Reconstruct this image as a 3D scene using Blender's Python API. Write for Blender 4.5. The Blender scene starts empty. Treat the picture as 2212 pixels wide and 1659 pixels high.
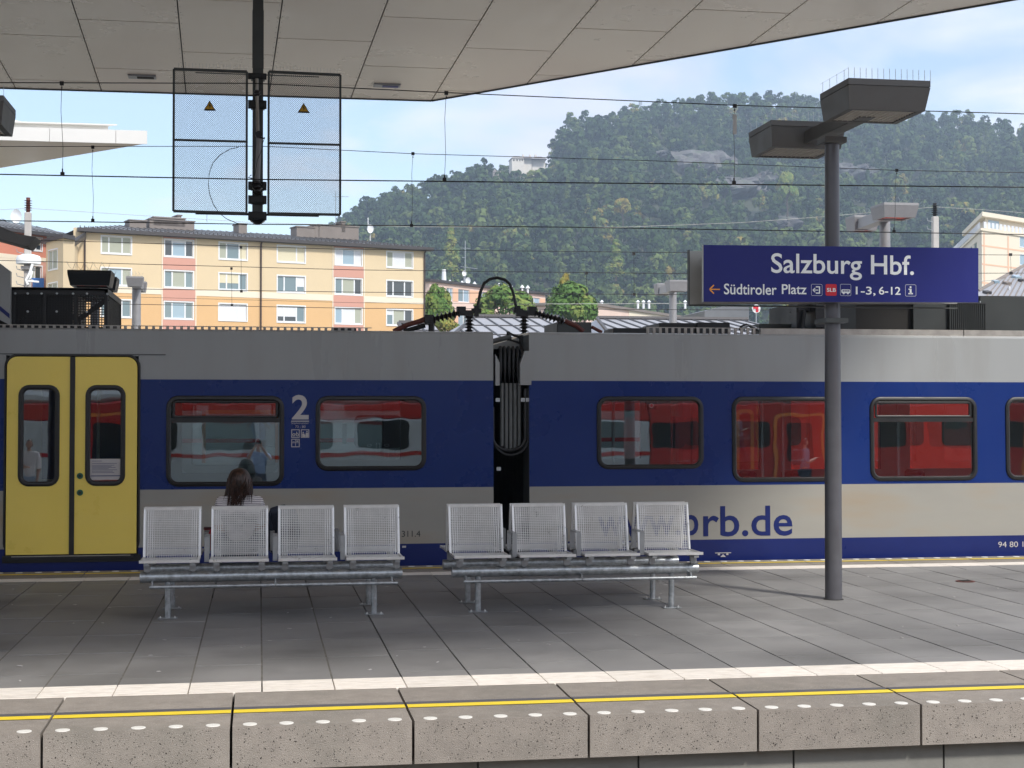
import bpy, bmesh, math, random
import numpy as np
from mathutils import Vector, Matrix, noise as mnoise
random.seed(7); rng = np.random.default_rng(11)
R = random.uniform
sc = bpy.context.scene
COL = sc.collection
# ------------------------------------------------------------------ camera
F, CX, CY, EYE = 3323.0, 1106.0, 829.5, 1.6          # measured on a 2212 x 1659 copy of the photograph
TH = math.atan(60.5 / F); PS = math.atan(546 * math.cos(TH) / F)
fwd = np.array([math.sin(PS) * math.cos(TH), math.cos(PS) * math.cos(TH), math.sin(TH)])
rgt = np.array([math.cos(PS), -math.sin(PS), 0.0]); upv = np.cross(rgt, fwd)
HAZE = 0.00042
CAM = np.array([0, 0, EYE])
cd = bpy.data.cameras.new('camera'); co = bpy.data.objects.new('camera', cd); COL.objects.link(co)
cd.sensor_width = 36.0; cd.lens = 36.0 * F / 2212.0; cd.clip_start = 0.05; cd.clip_end = 6000
co.matrix_world = Matrix(((rgt[0], upv[0], -fwd[0], 0), (rgt[1], upv[1], -fwd[1], 0), (rgt[2], upv[2], -fwd[2], EYE), (0, 0, 0, 1)))
sc.camera = co
# ------------------------------------------------------------------ light
SUN = Vector((0.34, -0.62, 0.70)).normalized()
w = bpy.data.worlds.new("World"); sc.world = w; w.use_nodes = True
nt = w.node_tree; N = nt.nodes; L = nt.links
for n in list(N): N.remove(n)
out = N.new('ShaderNodeOutputWorld'); bg = N.new('ShaderNodeBackground'); L.new(bg.outputs[0], out.inputs[0])
sky = N.new('ShaderNodeTexSky'); sky.sky_type = 'NISHITA'; sky.sun_disc = False
sky.sun_elevation = math.asin(SUN.z); sky.sun_rotation = math.atan2(SUN.x, SUN.y); sky.air_density = 1.0; sky.dust_density = 1.2
scl = N.new('ShaderNodeVectorMath'); scl.operation = 'SCALE'; scl.inputs['Scale'].default_value = 0.115
L.new(sky.outputs[0], scl.inputs[0])
tc = N.new('ShaderNodeTexCoord'); mp = N.new('ShaderNodeMapping'); L.new(tc.outputs['Generated'], mp.inputs[0])
mp.inputs['Scale'].default_value = (1.0, 1.0, 2.6); mp.inputs['Location'].default_value = (0.35, 0.1, 0.2)
nz = N.new('ShaderNodeTexNoise'); nz.inputs['Scale'].default_value = 5.5; nz.inputs['Detail'].default_value = 9; nz.inputs['Roughness'].default_value = 0.52
nz.inputs['Distortion'].default_value = 0.35
L.new(mp.outputs[0], nz.inputs['Vector'])
cr = N.new('ShaderNodeValToRGB'); cr.color_ramp.elements[0].position = 0.40; cr.color_ramp.elements[1].position = 0.54
cr.color_ramp.elements[0].color = (0.12, 0.12, 0.12, 1); cr.color_ramp.elements[1].color = (1, 1, 1, 1)
L.new(nz.outputs[0], cr.inputs[0])
nz2 = N.new('ShaderNodeTexNoise'); nz2.inputs['Scale'].default_value = 4.5; nz2.inputs['Detail'].default_value = 7
L.new(mp.outputs[0], nz2.inputs['Vector'])
cc = N.new('ShaderNodeValToRGB'); cc.color_ramp.elements[0].position = 0.3; cc.color_ramp.elements[1].position = 0.7
cc.color_ramp.elements[0].color = (0.37, 0.42, 0.53, 1); cc.color_ramp.elements[1].color = (0.64, 0.65, 0.68, 1)
L.new(nz2.outputs[0], cc.inputs[0])
mx = N.new('ShaderNodeMix'); mx.data_type = 'RGBA'
# a break in the cloud above the left end of the view, as in the photograph
dd_ = N.new('ShaderNodeVectorMath'); dd_.operation = 'DISTANCE'; L.new(tc.outputs['Generated'], dd_.inputs[0]); dd_.inputs[1].default_value = (-0.09, 0.985, 0.155)
mr_ = N.new('ShaderNodeMapRange'); mr_.inputs[1].default_value = 0.02; mr_.inputs[2].default_value = 0.26; mr_.inputs[3].default_value = 0.22; mr_.inputs[4].default_value = -0.05; L.new(dd_.outputs['Value'], mr_.inputs[0])
sb_ = N.new('ShaderNodeMath'); sb_.operation = 'SUBTRACT'; L.new(nz.outputs[0], sb_.inputs[0]); L.new(mr_.outputs[0], sb_.inputs[1]); L.new(sb_.outputs[0], cr.inputs[0])
L.new(cr.outputs[0], mx.inputs[0]); L.new(scl.outputs[0], mx.inputs[6]); L.new(cc.outputs[0], mx.inputs[7])
L.new(mx.outputs[2], bg.inputs[0]); bg.inputs[1].default_value = 1.0
sd = bpy.data.lights.new('sun', 'SUN'); sd.energy = 1.65; sd.angle = math.radians(7.0); sd.color = (1, 0.95, 0.87)
so = bpy.data.objects.new('sun', sd); COL.objects.link(so); so.rotation_euler = (-SUN).to_track_quat('-Z', 'Y').to_euler()
sc.view_settings.view_transform = 'Standard'; sc.view_settings.look = 'None'; sc.view_settings.exposure = 1.15; sc.view_settings.gamma = 1.0
sc.render.engine = 'CYCLES'; sc.cycles.max_bounces = 7; sc.cycles.transparent_max_bounces = 24; sc.cycles.use_denoising = True
sc.cycles.volume_bounces = 0
sc.cycles.caustics_reflective = False; sc.cycles.caustics_refractive = False
# ------------------------------------------------------------------ measuring helpers
def ray(u, v): return fwd * F + rgt * (u - CX) - upv * (v - CY)
def P(u, v, Y):                      # point of the place seen at (u, v) on the upright plane at distance Y
    d = ray(u, v); return Vector(CAM + d * (Y / d[1]))
def G(u, v, z=0.0):                  # point seen at (u, v) at height z
    d = ray(u, v); return Vector(CAM + d * ((z - EYE) / d[2]))
def onplane(u, v, p0, n):
    d = ray(u, v); t = np.dot(np.array(p0) - CAM, n) / np.dot(d, n); return Vector(CAM + d * t)
# ------------------------------------------------------------------ materials
def mat(name, col, rough=0.6, metal=0.0, var=0.0, vs=4.0, bump=0.0, bs=60.0, spec=0.5, stain=None, ss=1.0, coat=0.0, rnd=0.0, emit=None, stretch=(1, 1, 1), speck=None, sps=180.0, spt=0.68):
    m = bpy.data.materials.new(name); m.use_nodes = True; t = m.node_tree; n = t.nodes; l = t.links
    b = n['Principled BSDF']; b.inputs['Roughness'].default_value = rough; b.inputs['Metallic'].default_value = metal
    b.inputs['Specular IOR Level'].default_value = spec; b.inputs['Coat Weight'].default_value = coat
    base = n.new('ShaderNodeRGB'); base.outputs[0].default_value = (*col, 1); cur = base.outputs[0]
    tcn = n.new('ShaderNodeNewGeometry'); mpn = n.new('ShaderNodeMapping'); mpn.inputs['Scale'].default_value = stretch
    l.new(tcn.outputs['Position'], mpn.inputs[0]); vec = mpn.outputs[0]
    if var > 0:
        a = n.new('ShaderNodeTexNoise'); a.inputs['Scale'].default_value = vs; a.inputs['Detail'].default_value = 8; a.inputs['Roughness'].default_value = 0.62
        l.new(vec, a.inputs['Vector'])
        r = n.new('ShaderNodeMapRange'); r.inputs[1].default_value = 0.3; r.inputs[2].default_value = 0.7; r.inputs[3].default_value = 1 - var; r.inputs[4].default_value = 1 + var
        l.new(a.outputs[0], r.inputs[0])
        h = n.new('ShaderNodeVectorMath'); h.operation = 'SCALE'; l.new(cur, h.inputs[0]); l.new(r.outputs[0], h.inputs['Scale']); cur = h.outputs[0]
        rr = n.new('ShaderNodeMapRange'); rr.inputs[1].default_value = 0.3; rr.inputs[2].default_value = 0.7
        rr.inputs[3].default_value = max(0.02, rough - 0.08); rr.inputs[4].default_value = min(1, rough + 0.08)
        l.new(a.outputs[0], rr.inputs[0]); l.new(rr.outputs[0], b.inputs['Roughness'])
    if stain is not None:
        a = n.new('ShaderNodeTexNoise'); a.inputs['Scale'].default_value = ss; a.inputs['Detail'].default_value = 6
        l.new(vec, a.inputs['Vector'])
        r = n.new('ShaderNodeMapRange'); r.inputs[1].default_value = 0.5; r.inputs[2].default_value = 0.72; r.inputs[3].default_value = 0; r.inputs[4].default_value = stain[3]
        l.new(a.outputs[0], r.inputs[0])
        h = n.new('ShaderNodeMix'); h.data_type = 'RGBA'; l.new(r.outputs[0], h.inputs[0]); l.new(cur, h.inputs[6]); h.inputs[7].default_value = (*stain[:3], 1); cur = h.outputs[2]
    if speck is not None:
        a = n.new('ShaderNodeTexNoise'); a.inputs['Scale'].default_value = sps; a.inputs['Detail'].default_value = 2
        l.new(vec, a.inputs['Vector'])
        r = n.new('ShaderNodeMapRange'); r.inputs[1].default_value = spt; r.inputs[2].default_value = spt + 0.04
        l.new(a.outputs[0], r.inputs[0])
        h = n.new('ShaderNodeMix'); h.data_type = 'RGBA'; l.new(r.outputs[0], h.inputs[0]); l.new(cur, h.inputs[6]); h.inputs[7].default_value = (*speck, 1); cur = h.outputs[2]
    if rnd > 0:
        oi = n.new('ShaderNodeObjectInfo'); r = n.new('ShaderNodeMapRange'); r.inputs[3].default_value = 1 - rnd; r.inputs[4].default_value = 1 + rnd
        l.new(oi.outputs['Random'], r.inputs[0])
        h = n.new('ShaderNodeVectorMath'); h.operation = 'SCALE'; l.new(cur, h.inputs[0]); l.new(r.outputs[0], h.inputs['Scale']); cur = h.outputs[0]
    l.new(cur, b.inputs['Base Color'])
    if bump > 0:
        a = n.new('ShaderNodeTexNoise'); a.inputs['Scale'].default_value = bs; a.inputs['Detail'].default_value = 4
        l.new(vec, a.inputs['Vector']); bp = n.new('ShaderNodeBump'); bp.inputs['Strength'].default_value = bump; bp.inputs['Distance'].default_value = 0.01
        l.new(a.outputs[0], bp.inputs['Height']); l.new(bp.outputs[0], b.inputs['Normal'])
    return m
def glassmat(name, tint, refl, rough=0.0):
    m = bpy.data.materials.new(name); m.use_nodes = True; t = m.node_tree; n = t.nodes; l = t.links
    for x in list(n): n.remove(x)
    o = n.new('ShaderNodeOutputMaterial'); tr = n.new('ShaderNodeBsdfTransparent'); tr.inputs[0].default_value = (*tint, 1)
    g = n.new('ShaderNodeBsdfGlossy'); g.inputs['Roughness'].default_value = rough; g.inputs[0].default_value = (0.95, 0.97, 1, 1)
    lw = n.new('ShaderNodeLayerWeight'); lw.inputs[0].default_value = 0.25
    mr = n.new('ShaderNodeMapRange'); mr.inputs[3].default_value = refl; mr.inputs[4].default_value = 0.95; l.new(lw.outputs['Fresnel'], mr.inputs[0])
    nz = n.new('ShaderNodeTexNoise'); nz.inputs['Scale'].default_value = 1.6; tcn = n.new('ShaderNodeTexCoord'); l.new(tcn.outputs['Object'], nz.inputs['Vector'])
    bp = n.new('ShaderNodeBump'); bp.inputs['Strength'].default_value = 0.045; bp.inputs['Distance'].default_value = 0.02
    l.new(nz.outputs[0], bp.inputs['Height']); l.new(bp.outputs[0], g.inputs['Normal'])
    mxs = n.new('ShaderNodeMixShader'); l.new(mr.outputs[0], mxs.inputs[0]); l.new(tr.outputs[0], mxs.inputs[1]); l.new(g.outputs[0], mxs.inputs[2])
    l.new(mxs.outputs[0], o.inputs[0]); return m
M = {}
M['tile'] = mat('dark concrete paver', (0.265, 0.26, 0.257), 0.55, var=0.16, vs=3.0, bump=0.25, bs=140, rnd=0.10, stain=(0.09, 0.088, 0.085, 0.75), ss=0.75, speck=(0.34, 0.33, 0.32), sps=220, spt=0.7)
M['joint'] = mat('joint sand', (0.03, 0.028, 0.026), 0.95, var=0.4, vs=8)
M['jointdirt'] = mat('pale joint filling', (0.16, 0.15, 0.135), 0.95, var=0.4, vs=20)
M['strip'] = mat('white grooved strip', (0.84, 0.79, 0.73), 0.65, var=0.10, vs=9, rnd=0.05, stain=(0.60, 0.54, 0.47, 0.6), ss=7, stretch=(1, 4, 1))
M['block'] = mat('washed concrete', (0.30, 0.27, 0.24), 0.8, var=0.14, vs=9, bump=0.5, bs=180, rnd=0.07, stain=(0.20, 0.19, 0.165, 0.6), ss=1.7, speck=(0.45, 0.41, 0.38), sps=160, spt=0.63)
M['pit'] = mat('dark pit', (0.03, 0.025, 0.022), 0.9)
M['wallc'] = mat('cast concrete', (0.24, 0.24, 0.22), 0.85, var=0.15, vs=2, bump=0.2, bs=60, stain=(0.14, 0.14, 0.12, 0.6), ss=1.2)
M['yline'] = mat('yellow line paint', (0.95, 0.72, 0.05), 0.5, var=0.06, vs=14)
M['gline'] = mat('grey guide line', (0.11, 0.11, 0.125), 0.6, var=0.1, vs=12)
M['dot'] = mat('white stud', (0.85, 0.84, 0.80), 0.5, var=0.05, vs=30)
M['ballast'] = mat('ballast', (0.24, 0.22, 0.20), 0.95, var=0.5, vs=18, bump=1.0, bs=30)
M['ground'] = mat('ground', (0.17, 0.17, 0.13), 0.95, var=0.3, vs=0.05)
M['rail'] = mat('rail steel', (0.22, 0.16, 0.12), 0.45, 0.7)
M['galv'] = mat('galvanised steel', (0.44, 0.47, 0.49), 0.36, 0.72, var=0.34, vs=26, bump=0.05, bs=80)
M['wirew'] = mat('bright steel mesh', (0.80, 0.80, 0.79), 0.34, 0.5, var=0.08, vs=12)
M['steelg'] = mat('painted grey steel', (0.35, 0.36, 0.37), 0.45, 0.3, var=0.1, vs=14)
M['post'] = mat('anthracite post paint', (0.105, 0.105, 0.118), 0.42, 0.25, var=0.12, vs=6, coat=0.15)
M['lampg'] = mat('anthracite lamp housing', (0.12, 0.12, 0.118), 0.5, 0.2, var=0.08, vs=6)
M['lampl'] = mat('grey lamp housing', (0.30, 0.30, 0.31), 0.5, 0.3, var=0.08, vs=6)
M['louvre'] = mat('lamp louvre', (0.75, 0.72, 0.66), 0.35, 0.4)
M['lens'] = mat('lamp glass', (0.62, 0.58, 0.52), 0.3, 0.0)
M['lens_redrefl'] = mat('lamp glass painted red reflection', (0.85, 0.16, 0.12), 0.2, 0.1)  # red reflection of the trains painted into the glass colour
M['signb'] = mat('sign blue enamel', (0.014, 0.020, 0.17), 0.45, var=0.03, vs=3, spec=.3)
M['white'] = mat('white lettering', (0.90, 0.93, 0.93), 0.5)
M['orange'] = mat('orange lettering', (1.0, 0.42, 0.04), 0.5)
M['red'] = mat('red enamel', (0.62, 0.012, 0.03), 0.45)
M['case'] = mat('sign casing', (0.40, 0.40, 0.38), 0.4, 0.5, var=0.1, vs=4)
M['tgrey'] = mat('train grey paint', (0.33, 0.345, 0.35), 0.3, var=0.02, vs=0.6, coat=0.1, stain=(0.22, 0.20, 0.17, 0.16), ss=2.2, stretch=(2.0, 1, .25))
M['tblue'] = mat('train blue paint', (0.004, 0.026, 0.16), 0.28, var=0.02, vs=1.2, spec=0.35)
M['tcream'] = mat('train beige paint', (0.335, 0.328, 0.30), 0.36, var=0.05, vs=1.3, stain=(0.34, 0.24, 0.13, 0.55), ss=1.3, stretch=(0.5, 1, 2.0))
M['tdark'] = mat('train dark blue paint', (0.008, 0.019, 0.13), 0.35, var=0.1, vs=2, spec=.35)
M['tyel'] = mat('yellow door paint', (0.98, 0.76, 0.15), 0.33, var=0.03, vs=1.5, coat=0.2)
M['rubber'] = mat('black rubber', (0.012, 0.012, 0.013), 0.42, var=0.2, vs=8)
M['black'] = mat('black paint', (0.016, 0.017, 0.019), 0.5, 0.1, var=0.2, vs=5)
M['dgrey'] = mat('dark grey paint', (0.07, 0.078, 0.078), 0.55, 0.1, var=0.15, vs=3)
M['hose'] = mat('grey hose', (0.14, 0.15, 0.15), 0.55, var=0.15, vs=10)
M['alum'] = mat('aluminium edge', (0.38, 0.36, 0.33), 0.4, 0.5, var=0.15, vs=10)
M['rust'] = mat('red brown cable', (0.13, 0.035, 0.025), 0.5)
M['insul'] = mat('brown insulator', (0.022, 0.017, 0.016), 0.3)
M['inner'] = mat('interior lining', (0.42, 0.45, 0.45), 0.6)
M['ifloor'] = mat('interior floor', (0.08, 0.08, 0.09), 0.7)
M['seatf'] = mat('blue seat fabric', (0.03, 0.04, 0.09), 0.9)
M['seatr'] = mat('red seat fabric', (0.16, 0.03, 0.03), 0.9)
M['paper'] = mat('paper', (0.52, 0.50, 0.50), 0.7)
M['ink'] = mat('print', (0.03, 0.03, 0.035), 0.7)
M['green'] = mat('green button', (0.012, 0.12, 0.075), 0.35)
M['glass'] = glassmat('tinted window glass', (0.70, 0.82, 0.83), 0.22)
M['glassd'] = glassmat('dark window glass', (0.10, 0.12, 0.13), 0.16)
M['canopy'] = mat('canopy soffit panel', (0.68, 0.58, 0.48), 0.3, 0.0, var=0.025, vs=0.35, rnd=0.03, stain=(0.58, 0.45, 0.40, 0.35), ss=0.25)
M['canwh'] = mat('white canopy cladding', (0.76, 0.75, 0.72), 0.5, var=0.04, vs=1.0)
M['gap'] = mat('dark gap', (0.03, 0.028, 0.025), 0.8)
M['wire'] = mat('overhead wire', (0.02, 0.018, 0.018), 0.5, 0.3)
M['wirel'] = mat('pale wire', (0.42, 0.42, 0.40), 0.5)
M['porc'] = mat('pale insulator', (0.5, 0.5, 0.5), 0.4)
M['conc'] = mat('mast concrete', (0.45, 0.43, 0.41), 0.85, var=0.1, vs=2)
M['warn'] = mat('yellow warning plate', (0.62, 0.34, 0.01), 0.5)
# ------------------------------------------------------------------ mesh builder
ORG = {}
class MB:
    def __init__(s): s.v = []; s.f = []; s.m = []
    def q(s, pts, mi=0):
        b = len(s.v); s.v += [tuple(p) for p in pts]; s.f.append(tuple(range(b, b + len(pts)))); s.m.append(mi); return s
    def hexa(s, p, mi=0):            # 8 corners: bottom ring then top ring
        b = len(s.v); s.v += [tuple(x) for x in p]
        for f in ((0, 3, 2, 1), (4, 5, 6, 7), (0, 1, 5, 4), (1, 2, 6, 5), (2, 3, 7, 6), (3, 0, 4, 7)):
            s.f.append(tuple(b + i for i in f)); s.m.append(mi)
        return s
    def box(s, x0, x1, y0, y1, z0, z1, mi=0):
        return s.hexa([(x0, y0, z0), (x1, y0, z0), (x1, y1, z0), (x0, y1, z0), (x0, y0, z1), (x1, y0, z1), (x1, y1, z1), (x0, y1, z1)], mi)
    def obox(s, c, ax, ay, az, mi=0):  # centre and three half-axis vectors
        c = Vector(c); ax = Vector(ax); ay = Vector(ay); az = Vector(az)
        return s.hexa([c - ax - ay - az, c + ax - ay - az, c + ax + ay - az, c - ax + ay - az, c - ax - ay + az, c + ax - ay + az, c + ax + ay + az, c - ax + ay + az], mi)
    def tube(s, pts, r, n=8, mi=0, cap=True):
        pts = [Vector(p) for p in pts]; rs = r if isinstance(r, (list, tuple)) else [r] * len(pts)
        rings = []; ref = None
        for i, p in enumerate(pts):
            d = (pts[min(i + 1, len(pts) - 1)] - pts[max(i - 1, 0)]).normalized()
            if ref is None: ref = Vector((0, 0, 1)) if abs(d.z) < 0.9 else Vector((0, 1, 0))
            a = d.cross(ref).normalized(); b2 = d.cross(a).normalized(); ref = -b2 if False else ref
            b = len(s.v)
            for k in range(n):
                t = 2 * math.pi * k / n; s.v.append(tuple(p + a * (rs[i] * math.cos(t)) + b2 * (rs[i] * math.sin(t))))
            rings.append(b)
        for i in range(len(rings) - 1):
            for k in range(n):
                s.f.append((rings[i] + k, rings[i] + (k + 1) % n, rings[i + 1] + (k + 1) % n, rings[i + 1] + k)); s.m.append(mi)
        if cap:
            s.f.append(tuple(rings[0] + k for k in range(n))); s.m.append(mi)
            s.f.append(tuple(rings[-1] + n - 1 - k for k in range(n))); s.m.append(mi)
        return s
    def lathe(s, c, prof, n=10, axis='z', mi=0):
        c = Vector(c); rings = []
        for (r, h) in prof:
            b = len(s.v); rings.append(b)
            for k in range(n):
                t = 2 * math.pi * k / n; x, y = r * math.cos(t), r * math.sin(t)
                s.v.append(tuple(c + (Vector((x, y, h)) if axis == 'z' else Vector((x, h, y)) if axis == 'y' else Vector((h, x, y)))))
        for i in range(len(rings) - 1):
            for k in range(n):
                s.f.append((rings[i] + k, rings[i] + (k + 1) % n, rings[i + 1] + (k + 1) % n, rings[i + 1] + k)); s.m.append(mi)
        s.f.append(tuple(rings[0] + n - 1 - k for k in range(n))); s.m.append(mi); s.f.append(tuple(rings[-1] + k for k in range(n))); s.m.append(mi)
        return s
    def prism(s, poly, y0, y1, mi=0):   # poly of (x, z) pushed along y
        n = len(poly); b = len(s.v)
        s.v += [(x, y0, z) for x, z in poly] + [(x, y1, z) for x, z in poly]
        s.f.append(tuple(b + i for i in range(n))); s.m.append(mi); s.f.append(tuple(b + 2 * n - 1 - i for i in range(n))); s.m.append(mi)
        for i in range(n): s.f.append((b + i, b + n + i, b + n + (i + 1) % n, b + (i + 1) % n)); s.m.append(mi)
        return s
    def build(s, name, mats, parent=None, kind=None, smooth=False, fn=None, loc=None, bevel=0):
        me = bpy.data.meshes.new(name)
        o = Vector((0, 0, 0)); 
        p = parent
        if parent is not None: o = ORG[parent.name]
        if loc is not None: o = Vector(loc)
        vs = [fn(*x) for x in s.v] if fn else s.v
        me.from_pydata([(x[0] - o.x, x[1] - o.y, x[2] - o.z) for x in vs], [], s.f)
        for m_ in (mats if isinstance(mats, (list, tuple)) else [mats]): me.materials.append(m_)
        if any(s.m): me.polygons.foreach_set('material_index', s.m)
        bm = bmesh.new(); bm.from_mesh(me); bmesh.ops.recalc_face_normals(bm, faces=bm.faces)
        if bevel: bmesh.ops.bevel(bm, geom=bm.edges[:], offset=bevel, segments=1, affect='EDGES')
        bm.to_mesh(me); bm.free()
        if smooth:
            me.shade_auto_smooth if False else None
            me.polygons.foreach_set('use_smooth', [True] * len(me.polygons))
            try: me.set_sharp_from_angle(angle=math.radians(40))
            except Exception: pass
        ob = bpy.data.objects.new(name, me); COL.objects.link(ob)
        if parent is not None:
            ob.parent = parent; ORG[ob.name] = ORG[parent.name].copy()
            if loc is not None: ob.location = Vector(loc) - ORG[parent.name]; ORG[ob.name] = Vector(loc)
        else:
            ob.location = o; ORG[ob.name] = o
        if kind: ob['kind'] = kind
        return ob
def tag(o, label, cat, group=None):
    o['label'] = label; o['category'] = cat
    if group: o['group'] = group
    return o
def thing(name, label, cat, loc=(0, 0, 0), group=None):
    o = bpy.data.objects.new(name, None); COL.objects.link(o); o.location = loc; o.empty_display_size = 0.2; ORG[o.name] = Vector(loc)
    return tag(o, label, cat, group)
def inst(src, loc, parent, name=None):      # another object sharing src's mesh, at world loc
    o = src.copy(); COL.objects.link(o)
    if name: o.name = name
    o.parent = parent; o.location = Vector(loc) - (ORG[parent.name] if parent else Vector()); ORG[o.name] = Vector(loc); return o
def kids(o): return [c for c in bpy.data.objects if c.parent == o]
def copy_tree(o, loc, label=None, parent=None):
    c = o.copy(); COL.objects.link(c); c.parent = parent
    if loc is not None: c.location = loc; ORG[c.name] = Vector(loc)
    if label: c['label'] = label
    for k in kids(o): copy_tree(k, None, None, c)
    return c
def text(body, x0, x1, z0, z1, y, m, parent, name='lettering', bold=0.0, th=0.002, outline=0.0, sub=None, mirror=False):
    c = bpy.data.curves.new('t', 'FONT'); c.body = body; c.offset = bold
    if outline: c.fill_mode = 'NONE'; c.bevel_depth = outline; c.bevel_resolution = 0; c.dimensions = '3D'
    c.resolution_u = 4
    t = bpy.data.objects.new('t', c); COL.objects.link(t); bpy.context.view_layer.update()
    me = bpy.data.meshes.new_from_object(t.evaluated_get(bpy.context.evaluated_depsgraph_get())); bpy.data.objects.remove(t)
    co_ = np.zeros(len(me.vertices) * 3); me.vertices.foreach_get('co', co_); co_ = co_.reshape(-1, 3)
    mn = co_.min(0); mxx = co_.max(0); o = ORG[parent.name]
    X = x0 + (co_[:, 0] - mn[0]) / (mxx[0] - mn[0]) * (x1 - x0); Z = z0 + (co_[:, 1] - mn[1]) / (mxx[1] - mn[1]) * (z1 - z0)
    if mirror: X = x0 + x1 - X
    Y = (np.array([y(z) for z in Z]) if callable(y) else y + 0 * X) - th
    out_ = np.stack([X - o.x, Y - o.y + 0 * X, Z - o.z], 1)
    me.vertices.foreach_set('co', out_.ravel()); me.update()
    me.materials.clear(); me.materials.append(m)
    ob = bpy.data.objects.new(name, me); COL.objects.link(ob); ob.parent = parent; ORG[ob.name] = o.copy(); return ob
def rrect(x0, x1, z0, z1, r, n=6):
    pts = []
    for cx, cz, a in ((x1 - r, z1 - r, 0), (x0 + r, z1 - r, 90), (x0 + r, z0 + r, 180), (x1 - r, z0 + r, 270)):
        for k in range(n + 1):
            t = math.radians(a + 90 * k / n); pts.append((cx + r * math.cos(t), cz + r * math.sin(t)))
    return pts
def ring(mb, loops, mi=0, closed=True):      # loops: list of lists of xyz
    b = []; n = len(loops[0])
    for lp in loops: b.append(len(mb.v)); mb.v += [tuple(p) for p in lp]
    for i in range(len(loops) - 1):
        for k in range(n): mb.f.append((b[i] + k, b[i] + (k + 1) % n, b[i + 1] + (k + 1) % n, b[i + 1] + k)); mb.m.append(mi)
def gasket(mb, x0, x1, z0, z1, r, w_, y, d=0.018, mi=0):
    def lp(o, yy): return [(x, yy, z) for x, z in rrect(x0 + o, x1 - o, z0 + o, z1 - o, max(r - o, 0.012))]
    ring(mb, [lp(0, y + 0.004), lp(0.004, y - d * 0.7), lp(0.012, y - d), lp(w_ - 0.012, y - d), lp(w_, y - d * 0.4), lp(w_, y + 0.03)], mi)
def wallgrid(mb, xs, zs, holes, pt, mi=lambda x, z: 0):
    # xs, zs sorted cuts; holes list (x0,x1,z0,z1); pt(x,z)->xyz
    xs = sorted(set([round(a, 5) for a in xs] + [round(h[i], 5) for h in holes for i in (0, 1)]))
    zs = sorted(set([round(a, 5) for a in zs] + [round(h[i], 5) for h in holes for i in (2, 3)]))
    for i in range(len(xs) - 1):
        for j in range(len(zs) - 1):
            cx, cz = (xs[i] + xs[i + 1]) / 2, (zs[j] + zs[j + 1]) / 2
            if any(h[0] < cx < h[1] and h[2] < cz < h[3] for h in holes): continue
            mb.q([pt(xs[i], zs[j]), pt(xs[i + 1], zs[j]), pt(xs[i + 1], zs[j + 1]), pt(xs[i], zs[j + 1])], mi(cx, cz))
# ================================================================== ground, tracks, platforms
g = MB().q([(-3000, -600, -0.98), (3000, -600, -0.98), (3000, 4000, -0.98), (-3000, 4000, -0.98)]).build('ground', M['ground'], kind='structure')
tb = MB().box(-60, 70, 2.0, 8.0, -0.96, -0.72).box(-60, 70, 16.1, 40, -0.96, -0.72).box(-60, 70, -9, -4.9, -0.96, -0.72).build('track_bed', M['ballast'], kind='structure')
mb = MB()
for yc in (5.0, 17.75, 22.5, -6.9):
    for s in (-0.72, 0.72): mb.box(-60, 70, yc + s - 0.035, yc + s + 0.035, -0.70, -0.56)
mb.build('rail', M['rail'], tb)
# platform with tiles
NE, FE = 8.0, 16.0
pl = MB().box(-60, 70, NE + 0.16, FE - 0.1, -0.95, -0.05).build('platform', M['joint'], kind='structure')
PITCH = 0.4165; X0 = -1.229
tl = MB(); L_ = 0.83
tl.hexa([(0.004, 0.003, -0.045), (PITCH - 0.004, 0.003, -0.045), (PITCH - 0.004, L_ - 0.003, -0.045), (0.004, L_ - 0.003, -0.045), (0.006, 0.005, 0), (PITCH - 0.006, 0.005, 0), (PITCH - 0.006, L_ - 0.005, 0), (0.006, L_ - 0.005, 0)])
proto = None
ys0, ys1 = 9.305, 15.085
offs = [0.0, 0.42, 0.2, 0.62, 0.33, 0.52]
tset = {}
def tile_at(x, y, ln):
    global proto
    key = round(ln, 2)
    if key not in tset:
        t = MB(); P2 = PITCH
        gx = 0.0035
        t.hexa([(gx, 0.002, -0.045), (P2 - gx, 0.002, -0.045), (P2 - gx, ln - 0.002, -0.045), (gx, ln - 0.002, -0.045), (gx + .002, 0.004, 0), (P2 - gx - .002, 0.010, 0), (P2 - gx - .002, ln - 0.010, 0), (gx + .002, ln - 0.010, 0)])
        o = t.build('paving_slab', M['tile'], pl, loc=None); tset[key] = o; o.location = (x, y, 0)
        return o
    return inst(tset[key], (x, y, R(-0.0012, 0.0006)), pl)
ci = 0
cnt = 0
for c in range(-8, 27):
    x = X0 + c * PITCH
    y = ys0; first = [0.83, 0.415, 0.62, 0.21][(c * 7) % 4 if c % 3 else (c * 5 + 1) % 4]
    ln = first
    while y < ys1 - 0.01:
        l2 = min(ln, ys1 - y)
        if ys1 - y - l2 < 0.12: l2 = ys1 - y
        # keep only slabs the camera can see on either side
        o = tile_at(x, y, l2); cnt += 1
        o.rotation_euler = (R(-.0012, .0012), R(-.002, .002), 0)
        y += l2; ln = 0.83
# rest of the paving outside the view, one sheet each side
MB().box(-60, X0 - 8 * PITCH - 0.004, ys0, ys1, -0.05, -0.001).box(X0 + 27 * PITCH + 0.004, 70, ys0, ys1, -0.05, -0.001).build('paving', M['tile'], pl, kind='stuff')
# pale joint filling on the left
mb = MB()
for c in range(-8, 5): mb.box(X0 + c * PITCH - 0.0055, X0 + c * PITCH + 0.0055, ys0, 13.5, -0.03, -0.0025)
mb.build('joint_filling', M['jointdirt'], pl, kind='stuff')
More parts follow.
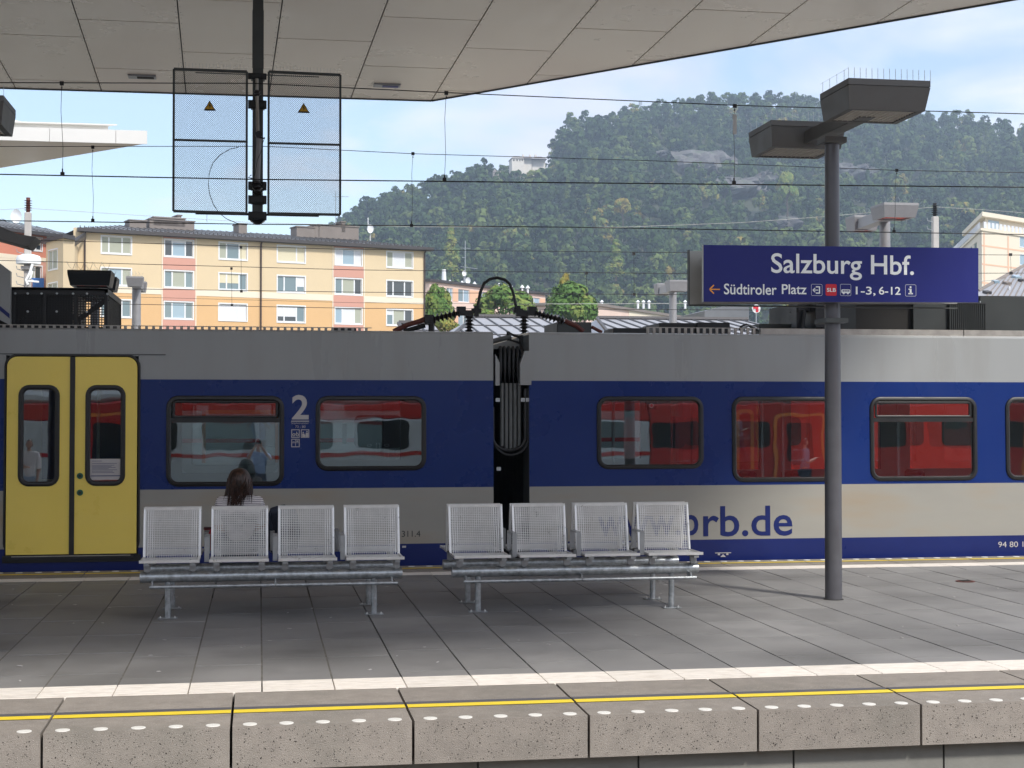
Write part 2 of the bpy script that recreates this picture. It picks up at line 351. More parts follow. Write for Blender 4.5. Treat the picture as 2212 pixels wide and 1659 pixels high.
# white tactile strips (grooved)
def stripmesh(y0, y1):
    t = MB(); n = 8; dy = (y1 - y0) / n
    t.box(0.004, PITCH - 0.004, 0, y1 - y0, -0.05, -0.004)
    for k in range(n): t.box(0.004, PITCH - 0.004, k * dy + 0.004, (k + 1) * dy - 0.006, -0.004, 0.002)
    return t
sp = None
for (y0, y1, cr_) in ((8.955, 9.30, range(-8, 27)), (15.09, 15.345, range(-8, 27))):
    sp = None
    for c in cr_:
        x = X0 + c * PITCH
        if sp is None: sp = stripmesh(y0, y1).build('tactile_slab', M['strip'], pl); sp.location = (x, y0, 0)
        else: inst(sp, (x, y0, 0), pl)
    MB().box(-60, X0 - 8 * PITCH, y0, y1, -0.05, 0.001).box(X0 + 27 * PITCH, 70, y0, y1, -0.05, 0.001).build('tactile_strip', M['strip'], pl, kind='stuff')
# edge blocks
BP = 0.9318; B0 = -0.137
def pitbox(mb, BPx):
    for k in range(420):
        x = R(0.03, BPx - 0.05); z = R(-0.215, -0.012); s = R(0.0008, 0.0028) * (1.5 if random.random() < .10 else 1)
        mb.v and None
        n = 5; a0 = R(0, 6)
        mb.q([(x + s * R(.7, 1.3) * math.cos(a0 + 2 * math.pi * i / n), -0.0012, z + s * R(.7, 1.5) * math.sin(a0 + 2 * math.pi * i / n)) for i in range(n)])
variants = []
for c in range(-5, 13):
    x = B0 + c * BP
    if len(variants) < 4:
        b = MB(); g_ = 0.007
        b.hexa([(g_, 0, -0.228), (BP - g_, 0, -0.228), (BP - g_, 0.945, -0.228), (g_, 0.945, -0.228), (g_, 0.0, -0.007), (BP - g_, 0.0, -0.007), (BP - g_, 0.945, 0), (g_, 0.945, 0)])
        # bevelled front edge
        b.v[4] = (g_, 0.0, -0.006); b.v[5] = (BP - g_, 0.0, -0.006)
        b.v += []; o = b.build('edge_block', M['block'], pl); o.location = (x, NE, 0); ORG[o.name] = Vector((0, 0, 0))
        pm = MB(); pitbox(pm, BP); po = pm.build('pitting', M['pit'], None, kind='stuff'); po.parent = o; po.location = (0, 0, 0)
        ch = [po]
        for (a, c_, m_, nme, zz) in ((0.345, 0.43, 'yline', 'yellow_line', 0.004), (0.434, 0.50, 'gline', 'grey_line', 0.004)):
            q_ = MB(); q_.q([(g_, a, -0.006 + a / .945 * .006 + zz), (BP - g_, a, -0.006 + a / .945 * .006 + zz), (BP - g_, c_, -0.006 + c_ / .945 * .006 + zz), (g_, c_, -0.006 + c_ / .945 * .006 + zz)])
            lo = q_.build(nme, M[m_]); lo.parent = o; ch.append(lo)
        for k in range(5):
            dn = MB().lathe((0, 0, 0), [(0.037, -0.002), (0.0365, 0.001), (0.02, 0.0016)], 20, 'z').build('white_dot', M['dot']); dn.parent = o
            dn.location = ((k + 0.5) * BP / 5 - 0.0 + 0.001, 0.055, -0.004); ch.append(dn)
        variants.append(o)
    else:
        s = variants[(c * 3 + 1) % 4]
        n = s.copy(); COL.objects.link(n); n.location = (x, NE, 0); n.parent = pl
        for k in kids(s):
            kk = k.copy(); COL.objects.link(kk); kk.parent = n
# platform wall below the blocks
mb = MB()
mb.box(-60, 70, NE + 0.12, NE + 0.158, -0.96, -0.23).build('footing', M['wallc'], pl)
wp = None
for c in range(-6, 14):
    x = P(1030, 1655, 8.12).x + c * 0.872
    if wp is None: wp = MB().box(0.006, 0.866, 0, 0.03, -0.955, -0.228).build('wall_panel', M['wallc'], pl); wp.location = (x, NE + 0.085, 0)
    else: inst(wp, (x, NE + 0.085, 0), pl)
# far edge (train side): edge blocks, yellow line, dots
fb = None
for c in range(-5, 13):
    x = B0 + 0.3 + c * BP
    if fb is None:
        fb = MB().box(0.006, BP - 0.006, 0, FE - 15.35, -0.228, 0).build('edge_block', M['block'], pl); fb.location = (x, 15.35, 0); ORG[fb.name] = Vector((0, 0, 0))
        l1 = MB().q([(0.006, 0.33, 0.004), (BP - .006, 0.33, 0.004), (BP - .006, 0.41, 0.004), (0.006, 0.41, 0.004)]).build('yellow_line', M['yline']); l1.parent = fb
        for k in range(5):
            dn = MB().lathe((0, 0, 0), [(0.037, -0.002), (0.036, 0.003)], 10, 'z').build('white_dot', M['dot']); dn.parent = fb; dn.location = ((k + .5) * BP / 5, 0.575, 0)
    else:
        n = inst(fb, (x, 15.35, 0), pl)
        for k in kids(fb): kk = k.copy(); COL.objects.link(kk); kk.parent = n
# litter specks and a small drain on the paving
mb = MB()
for k in range(70):
    x, y = R(-3, 8), R(9.4, 14.5); a = R(0, 3.14); s = R(0.003, 0.011)
    mb.obox((x, y, 0.003), (s * math.cos(a) * 1.8, s * math.sin(a) * 1.8, 0), (-s * math.sin(a) * .7, s * math.cos(a) * .7, 0), (0, 0, 0.0015))
tag(mb.build('litter', M['paper'], kind='stuff'), 'scattered white cigarette ends and paper crumbs on the dark paving', 'litter')
p = G(2085, 1256); d = thing('drain_cover', 'small rusty round drain cover in the paving right of the lamp post', 'drain', (p.x, p.y, 0))
MB().lathe((p.x, p.y, 0), [(0.09, 0.001), (0.09, 0.005), (0.075, 0.006)], 20).build('rim', M['rust'], d)
mb = MB()
for k in range(-3, 4): mb.box(p.x - 0.05, p.x + 0.05, p.y + k * 0.018 - .004, p.y + k * .018 + .004, 0.006, 0.009)
mb.build('grating', M['gap'], d)
# our own platform, behind and under the camera
MB().box(-60, 70, -4.9, 2.0, -0.95, 0.0).build('near_platform', mat('pale near paving', (.42, .41, .38), .85, var=.1, vs=2), kind='structure')
M['pavel'] = mat('pale concrete paving', (.42, .41, .38), .85, var=.1, vs=2)
# platform beyond the second track (hidden by the train but lamps stand there)
MB().box(-60, 70, 24.3, 33.0, -0.95, 0.0).box(-60, 70, 41, 50, -0.95, 0.0).build('far_platform', M['pavel'], kind='structure')
# made-up hall wall behind the camera, added to screen the sky mirrored in the train
hall = thing('added_hall', 'made-up hall wall behind the camera, added to dim the sky mirrored in the train', 'building', (0, -16, -.9))
MB().box(-70, 80, -24, -16, -.95, 9.5).build('wall', mat('hall render', (.58, .56, .52), .85, var=.1, vs=.3), hall)

# ================================================================== canopy
sv = ray(474, 962); dY = Vector(sv / np.linalg.norm(sv))             # soffit joint direction, slightly falling
dX = Vector((1, 0, 0.0))
E0 = P(932, 217, 29.0)                                              # far corner
nrm = np.array(dX.cross(dY).normalized())
def S(u, v): return onplane(u, v, E0, nrm)
def Szat(x, y):                                                     # soffit height at plan x, y
    return E0.z - (nrm[0] * (x - E0.x) + nrm[1] * (y - E0.y)) / nrm[2]
E1 = S(2212, -6)
can = thing('canopy', 'great pale grey panelled station canopy hanging over the top of the view', 'canopy', (0, 24, 7.7))
# plan outline (seen from above)
ed = (E1 - E0); ed.normalize()
far2 = E1 + ed * 1.6
outline = [(-60, E0.y + 0.9), (E0.x, E0.y), (far2.x, far2.y), (9.7, 11.9), (7.5, 6.0), (6.4, 3.0), (-60, 3.0)]  # unseen near and right borders shaped to shade the train and paving
def inpoly(x, y):
    c = False; n = len(outline)
    for i in range(n):
        (x1, y1), (x2, y2) = outline[i], outline[(i + 1) % n]
        if (y1 > y) != (y2 > y) and x < (x2 - x1) * (y - y1) / (y2 - y1) + x1: c = not c
    return c
# skew axes: a = along track, b = along dY
def AB(a, b): q_ = E0 + dX * a + dY * b; return (q_.x, q_.y)
pa = (S(758, 212) - S(932, 217)).length
import itertools
def clip(poly, n2, c2):             # keep n2.p <= c2
    outp = []
    for i in range(len(poly)):
        A, B_ = poly[i], poly[(i + 1) % len(poly)]
        da, db = n2[0] * A[0] + n2[1] * A[1] - c2, n2[0] * B_[0] + n2[1] * B_[1] - c2
        if da <= 0: outp.append(A)
        if (da < 0) != (db < 0) and da != db:
            t = da / (da - db); outp.append((A[0] + t * (B_[0] - A[0]), A[1] + t * (B_[1] - A[1])))
    return outp
def halfs():
    hs = []
    e1 = (outline[0], outline[1]); e2 = (outline[1], outline[2])
    for A, B_ in (e1, e2):
        dx, dy = B_[0] - A[0], B_[1] - A[1]; n2 = (-dy, dx)           # left normal = up/away
        l_ = math.hypot(*n2); n2 = (n2[0] / l_, n2[1] / l_); hs.append((n2, n2[0] * A[0] + n2[1] * A[1]))
    return hs
HS = halfs()
def dl(u, v): return (S(u, v) - E0).dot(Vector((0, 1, 0)))
rowpitch = 3.1
offd = {-6: 2.2, -5: 3.7, -4: 1.65, -3: 3.0, -2: 1.0, -1: 2.5, 0: 0.85, 1: 2.3, 2: 3.6, 3: 1.5, 4: 2.9, 5: .9}
npan = 0
for ia in range(-9, 9):
    a0 = ia * pa; a1 = a0 + pa
    st = offd.get(ia, 1.6)
    for ib in range(-2, 5):
        b1 = -st - ib * rowpitch; b0 = b1 - rowpitch
        poly = [AB(a0 + .010, b0 + .014), AB(a1 - .010, b0 + .014), AB(a1 - .010, b1 - .014), AB(a0 + .010, b1 - .014)]
        for n2, c2 in HS: poly = clip(poly, n2, c2 - 0.02) if poly else poly
        if len(poly) < 3: continue
        if min(p_[1] for p_ in poly) < 20.2 and max(p_[1] for p_ in poly) < 20.5: continue
        mb = MB(); n = len(poly)
        mb.v = [(x, y, Szat(x, y)) for x, y in poly] + [(x, y, Szat(x, y) + 0.03) for x, y in poly]
        mb.f = [tuple(range(n)), tuple(range(2 * n - 1, n - 1, -1))] + [(i, n + i, n + (i + 1) % n, (i + 1) % n) for i in range(n)]; mb.m = [0] * len(mb.f)
        mb.build('soffit_panel', M['canopy'], can); npan += 1
# slab above with dark underside (seen only through the joints), and the unseen near soffit, shaped for its shade
def slab(name, poly, z0, z1, m_, par):
    mb = MB(); n = len(poly)
    mb.v = [(x, y, Szat(x, y) + z0) for x, y in poly] + [(x, y, Szat(x, y) + z1) for x, y in poly]
    mb.f = [tuple(range(n)), tuple(range(2 * n - 1, n - 1, -1))] + [(i, n + i, n + (i + 1) % n, (i + 1) % n) for i in range(n)]; mb.m = [0] * len(mb.f)
    return mb.build(name, m_, par)
slab('roof_slab', outline, 0.035, 0.5, M['gap'], can)
slab('roof_deck', [(x * 1.0, y) for x, y in outline], 0.502, 0.6, M['canwh'], can)
ystart = 20.0
fp = [AB(-9 * pa, 0)[0], 0]
near = [p_ for p_ in outline if p_[1] < 15]
def edge_at(y):                     # x on the right border at y
    (xa, ya), (xb, yb) = outline[2], outline[3]; return xa + (xb - xa) * (ya - y) / (ya - yb)
slab('shade_soffit', [(-60, 18.2), (edge_at(18.2), 18.2)] + outline[3:6] + [(-60, 3.0)], 0.0, 0.03, M['canopy'], can)
slab('side_soffit', [(-60, outline[0][1] - .03), (-13.2, HS[0][1] / HS[0][0][1] - .03 - (-13.2) * HS[0][0][0] / HS[0][0][1]), (-13.2, 18.3), (-60, 18.3)], 0.001, 0.031, M['canopy'], can)
# edge trim
mb = MB()
for A, B_ in ((outline[0], outline[1]), (outline[1], outline[2]), (outline[2], outline[3])):
    d_ = Vector((B_[0] - A[0], B_[1] - A[1], 0)).normalized() * 0.0; n2 = Vector((-(B_[1] - A[1]), B_[0] - A[0], 0)).normalized() * 0.03
    za, zb = Szat(*A), Szat(*B_)
    mb.hexa([(A[0], A[1], za - .02), (B_[0], B_[1], zb - .02), (B_[0] + n2.x, B_[1] + n2.y, zb - .02), (A[0] + n2.x, A[1] + n2.y, za - .02),
             (A[0], A[1], za + .6), (B_[0], B_[1], zb + .6), (B_[0] + n2.x, B_[1] + n2.y, zb + .6), (A[0] + n2.x, A[1] + n2.y, za + .6)])
mb.build('edge_trim', M['dgrey'], can)
# small rivets along joints
mb = MB()
for ia in range(-7, 8):
    for kb in range(60):
        for s in (-0.035, 0.035):
            if kb % 2: continue
            x, y = AB(ia * pa + s, -0.1 - kb * 0.155)
            if y > 20.5 and inpoly(x, y) and y < E0.y - .1 - max(0, (x - E0.x)) * 0.55:
                z = Szat(x, y); mb.box(x - .005, x + .005, y - .006, y + .006, z - .004, z)
mb.build('rivets', M['gap'], can, kind='stuff')
for (u, v, m1) in ((307, 164, 'gap'), (836, 183, 'signb')):       # two recessed slots in the soffit
    p = S(u, v); q0 = MB(); hx = 0.24; hy = 0.11
    q0.hexa([(p.x + sx * hx, p.y + sy * hy, Szat(p.x + sx * hx, p.y + sy * hy) + dz) for dz in (-0.03, 0.02) for sx, sy in ((-1, -1), (1, -1), (1, 1), (-1, 1))])
    o = q0.build('soffit_fitting', M['lampl'], can)
    q1 = MB()
    q1.hexa([(p.x + sx * hx * .6 + .06, p.y + sy * hy * .6, Szat(p.x + sx * hx * .6, p.y + sy * hy * .6) + dz) for dz in (-0.04, -0.031) for sx, sy in ((-1, -1), (1, -1), (1, 1), (-1, 1))])
    q1.build('slot', M[m1], o)
# far white canopy at the left
fc = thing('far_canopy', 'white station canopy with sunlit fascia at the far left', 'canopy', (-8, 40, 8))
A = P(318, 310, 34.0); z0c = A.z
Bc = G(0, 363, z0c)
xl = -40
kx = (Bc.y - A.y) / (A.x - Bc.x)
poly = [(xl, A.y), (A.x, A.y), (Bc.x, Bc.y), (Bc.x - 20, Bc.y + 20 * kx), (xl, Bc.y + 20 * kx)]
mb = MB(); n = len(poly); mb.v = [(x, y, z0c) for x, y in poly] + [(x, y, z0c + .03) for x, y in poly]; mb.f = [tuple(range(n)), tuple(range(2 * n - 1, n - 1, -1))] + [(i, n + i, n + (i + 1) % n, (i + 1) % n) for i in range(n)]; mb.m = [0] * len(mb.f)
mb.build('soffit', M['canopy'], fc)
zt = P(318, 283, 34).z; mb = MB()
for i, (xa, xb) in enumerate(((xl, P(107, 300, 34).x), (P(107, 300, 34).x + .01, P(250, 300, 34).x), (P(250, 300, 34).x + .01, A.x))):
    MB().box(xa, xb, A.y - .04, A.y - .005, z0c - .02, zt).build('fascia_panel', M['canwh'], fc)
# solid body behind fascia along the diagonal edge
mb = MB(); mb.v = [(x, y, z0c + .031) for x, y in poly] + [(x, y, zt) for x, y in poly]; mb.f = [tuple(range(n)), tuple(range(2 * n - 1, n - 1, -1))] + [(i, n + i, n + (i + 1) % n, (i + 1) % n) for i in range(n)]; mb.m = [0] * len(mb.f)
mb.build('deck', M['canwh'], fc)
xr = P(235, 275, 34.4).x
ud = MB()
for (xe_, y0_, za_, zb2) in ((xr, 34.3, zt, P(0, 268, 34.4).z), (xr + .2, 34.15, P(0, 268, 34.4).z + .001, P(0, 262, 34.2).z)):
    ud.hexa([(xl, y0_, za_), (xe_, y0_, za_), (xe_ - 20, y0_ + 20 * kx * .8, za_), (xl, y0_ + 20 * kx * .8, za_), (xl, y0_, zb2), (xe_, y0_, zb2), (xe_ - 20, y0_ + 20 * kx * .8, zb2), (xl, y0_ + 20 * kx * .8, zb2)])
ud.build('upper_deck', M['canwh'], fc)
mb = MB(); p1 = P(85, 262, 36); p0 = P(-160, 215, 36)
mb.prism([(p0.x, p1.z - .1), (p1.x, p1.z - .1), (p0.x, p0.z)], 36, 36.6); mb.build('raised_roof', M['canwh'], fc)
# ================================================================== the regional train
TY = 16.18                                            # side wall at platform height
LEAN = 0.018
def ty(z): return TY + LEAN * max(0.0, z)
def tz(v): return P(1100, v, TY + .03).z
ZT, ZB, ZC, ZD, ZBOT = 2.43, tz(822), tz(1051.5), tz(1171), -0.42
def tx(u, v=950): return P(u, v, TY + LEAN * 1.2).x
train = thing('regional_train', 'grey, blue and beige regional train with yellow doors standing behind the benches', 'train', (2.7, 17.6, -0.56))
gx0, gx1 = tx(1066), tx(1143.5)
TW = 2.78                                             # body width
wins = []
zt_, zdeep, zsh = tz(855.5), P(1750, 1040.5, TY).z, tz(1015)
for (u0, u1, zb_, hop) in ((358.5, 614, P(486, 1051, TY).z, True), (681.5, 921, zsh, False), (1289, 1520, zsh, False), (1581, 1814, zdeep, False), (1879, 2111, zdeep, True), (2172, 2404, zdeep, False)):
    wins.append((tx(u0), tx(u1), zb_, zt_, hop))
wins.append((tx(-560), tx(-310), zdeep, zt_, False)); wins.append((tx(2470), tx(2700), zdeep, zt_, True))
dx0, dx1 = tx(12), tx(299); dz0, dz1 = P(150, 1199, TY).z, P(150, 768.5, TY + .04).z
IN = 0.032
def bandmi(x, z): return 0 if z > ZB else 1 if z > ZC else 2 if z > ZD else 3
def side(name, xa, xb, door, back=False):
    holes = [(w_[0] + IN, w_[1] - IN, w_[2] + IN, w_[3] - IN) for w_ in wins if xa < w_[0] < xb]
    if door: holes.append((dx0, dx1, dz0 - 0.001, dz1))
    mb = MB(); yf = (lambda z: ty(z)) if not back else (lambda z: TY + TW - LEAN * max(0, z))
    wallgrid(mb, [xa, xb], [ZBOT, ZD, ZC, ZB, ZT], holes, lambda x, z: (x, yf(z), z), bandmi)
    for h in holes:                                  # reveals, 5 cm of wall thickness
        s = 0.06 if not back else -0.06
        for (x1, z1, x2, z2) in ((h[0], h[2], h[1], h[2]), (h[1], h[2], h[1], h[3]), (h[1], h[3], h[0], h[3]), (h[0], h[3], h[0], h[2])):
            mb.q([(x1, yf(z1), z1), (x2, yf(z2), z2), (x2, yf(z2) + s, z2), (x1, yf(z1) + s, z1)], 4)
    return mb
TM = [M['tgrey'], M['tblue'], M['tcream'], M['tdark'], M['rubber']]
side('x', -14, gx0, True).build('side_wall', TM, train); side('x', gx1, 20, False).build('side_wall', TM, train)
side('x', -14, gx0, False, True).build('far_side_wall', TM, train); side('x', gx1, 20, False, True).build('far_side_wall', TM, train)
# inner lining, floor, ceiling, ends, roof
for xa, xb in ((-14, gx0), (gx1, 20)):
    for back in (False, True):
        holes = [(w_[0] + IN, w_[1] - IN, w_[2] + IN, w_[3] - IN) for w_ in wins if xa < w_[0] < xb]
        if xa == -14: holes.append((dx0, dx1, 0, dz1))
        mb = MB(); yy = TY + .09 + .02 if not back else TY + TW - .11
        wallgrid(mb, [xa, xb], [0.0, 2.2], holes, lambda x, z: (x, yy, z)); mb.build('inner_lining', M['inner'], train)
    MB().box(xa + .02, xb - .02, TY + .1, TY + TW - .1, -0.06, 0.0).build('floor', M['ifloor'], train)
    MB().box(xa + .02, xb - .02, TY + .1, TY + TW - .1, 2.2, 2.24).build('ceiling', M['inner'], train)
    e = xb if xa == -14 else xa
    o = MB()
    o.hexa([(e - .02, ty(0), ZBOT), (e + .0, ty(0), ZBOT), (e, TY + TW, ZBOT), (e - .02, TY + TW, ZBOT), (e - .02, ty(ZT), ZT), (e, ty(ZT), ZT), (e, TY + TW - .04, ZT), (e - .02, TY + TW - .04, ZT)] if e == xb else
           [(e, ty(0), ZBOT), (e + .02, ty(0), ZBOT), (e + .02, TY + TW, ZBOT), (e, TY + TW, ZBOT), (e, ty(ZT), ZT), (e + .02, ty(ZT), ZT), (e + .02, TY + TW - .04, ZT), (e, TY + TW - .04, ZT)])
    o.build('end_wall', M['dgrey'], train)
    # rounded roof edge and flat roof
    pr = [(ty(ZT), ZT), (ty(ZT) + .012, ZT + .018), (ty(ZT) + .05, ZT + .028), (TY + TW - .09, ZT + .028), (TY + TW - .04, ZT)]
    mb = MB()
    for i in range(len(pr) - 1): mb.q([(xa, *pr[i]), (xb, *pr[i]), (xb, *pr[i + 1]), (xa, *pr[i + 1])])
    mb.q([(xa, *p_) for p_ in pr]); mb.q([(xb, *p_) for p_ in pr]); mb.build('roof', M['tgrey'], train)
RZ = ZT + .028
# windows
gcol = M['rubber']
for i, (xa, xb, za, zb_, hop) in enumerate(wins):
    mb = MB(); gasket(mb, xa, xb, za, zb_, 0.125, 0.05, 0)
    fr = mb.build('window_frame', gcol, train, smooth=True, fn=lambda x, y, z: (x, y + ty(z), z))
    def pane(x0, x1, z0, z1, r, dy=0.012):
        m2 = MB(); pts = rrect(x0, x1, z0, z1, r); m2.v = [(x, ty(z) + dy, z) for x, z in pts]; m2.f = [tuple(range(len(pts)))]; m2.m = [0]
        m2.build('window_pane', M['glass'], fr)
    if hop:
        zs = zb_ - 0.245
        pane(xa + .045, xb - .045, za + .045, zs, 0.02)
        m3 = MB(); gasket(m3, xa + .062, xb - .062, zs + .01, zb_ - .05, 0.03, 0.028, 0, d=0.008)
        m3.box(xa + .04, xb - .04, -0.006, 0.02, zs - .035, zs + .012)
        m3.build('hopper_frame', gcol, fr, smooth=True, fn=lambda x, y, z: (x, y + ty(z), z))
        pane(xa + .085, xb - .085, zs + .035, zb_ - .075, 0.015, 0.004)
    else: pane(xa + .045, xb - .045, za + .045, zb_ - .045, 0.08)
    # far side window
    m4 = MB(); pts = rrect(xa + .03, xb - .03, za + .03, zb_ - .03, .1); m4.v = [(x, TY + TW - .09, z) for x, z in pts]; m4.f = [tuple(range(len(pts)))]; m4.m = [0]
    m4.build('far_window_pane', M['glass'], train)
# doors
fr = MB()
cxm = (tx(150) + tx(162)) / 2
def dlp(o, yy, r): return [(x, ty(z) + yy, z) for x, z in rrect(dx0 - o, dx1 + o, dz0 - o * .3, dz1 + o, r)]
ring(fr, [dlp(0.018, 0.0, .13), dlp(0.016, -0.012, .13), dlp(0.0, -0.014, .115), dlp(-0.012, 0.01, .105)])
fr.build('door_frame', M['rubber'], train, smooth=True)
for (xa, xb, s) in ((dx0 + .012, cxm - .022, 0), (cxm + .026, dx1 - .014, 1)):
    wx0, wx1 = (tx(39), tx(129.5)) if not s else (tx(184), tx(271.5))
    wz0, wz1 = P(100, 1051, TY).z, P(100, 831, TY + .03).z
    r = 0.10
    mb = MB()
    h = (wx0 + .03, wx1 - .03, wz0 + .03, wz1 - .03)
    # rounded outer top corner
    cuts = []
    zc0 = dz1 - .012
    for k in range(0, 7):
        t = math.radians(90 * k / 6); cuts.append((r - r * math.sin(t), r - r * math.cos(t)))    # (inset in x, drop in z)
    zl = sorted(set([dz0 + .01, h[2], h[3]] + [round(zc0 - (r - r * math.cos(math.radians(90 * k / 6))), 5) for k in range(7)]))
    def xlim(z):
        dd = max(0, z - (zc0 - r)); ins = r - math.sqrt(max(0, r * r - dd * dd))
        return (xa + (0 if s else ins), xb - (ins if s else 0))
    for j in range(len(zl) - 1):
        za, zb_ = zl[j], zl[j + 1]
        l0, r0 = xlim(za); l1, r1 = xlim(zb_)
        yd = -0.004
        if za >= h[2] - 1e-6 and zb_ <= h[3] + 1e-6:
            mb.q([(l0, ty(za) + yd, za), (h[0], ty(za) + yd, za), (h[0], ty(zb_) + yd, zb_), (l1, ty(zb_) + yd, zb_)])
            mb.q([(h[1], ty(za) + yd, za), (r0, ty(za) + yd, za), (r1, ty(zb_) + yd, zb_), (h[1], ty(zb_) + yd, zb_)])
        else: mb.q([(l0, ty(za) + yd, za), (r0, ty(za) + yd, za), (r1, ty(zb_) + yd, zb_), (l1, ty(zb_) + yd, zb_)])
    leaf = mb.build('door_leaf', M['tyel'], train)
    sm = leaf.modifiers.new('thickness', 'SOLIDIFY'); sm.thickness = 0.03; sm.offset = 0
    m5 = MB(); gasket(m5, wx0, wx1, wz0, wz1, .11, .05, 0, d=.014); m5.build('window_frame', M['rubber'], leaf, smooth=True, fn=lambda x, y, z: (x, y + ty(z) - .018, z))
    m6 = MB(); pts = rrect(wx0 + .045, wx1 - .045, wz0 + .045, wz1 - .045, .07); m6.v = [(x, ty(z) + .004, z) for x, z in pts]; m6.f = [tuple(range(len(pts)))]; m6.m = [0]
    m6.build('window_pane', M['glass'], leaf)
    if s:
        for vb in (1028, 1064):
            c = P(173, vb, TY); m7 = MB().lathe((c.x, ty(c.z) - .022, c.z), [(0.031, 0.02), (0.031, -0.008), (0.027, -0.012)], 20, 'y')
            b_ = m7.build('button', M['green'], leaf, smooth=True)
            MB().lathe((c.x, ty(c.z) - .036, c.z), [(0.014, 0.006), (0.014, -0.003), (0.009, -.004)], 14, 'y').build('button_centre', M['gap'], leaf)
        a, b_ = P(194, 1037, TY), P(263, 991, TY)
        no = MB().box(a.x, b_.x, TY + .0, TY + .004, a.z, b_.z).build('paper_notice', M['paper'], leaf, fn=lambda x, y, z: (x, y + LEAN * z - .004, z))
        m8 = MB()
        for k, vv in enumerate((996, 1001, 1005, 1007.5, 1010, 1012.5, 1015, 1018, 1021)):
            zz = P(228, vv, TY).z; wd = (0.35, .9, .8, .7, .85, .6, .9, .75, .8)[k]
            x_ = a.x + .02; m8.box(x_, x_ + (b_.x - a.x - .04) * wd, TY - .006, TY - .0045, zz - .0018, zz + .0018)
        zz = P(228, 1028, TY).z; m8.box(a.x + .005, b_.x - .005, TY - .006, TY - .0045, zz - .004, zz + .004)
        m8.build('printed_lines', M['tdark'], leaf, kind='stuff', fn=lambda x, y, z: (x, y + LEAN * z - .0, z))
    else:
        c = P(119, 810, TY + .04); m9 = MB(); m9.tube([(c.x + .036 * math.cos(math.radians(t)), ty(c.z) - .021, c.z + .036 * math.sin(math.radians(t))) for t in range(150, 391, 20)], 0.003, 5)
        m9.build('worn_ring', M['tyel'], leaf)
MB().box(cxm - .023, cxm + .027, -0.028, -.002, dz0, dz1 - .012).build('door_seal', M['rubber'], train, fn=lambda x, y, z: (x, y + ty(z), z))
MB().box(dx0 + .02, dx1 - .04, TY - .03, TY + .02, P(150, 1208, TY).z, P(150, 1200, TY).z).box(dx0 - .02, dx1 + .03, TY - .012, TY + .01, P(150, 1208, TY).z - .03, P(150, 1199, TY).z).build('door_step', M['black'], train)
MB().box(dx0 + .07, dx1 - .07, TY - .038, TY - .03, P(150, 1200.5, TY).z - .004, P(150, 1200.5, TY).z + .006).build('step_edge', M['alum'], train)
zz = P(200, 765.5, TY + .04).z; MB().box(-6, tx(357), -.01, 0.004, zz - .004, zz + .005).build('rain_gutter', M['dgrey'], train, fn=lambda x, y, z: (x, y + ty(z), z))
# interior: seats
def seat(x, z0, y, m_, h=0.72):
    r_ = MB().box(x - .06, x + .05, y, y + .42, z0 + .3, z0 + h + .25).box(x - .05, x + .4, y, y + .42, z0 + .28, z0 + .38).build('seat', m_, train, bevel=0.03); return r_
for (x, m_) in ((-0.75, 'seatf'), (0.0, 'seatf'), (1.35, 'seatf'), (5.45, 'seatr'), (6.0, 'seatf'), (6.55, 'seatr'), (7.45, 'seatf'), (8.2, 'seatf')):
    for yy in (TY + .2, TY + TW - .75): seat(x, 0, yy, M[m_], 0.62 if x > 5 else .5)
for xp in (-1.7, 3.95, 5.7, 5.95, 7.35): MB().tube([(xp, TY + .8, 0), (xp, TY + .8, 2.2)], 0.018, 8).build('grab_pole', M['steelg'], train, smooth=True)
for xp in (3.2, 4.95): MB().box(xp, xp + .16, TY + .12, TY + .2, .8, 2.0).build('partition', M['black'], train)
a = P(1404, 876, TY + .12); MB().box(a.x - .05, a.x + .07, TY + .1, TY + .14, a.z - .045, a.z + .05).build('camera_box', M['black'], train)
MB().lathe((a.x + .01, TY + .095, a.z), [(0.026, 0.004), (0.026, -.004)], 16, 'y').build('round_sticker', M['white'], train)
MB().lathe((a.x + .01, TY + .089, a.z), [(0.017, 0.002), (0.017, -.002)], 16, 'y').build('round_sticker_centre', M['red'], train)
# gangway between the cars
def ht(v): return P(1104, v, TY + .2).z
mb = MB(); nb = 26; y_ = TY + .42
for k in range(nb):                                # pleated black bellows
    x = gx0 + (gx1 - gx0) * k / nb; x2 = gx0 + (gx1 - gx0) * (k + 1) / nb; xm = (x + x2) / 2
    mb.q([(x, y_, ZBOT), (xm, y_ - .03, ZBOT), (xm, y_ - .03, ht(752)), (x, y_, ht(752))]); mb.q([(xm, y_ - .03, ZBOT), (x2, y_, ZBOT), (x2, y_, ht(752)), (xm, y_ - .03, ht(752))])
mb.q([(gx0, y_, ht(752)), (gx1, y_, ht(752)), (gx1, TY + TW - .4, ht(752)), (gx0, TY + TW - .4, ht(752))])
mb.build('gangway_bellows', M['rubber'], train)
yh = TY + .16
for k in range(6):
    u = 1080 + k * 9.3; x = P(u, 800, yh).x
    MB().tube([(x - .01, yh + .2, ht(770)), (x, yh + .12, ht(755)), (x, yh, ht(751)), (x, yh - .04, ht(760)), (x, yh - .045, ht(800)), (x, yh - .045, ht(830))], 0.0165, 8).build('hose', M['black'], train, smooth=True)
    if k < 5:
        xx = P(u + 3, 800, yh).x
        MB().tube([(xx, yh - .045, ht(828)), (xx, yh - .045, ht(975 + (k - 2) ** 2 * -3))], 0.019, 8).build('hose_sleeve', M['hose'], train, smooth=True)
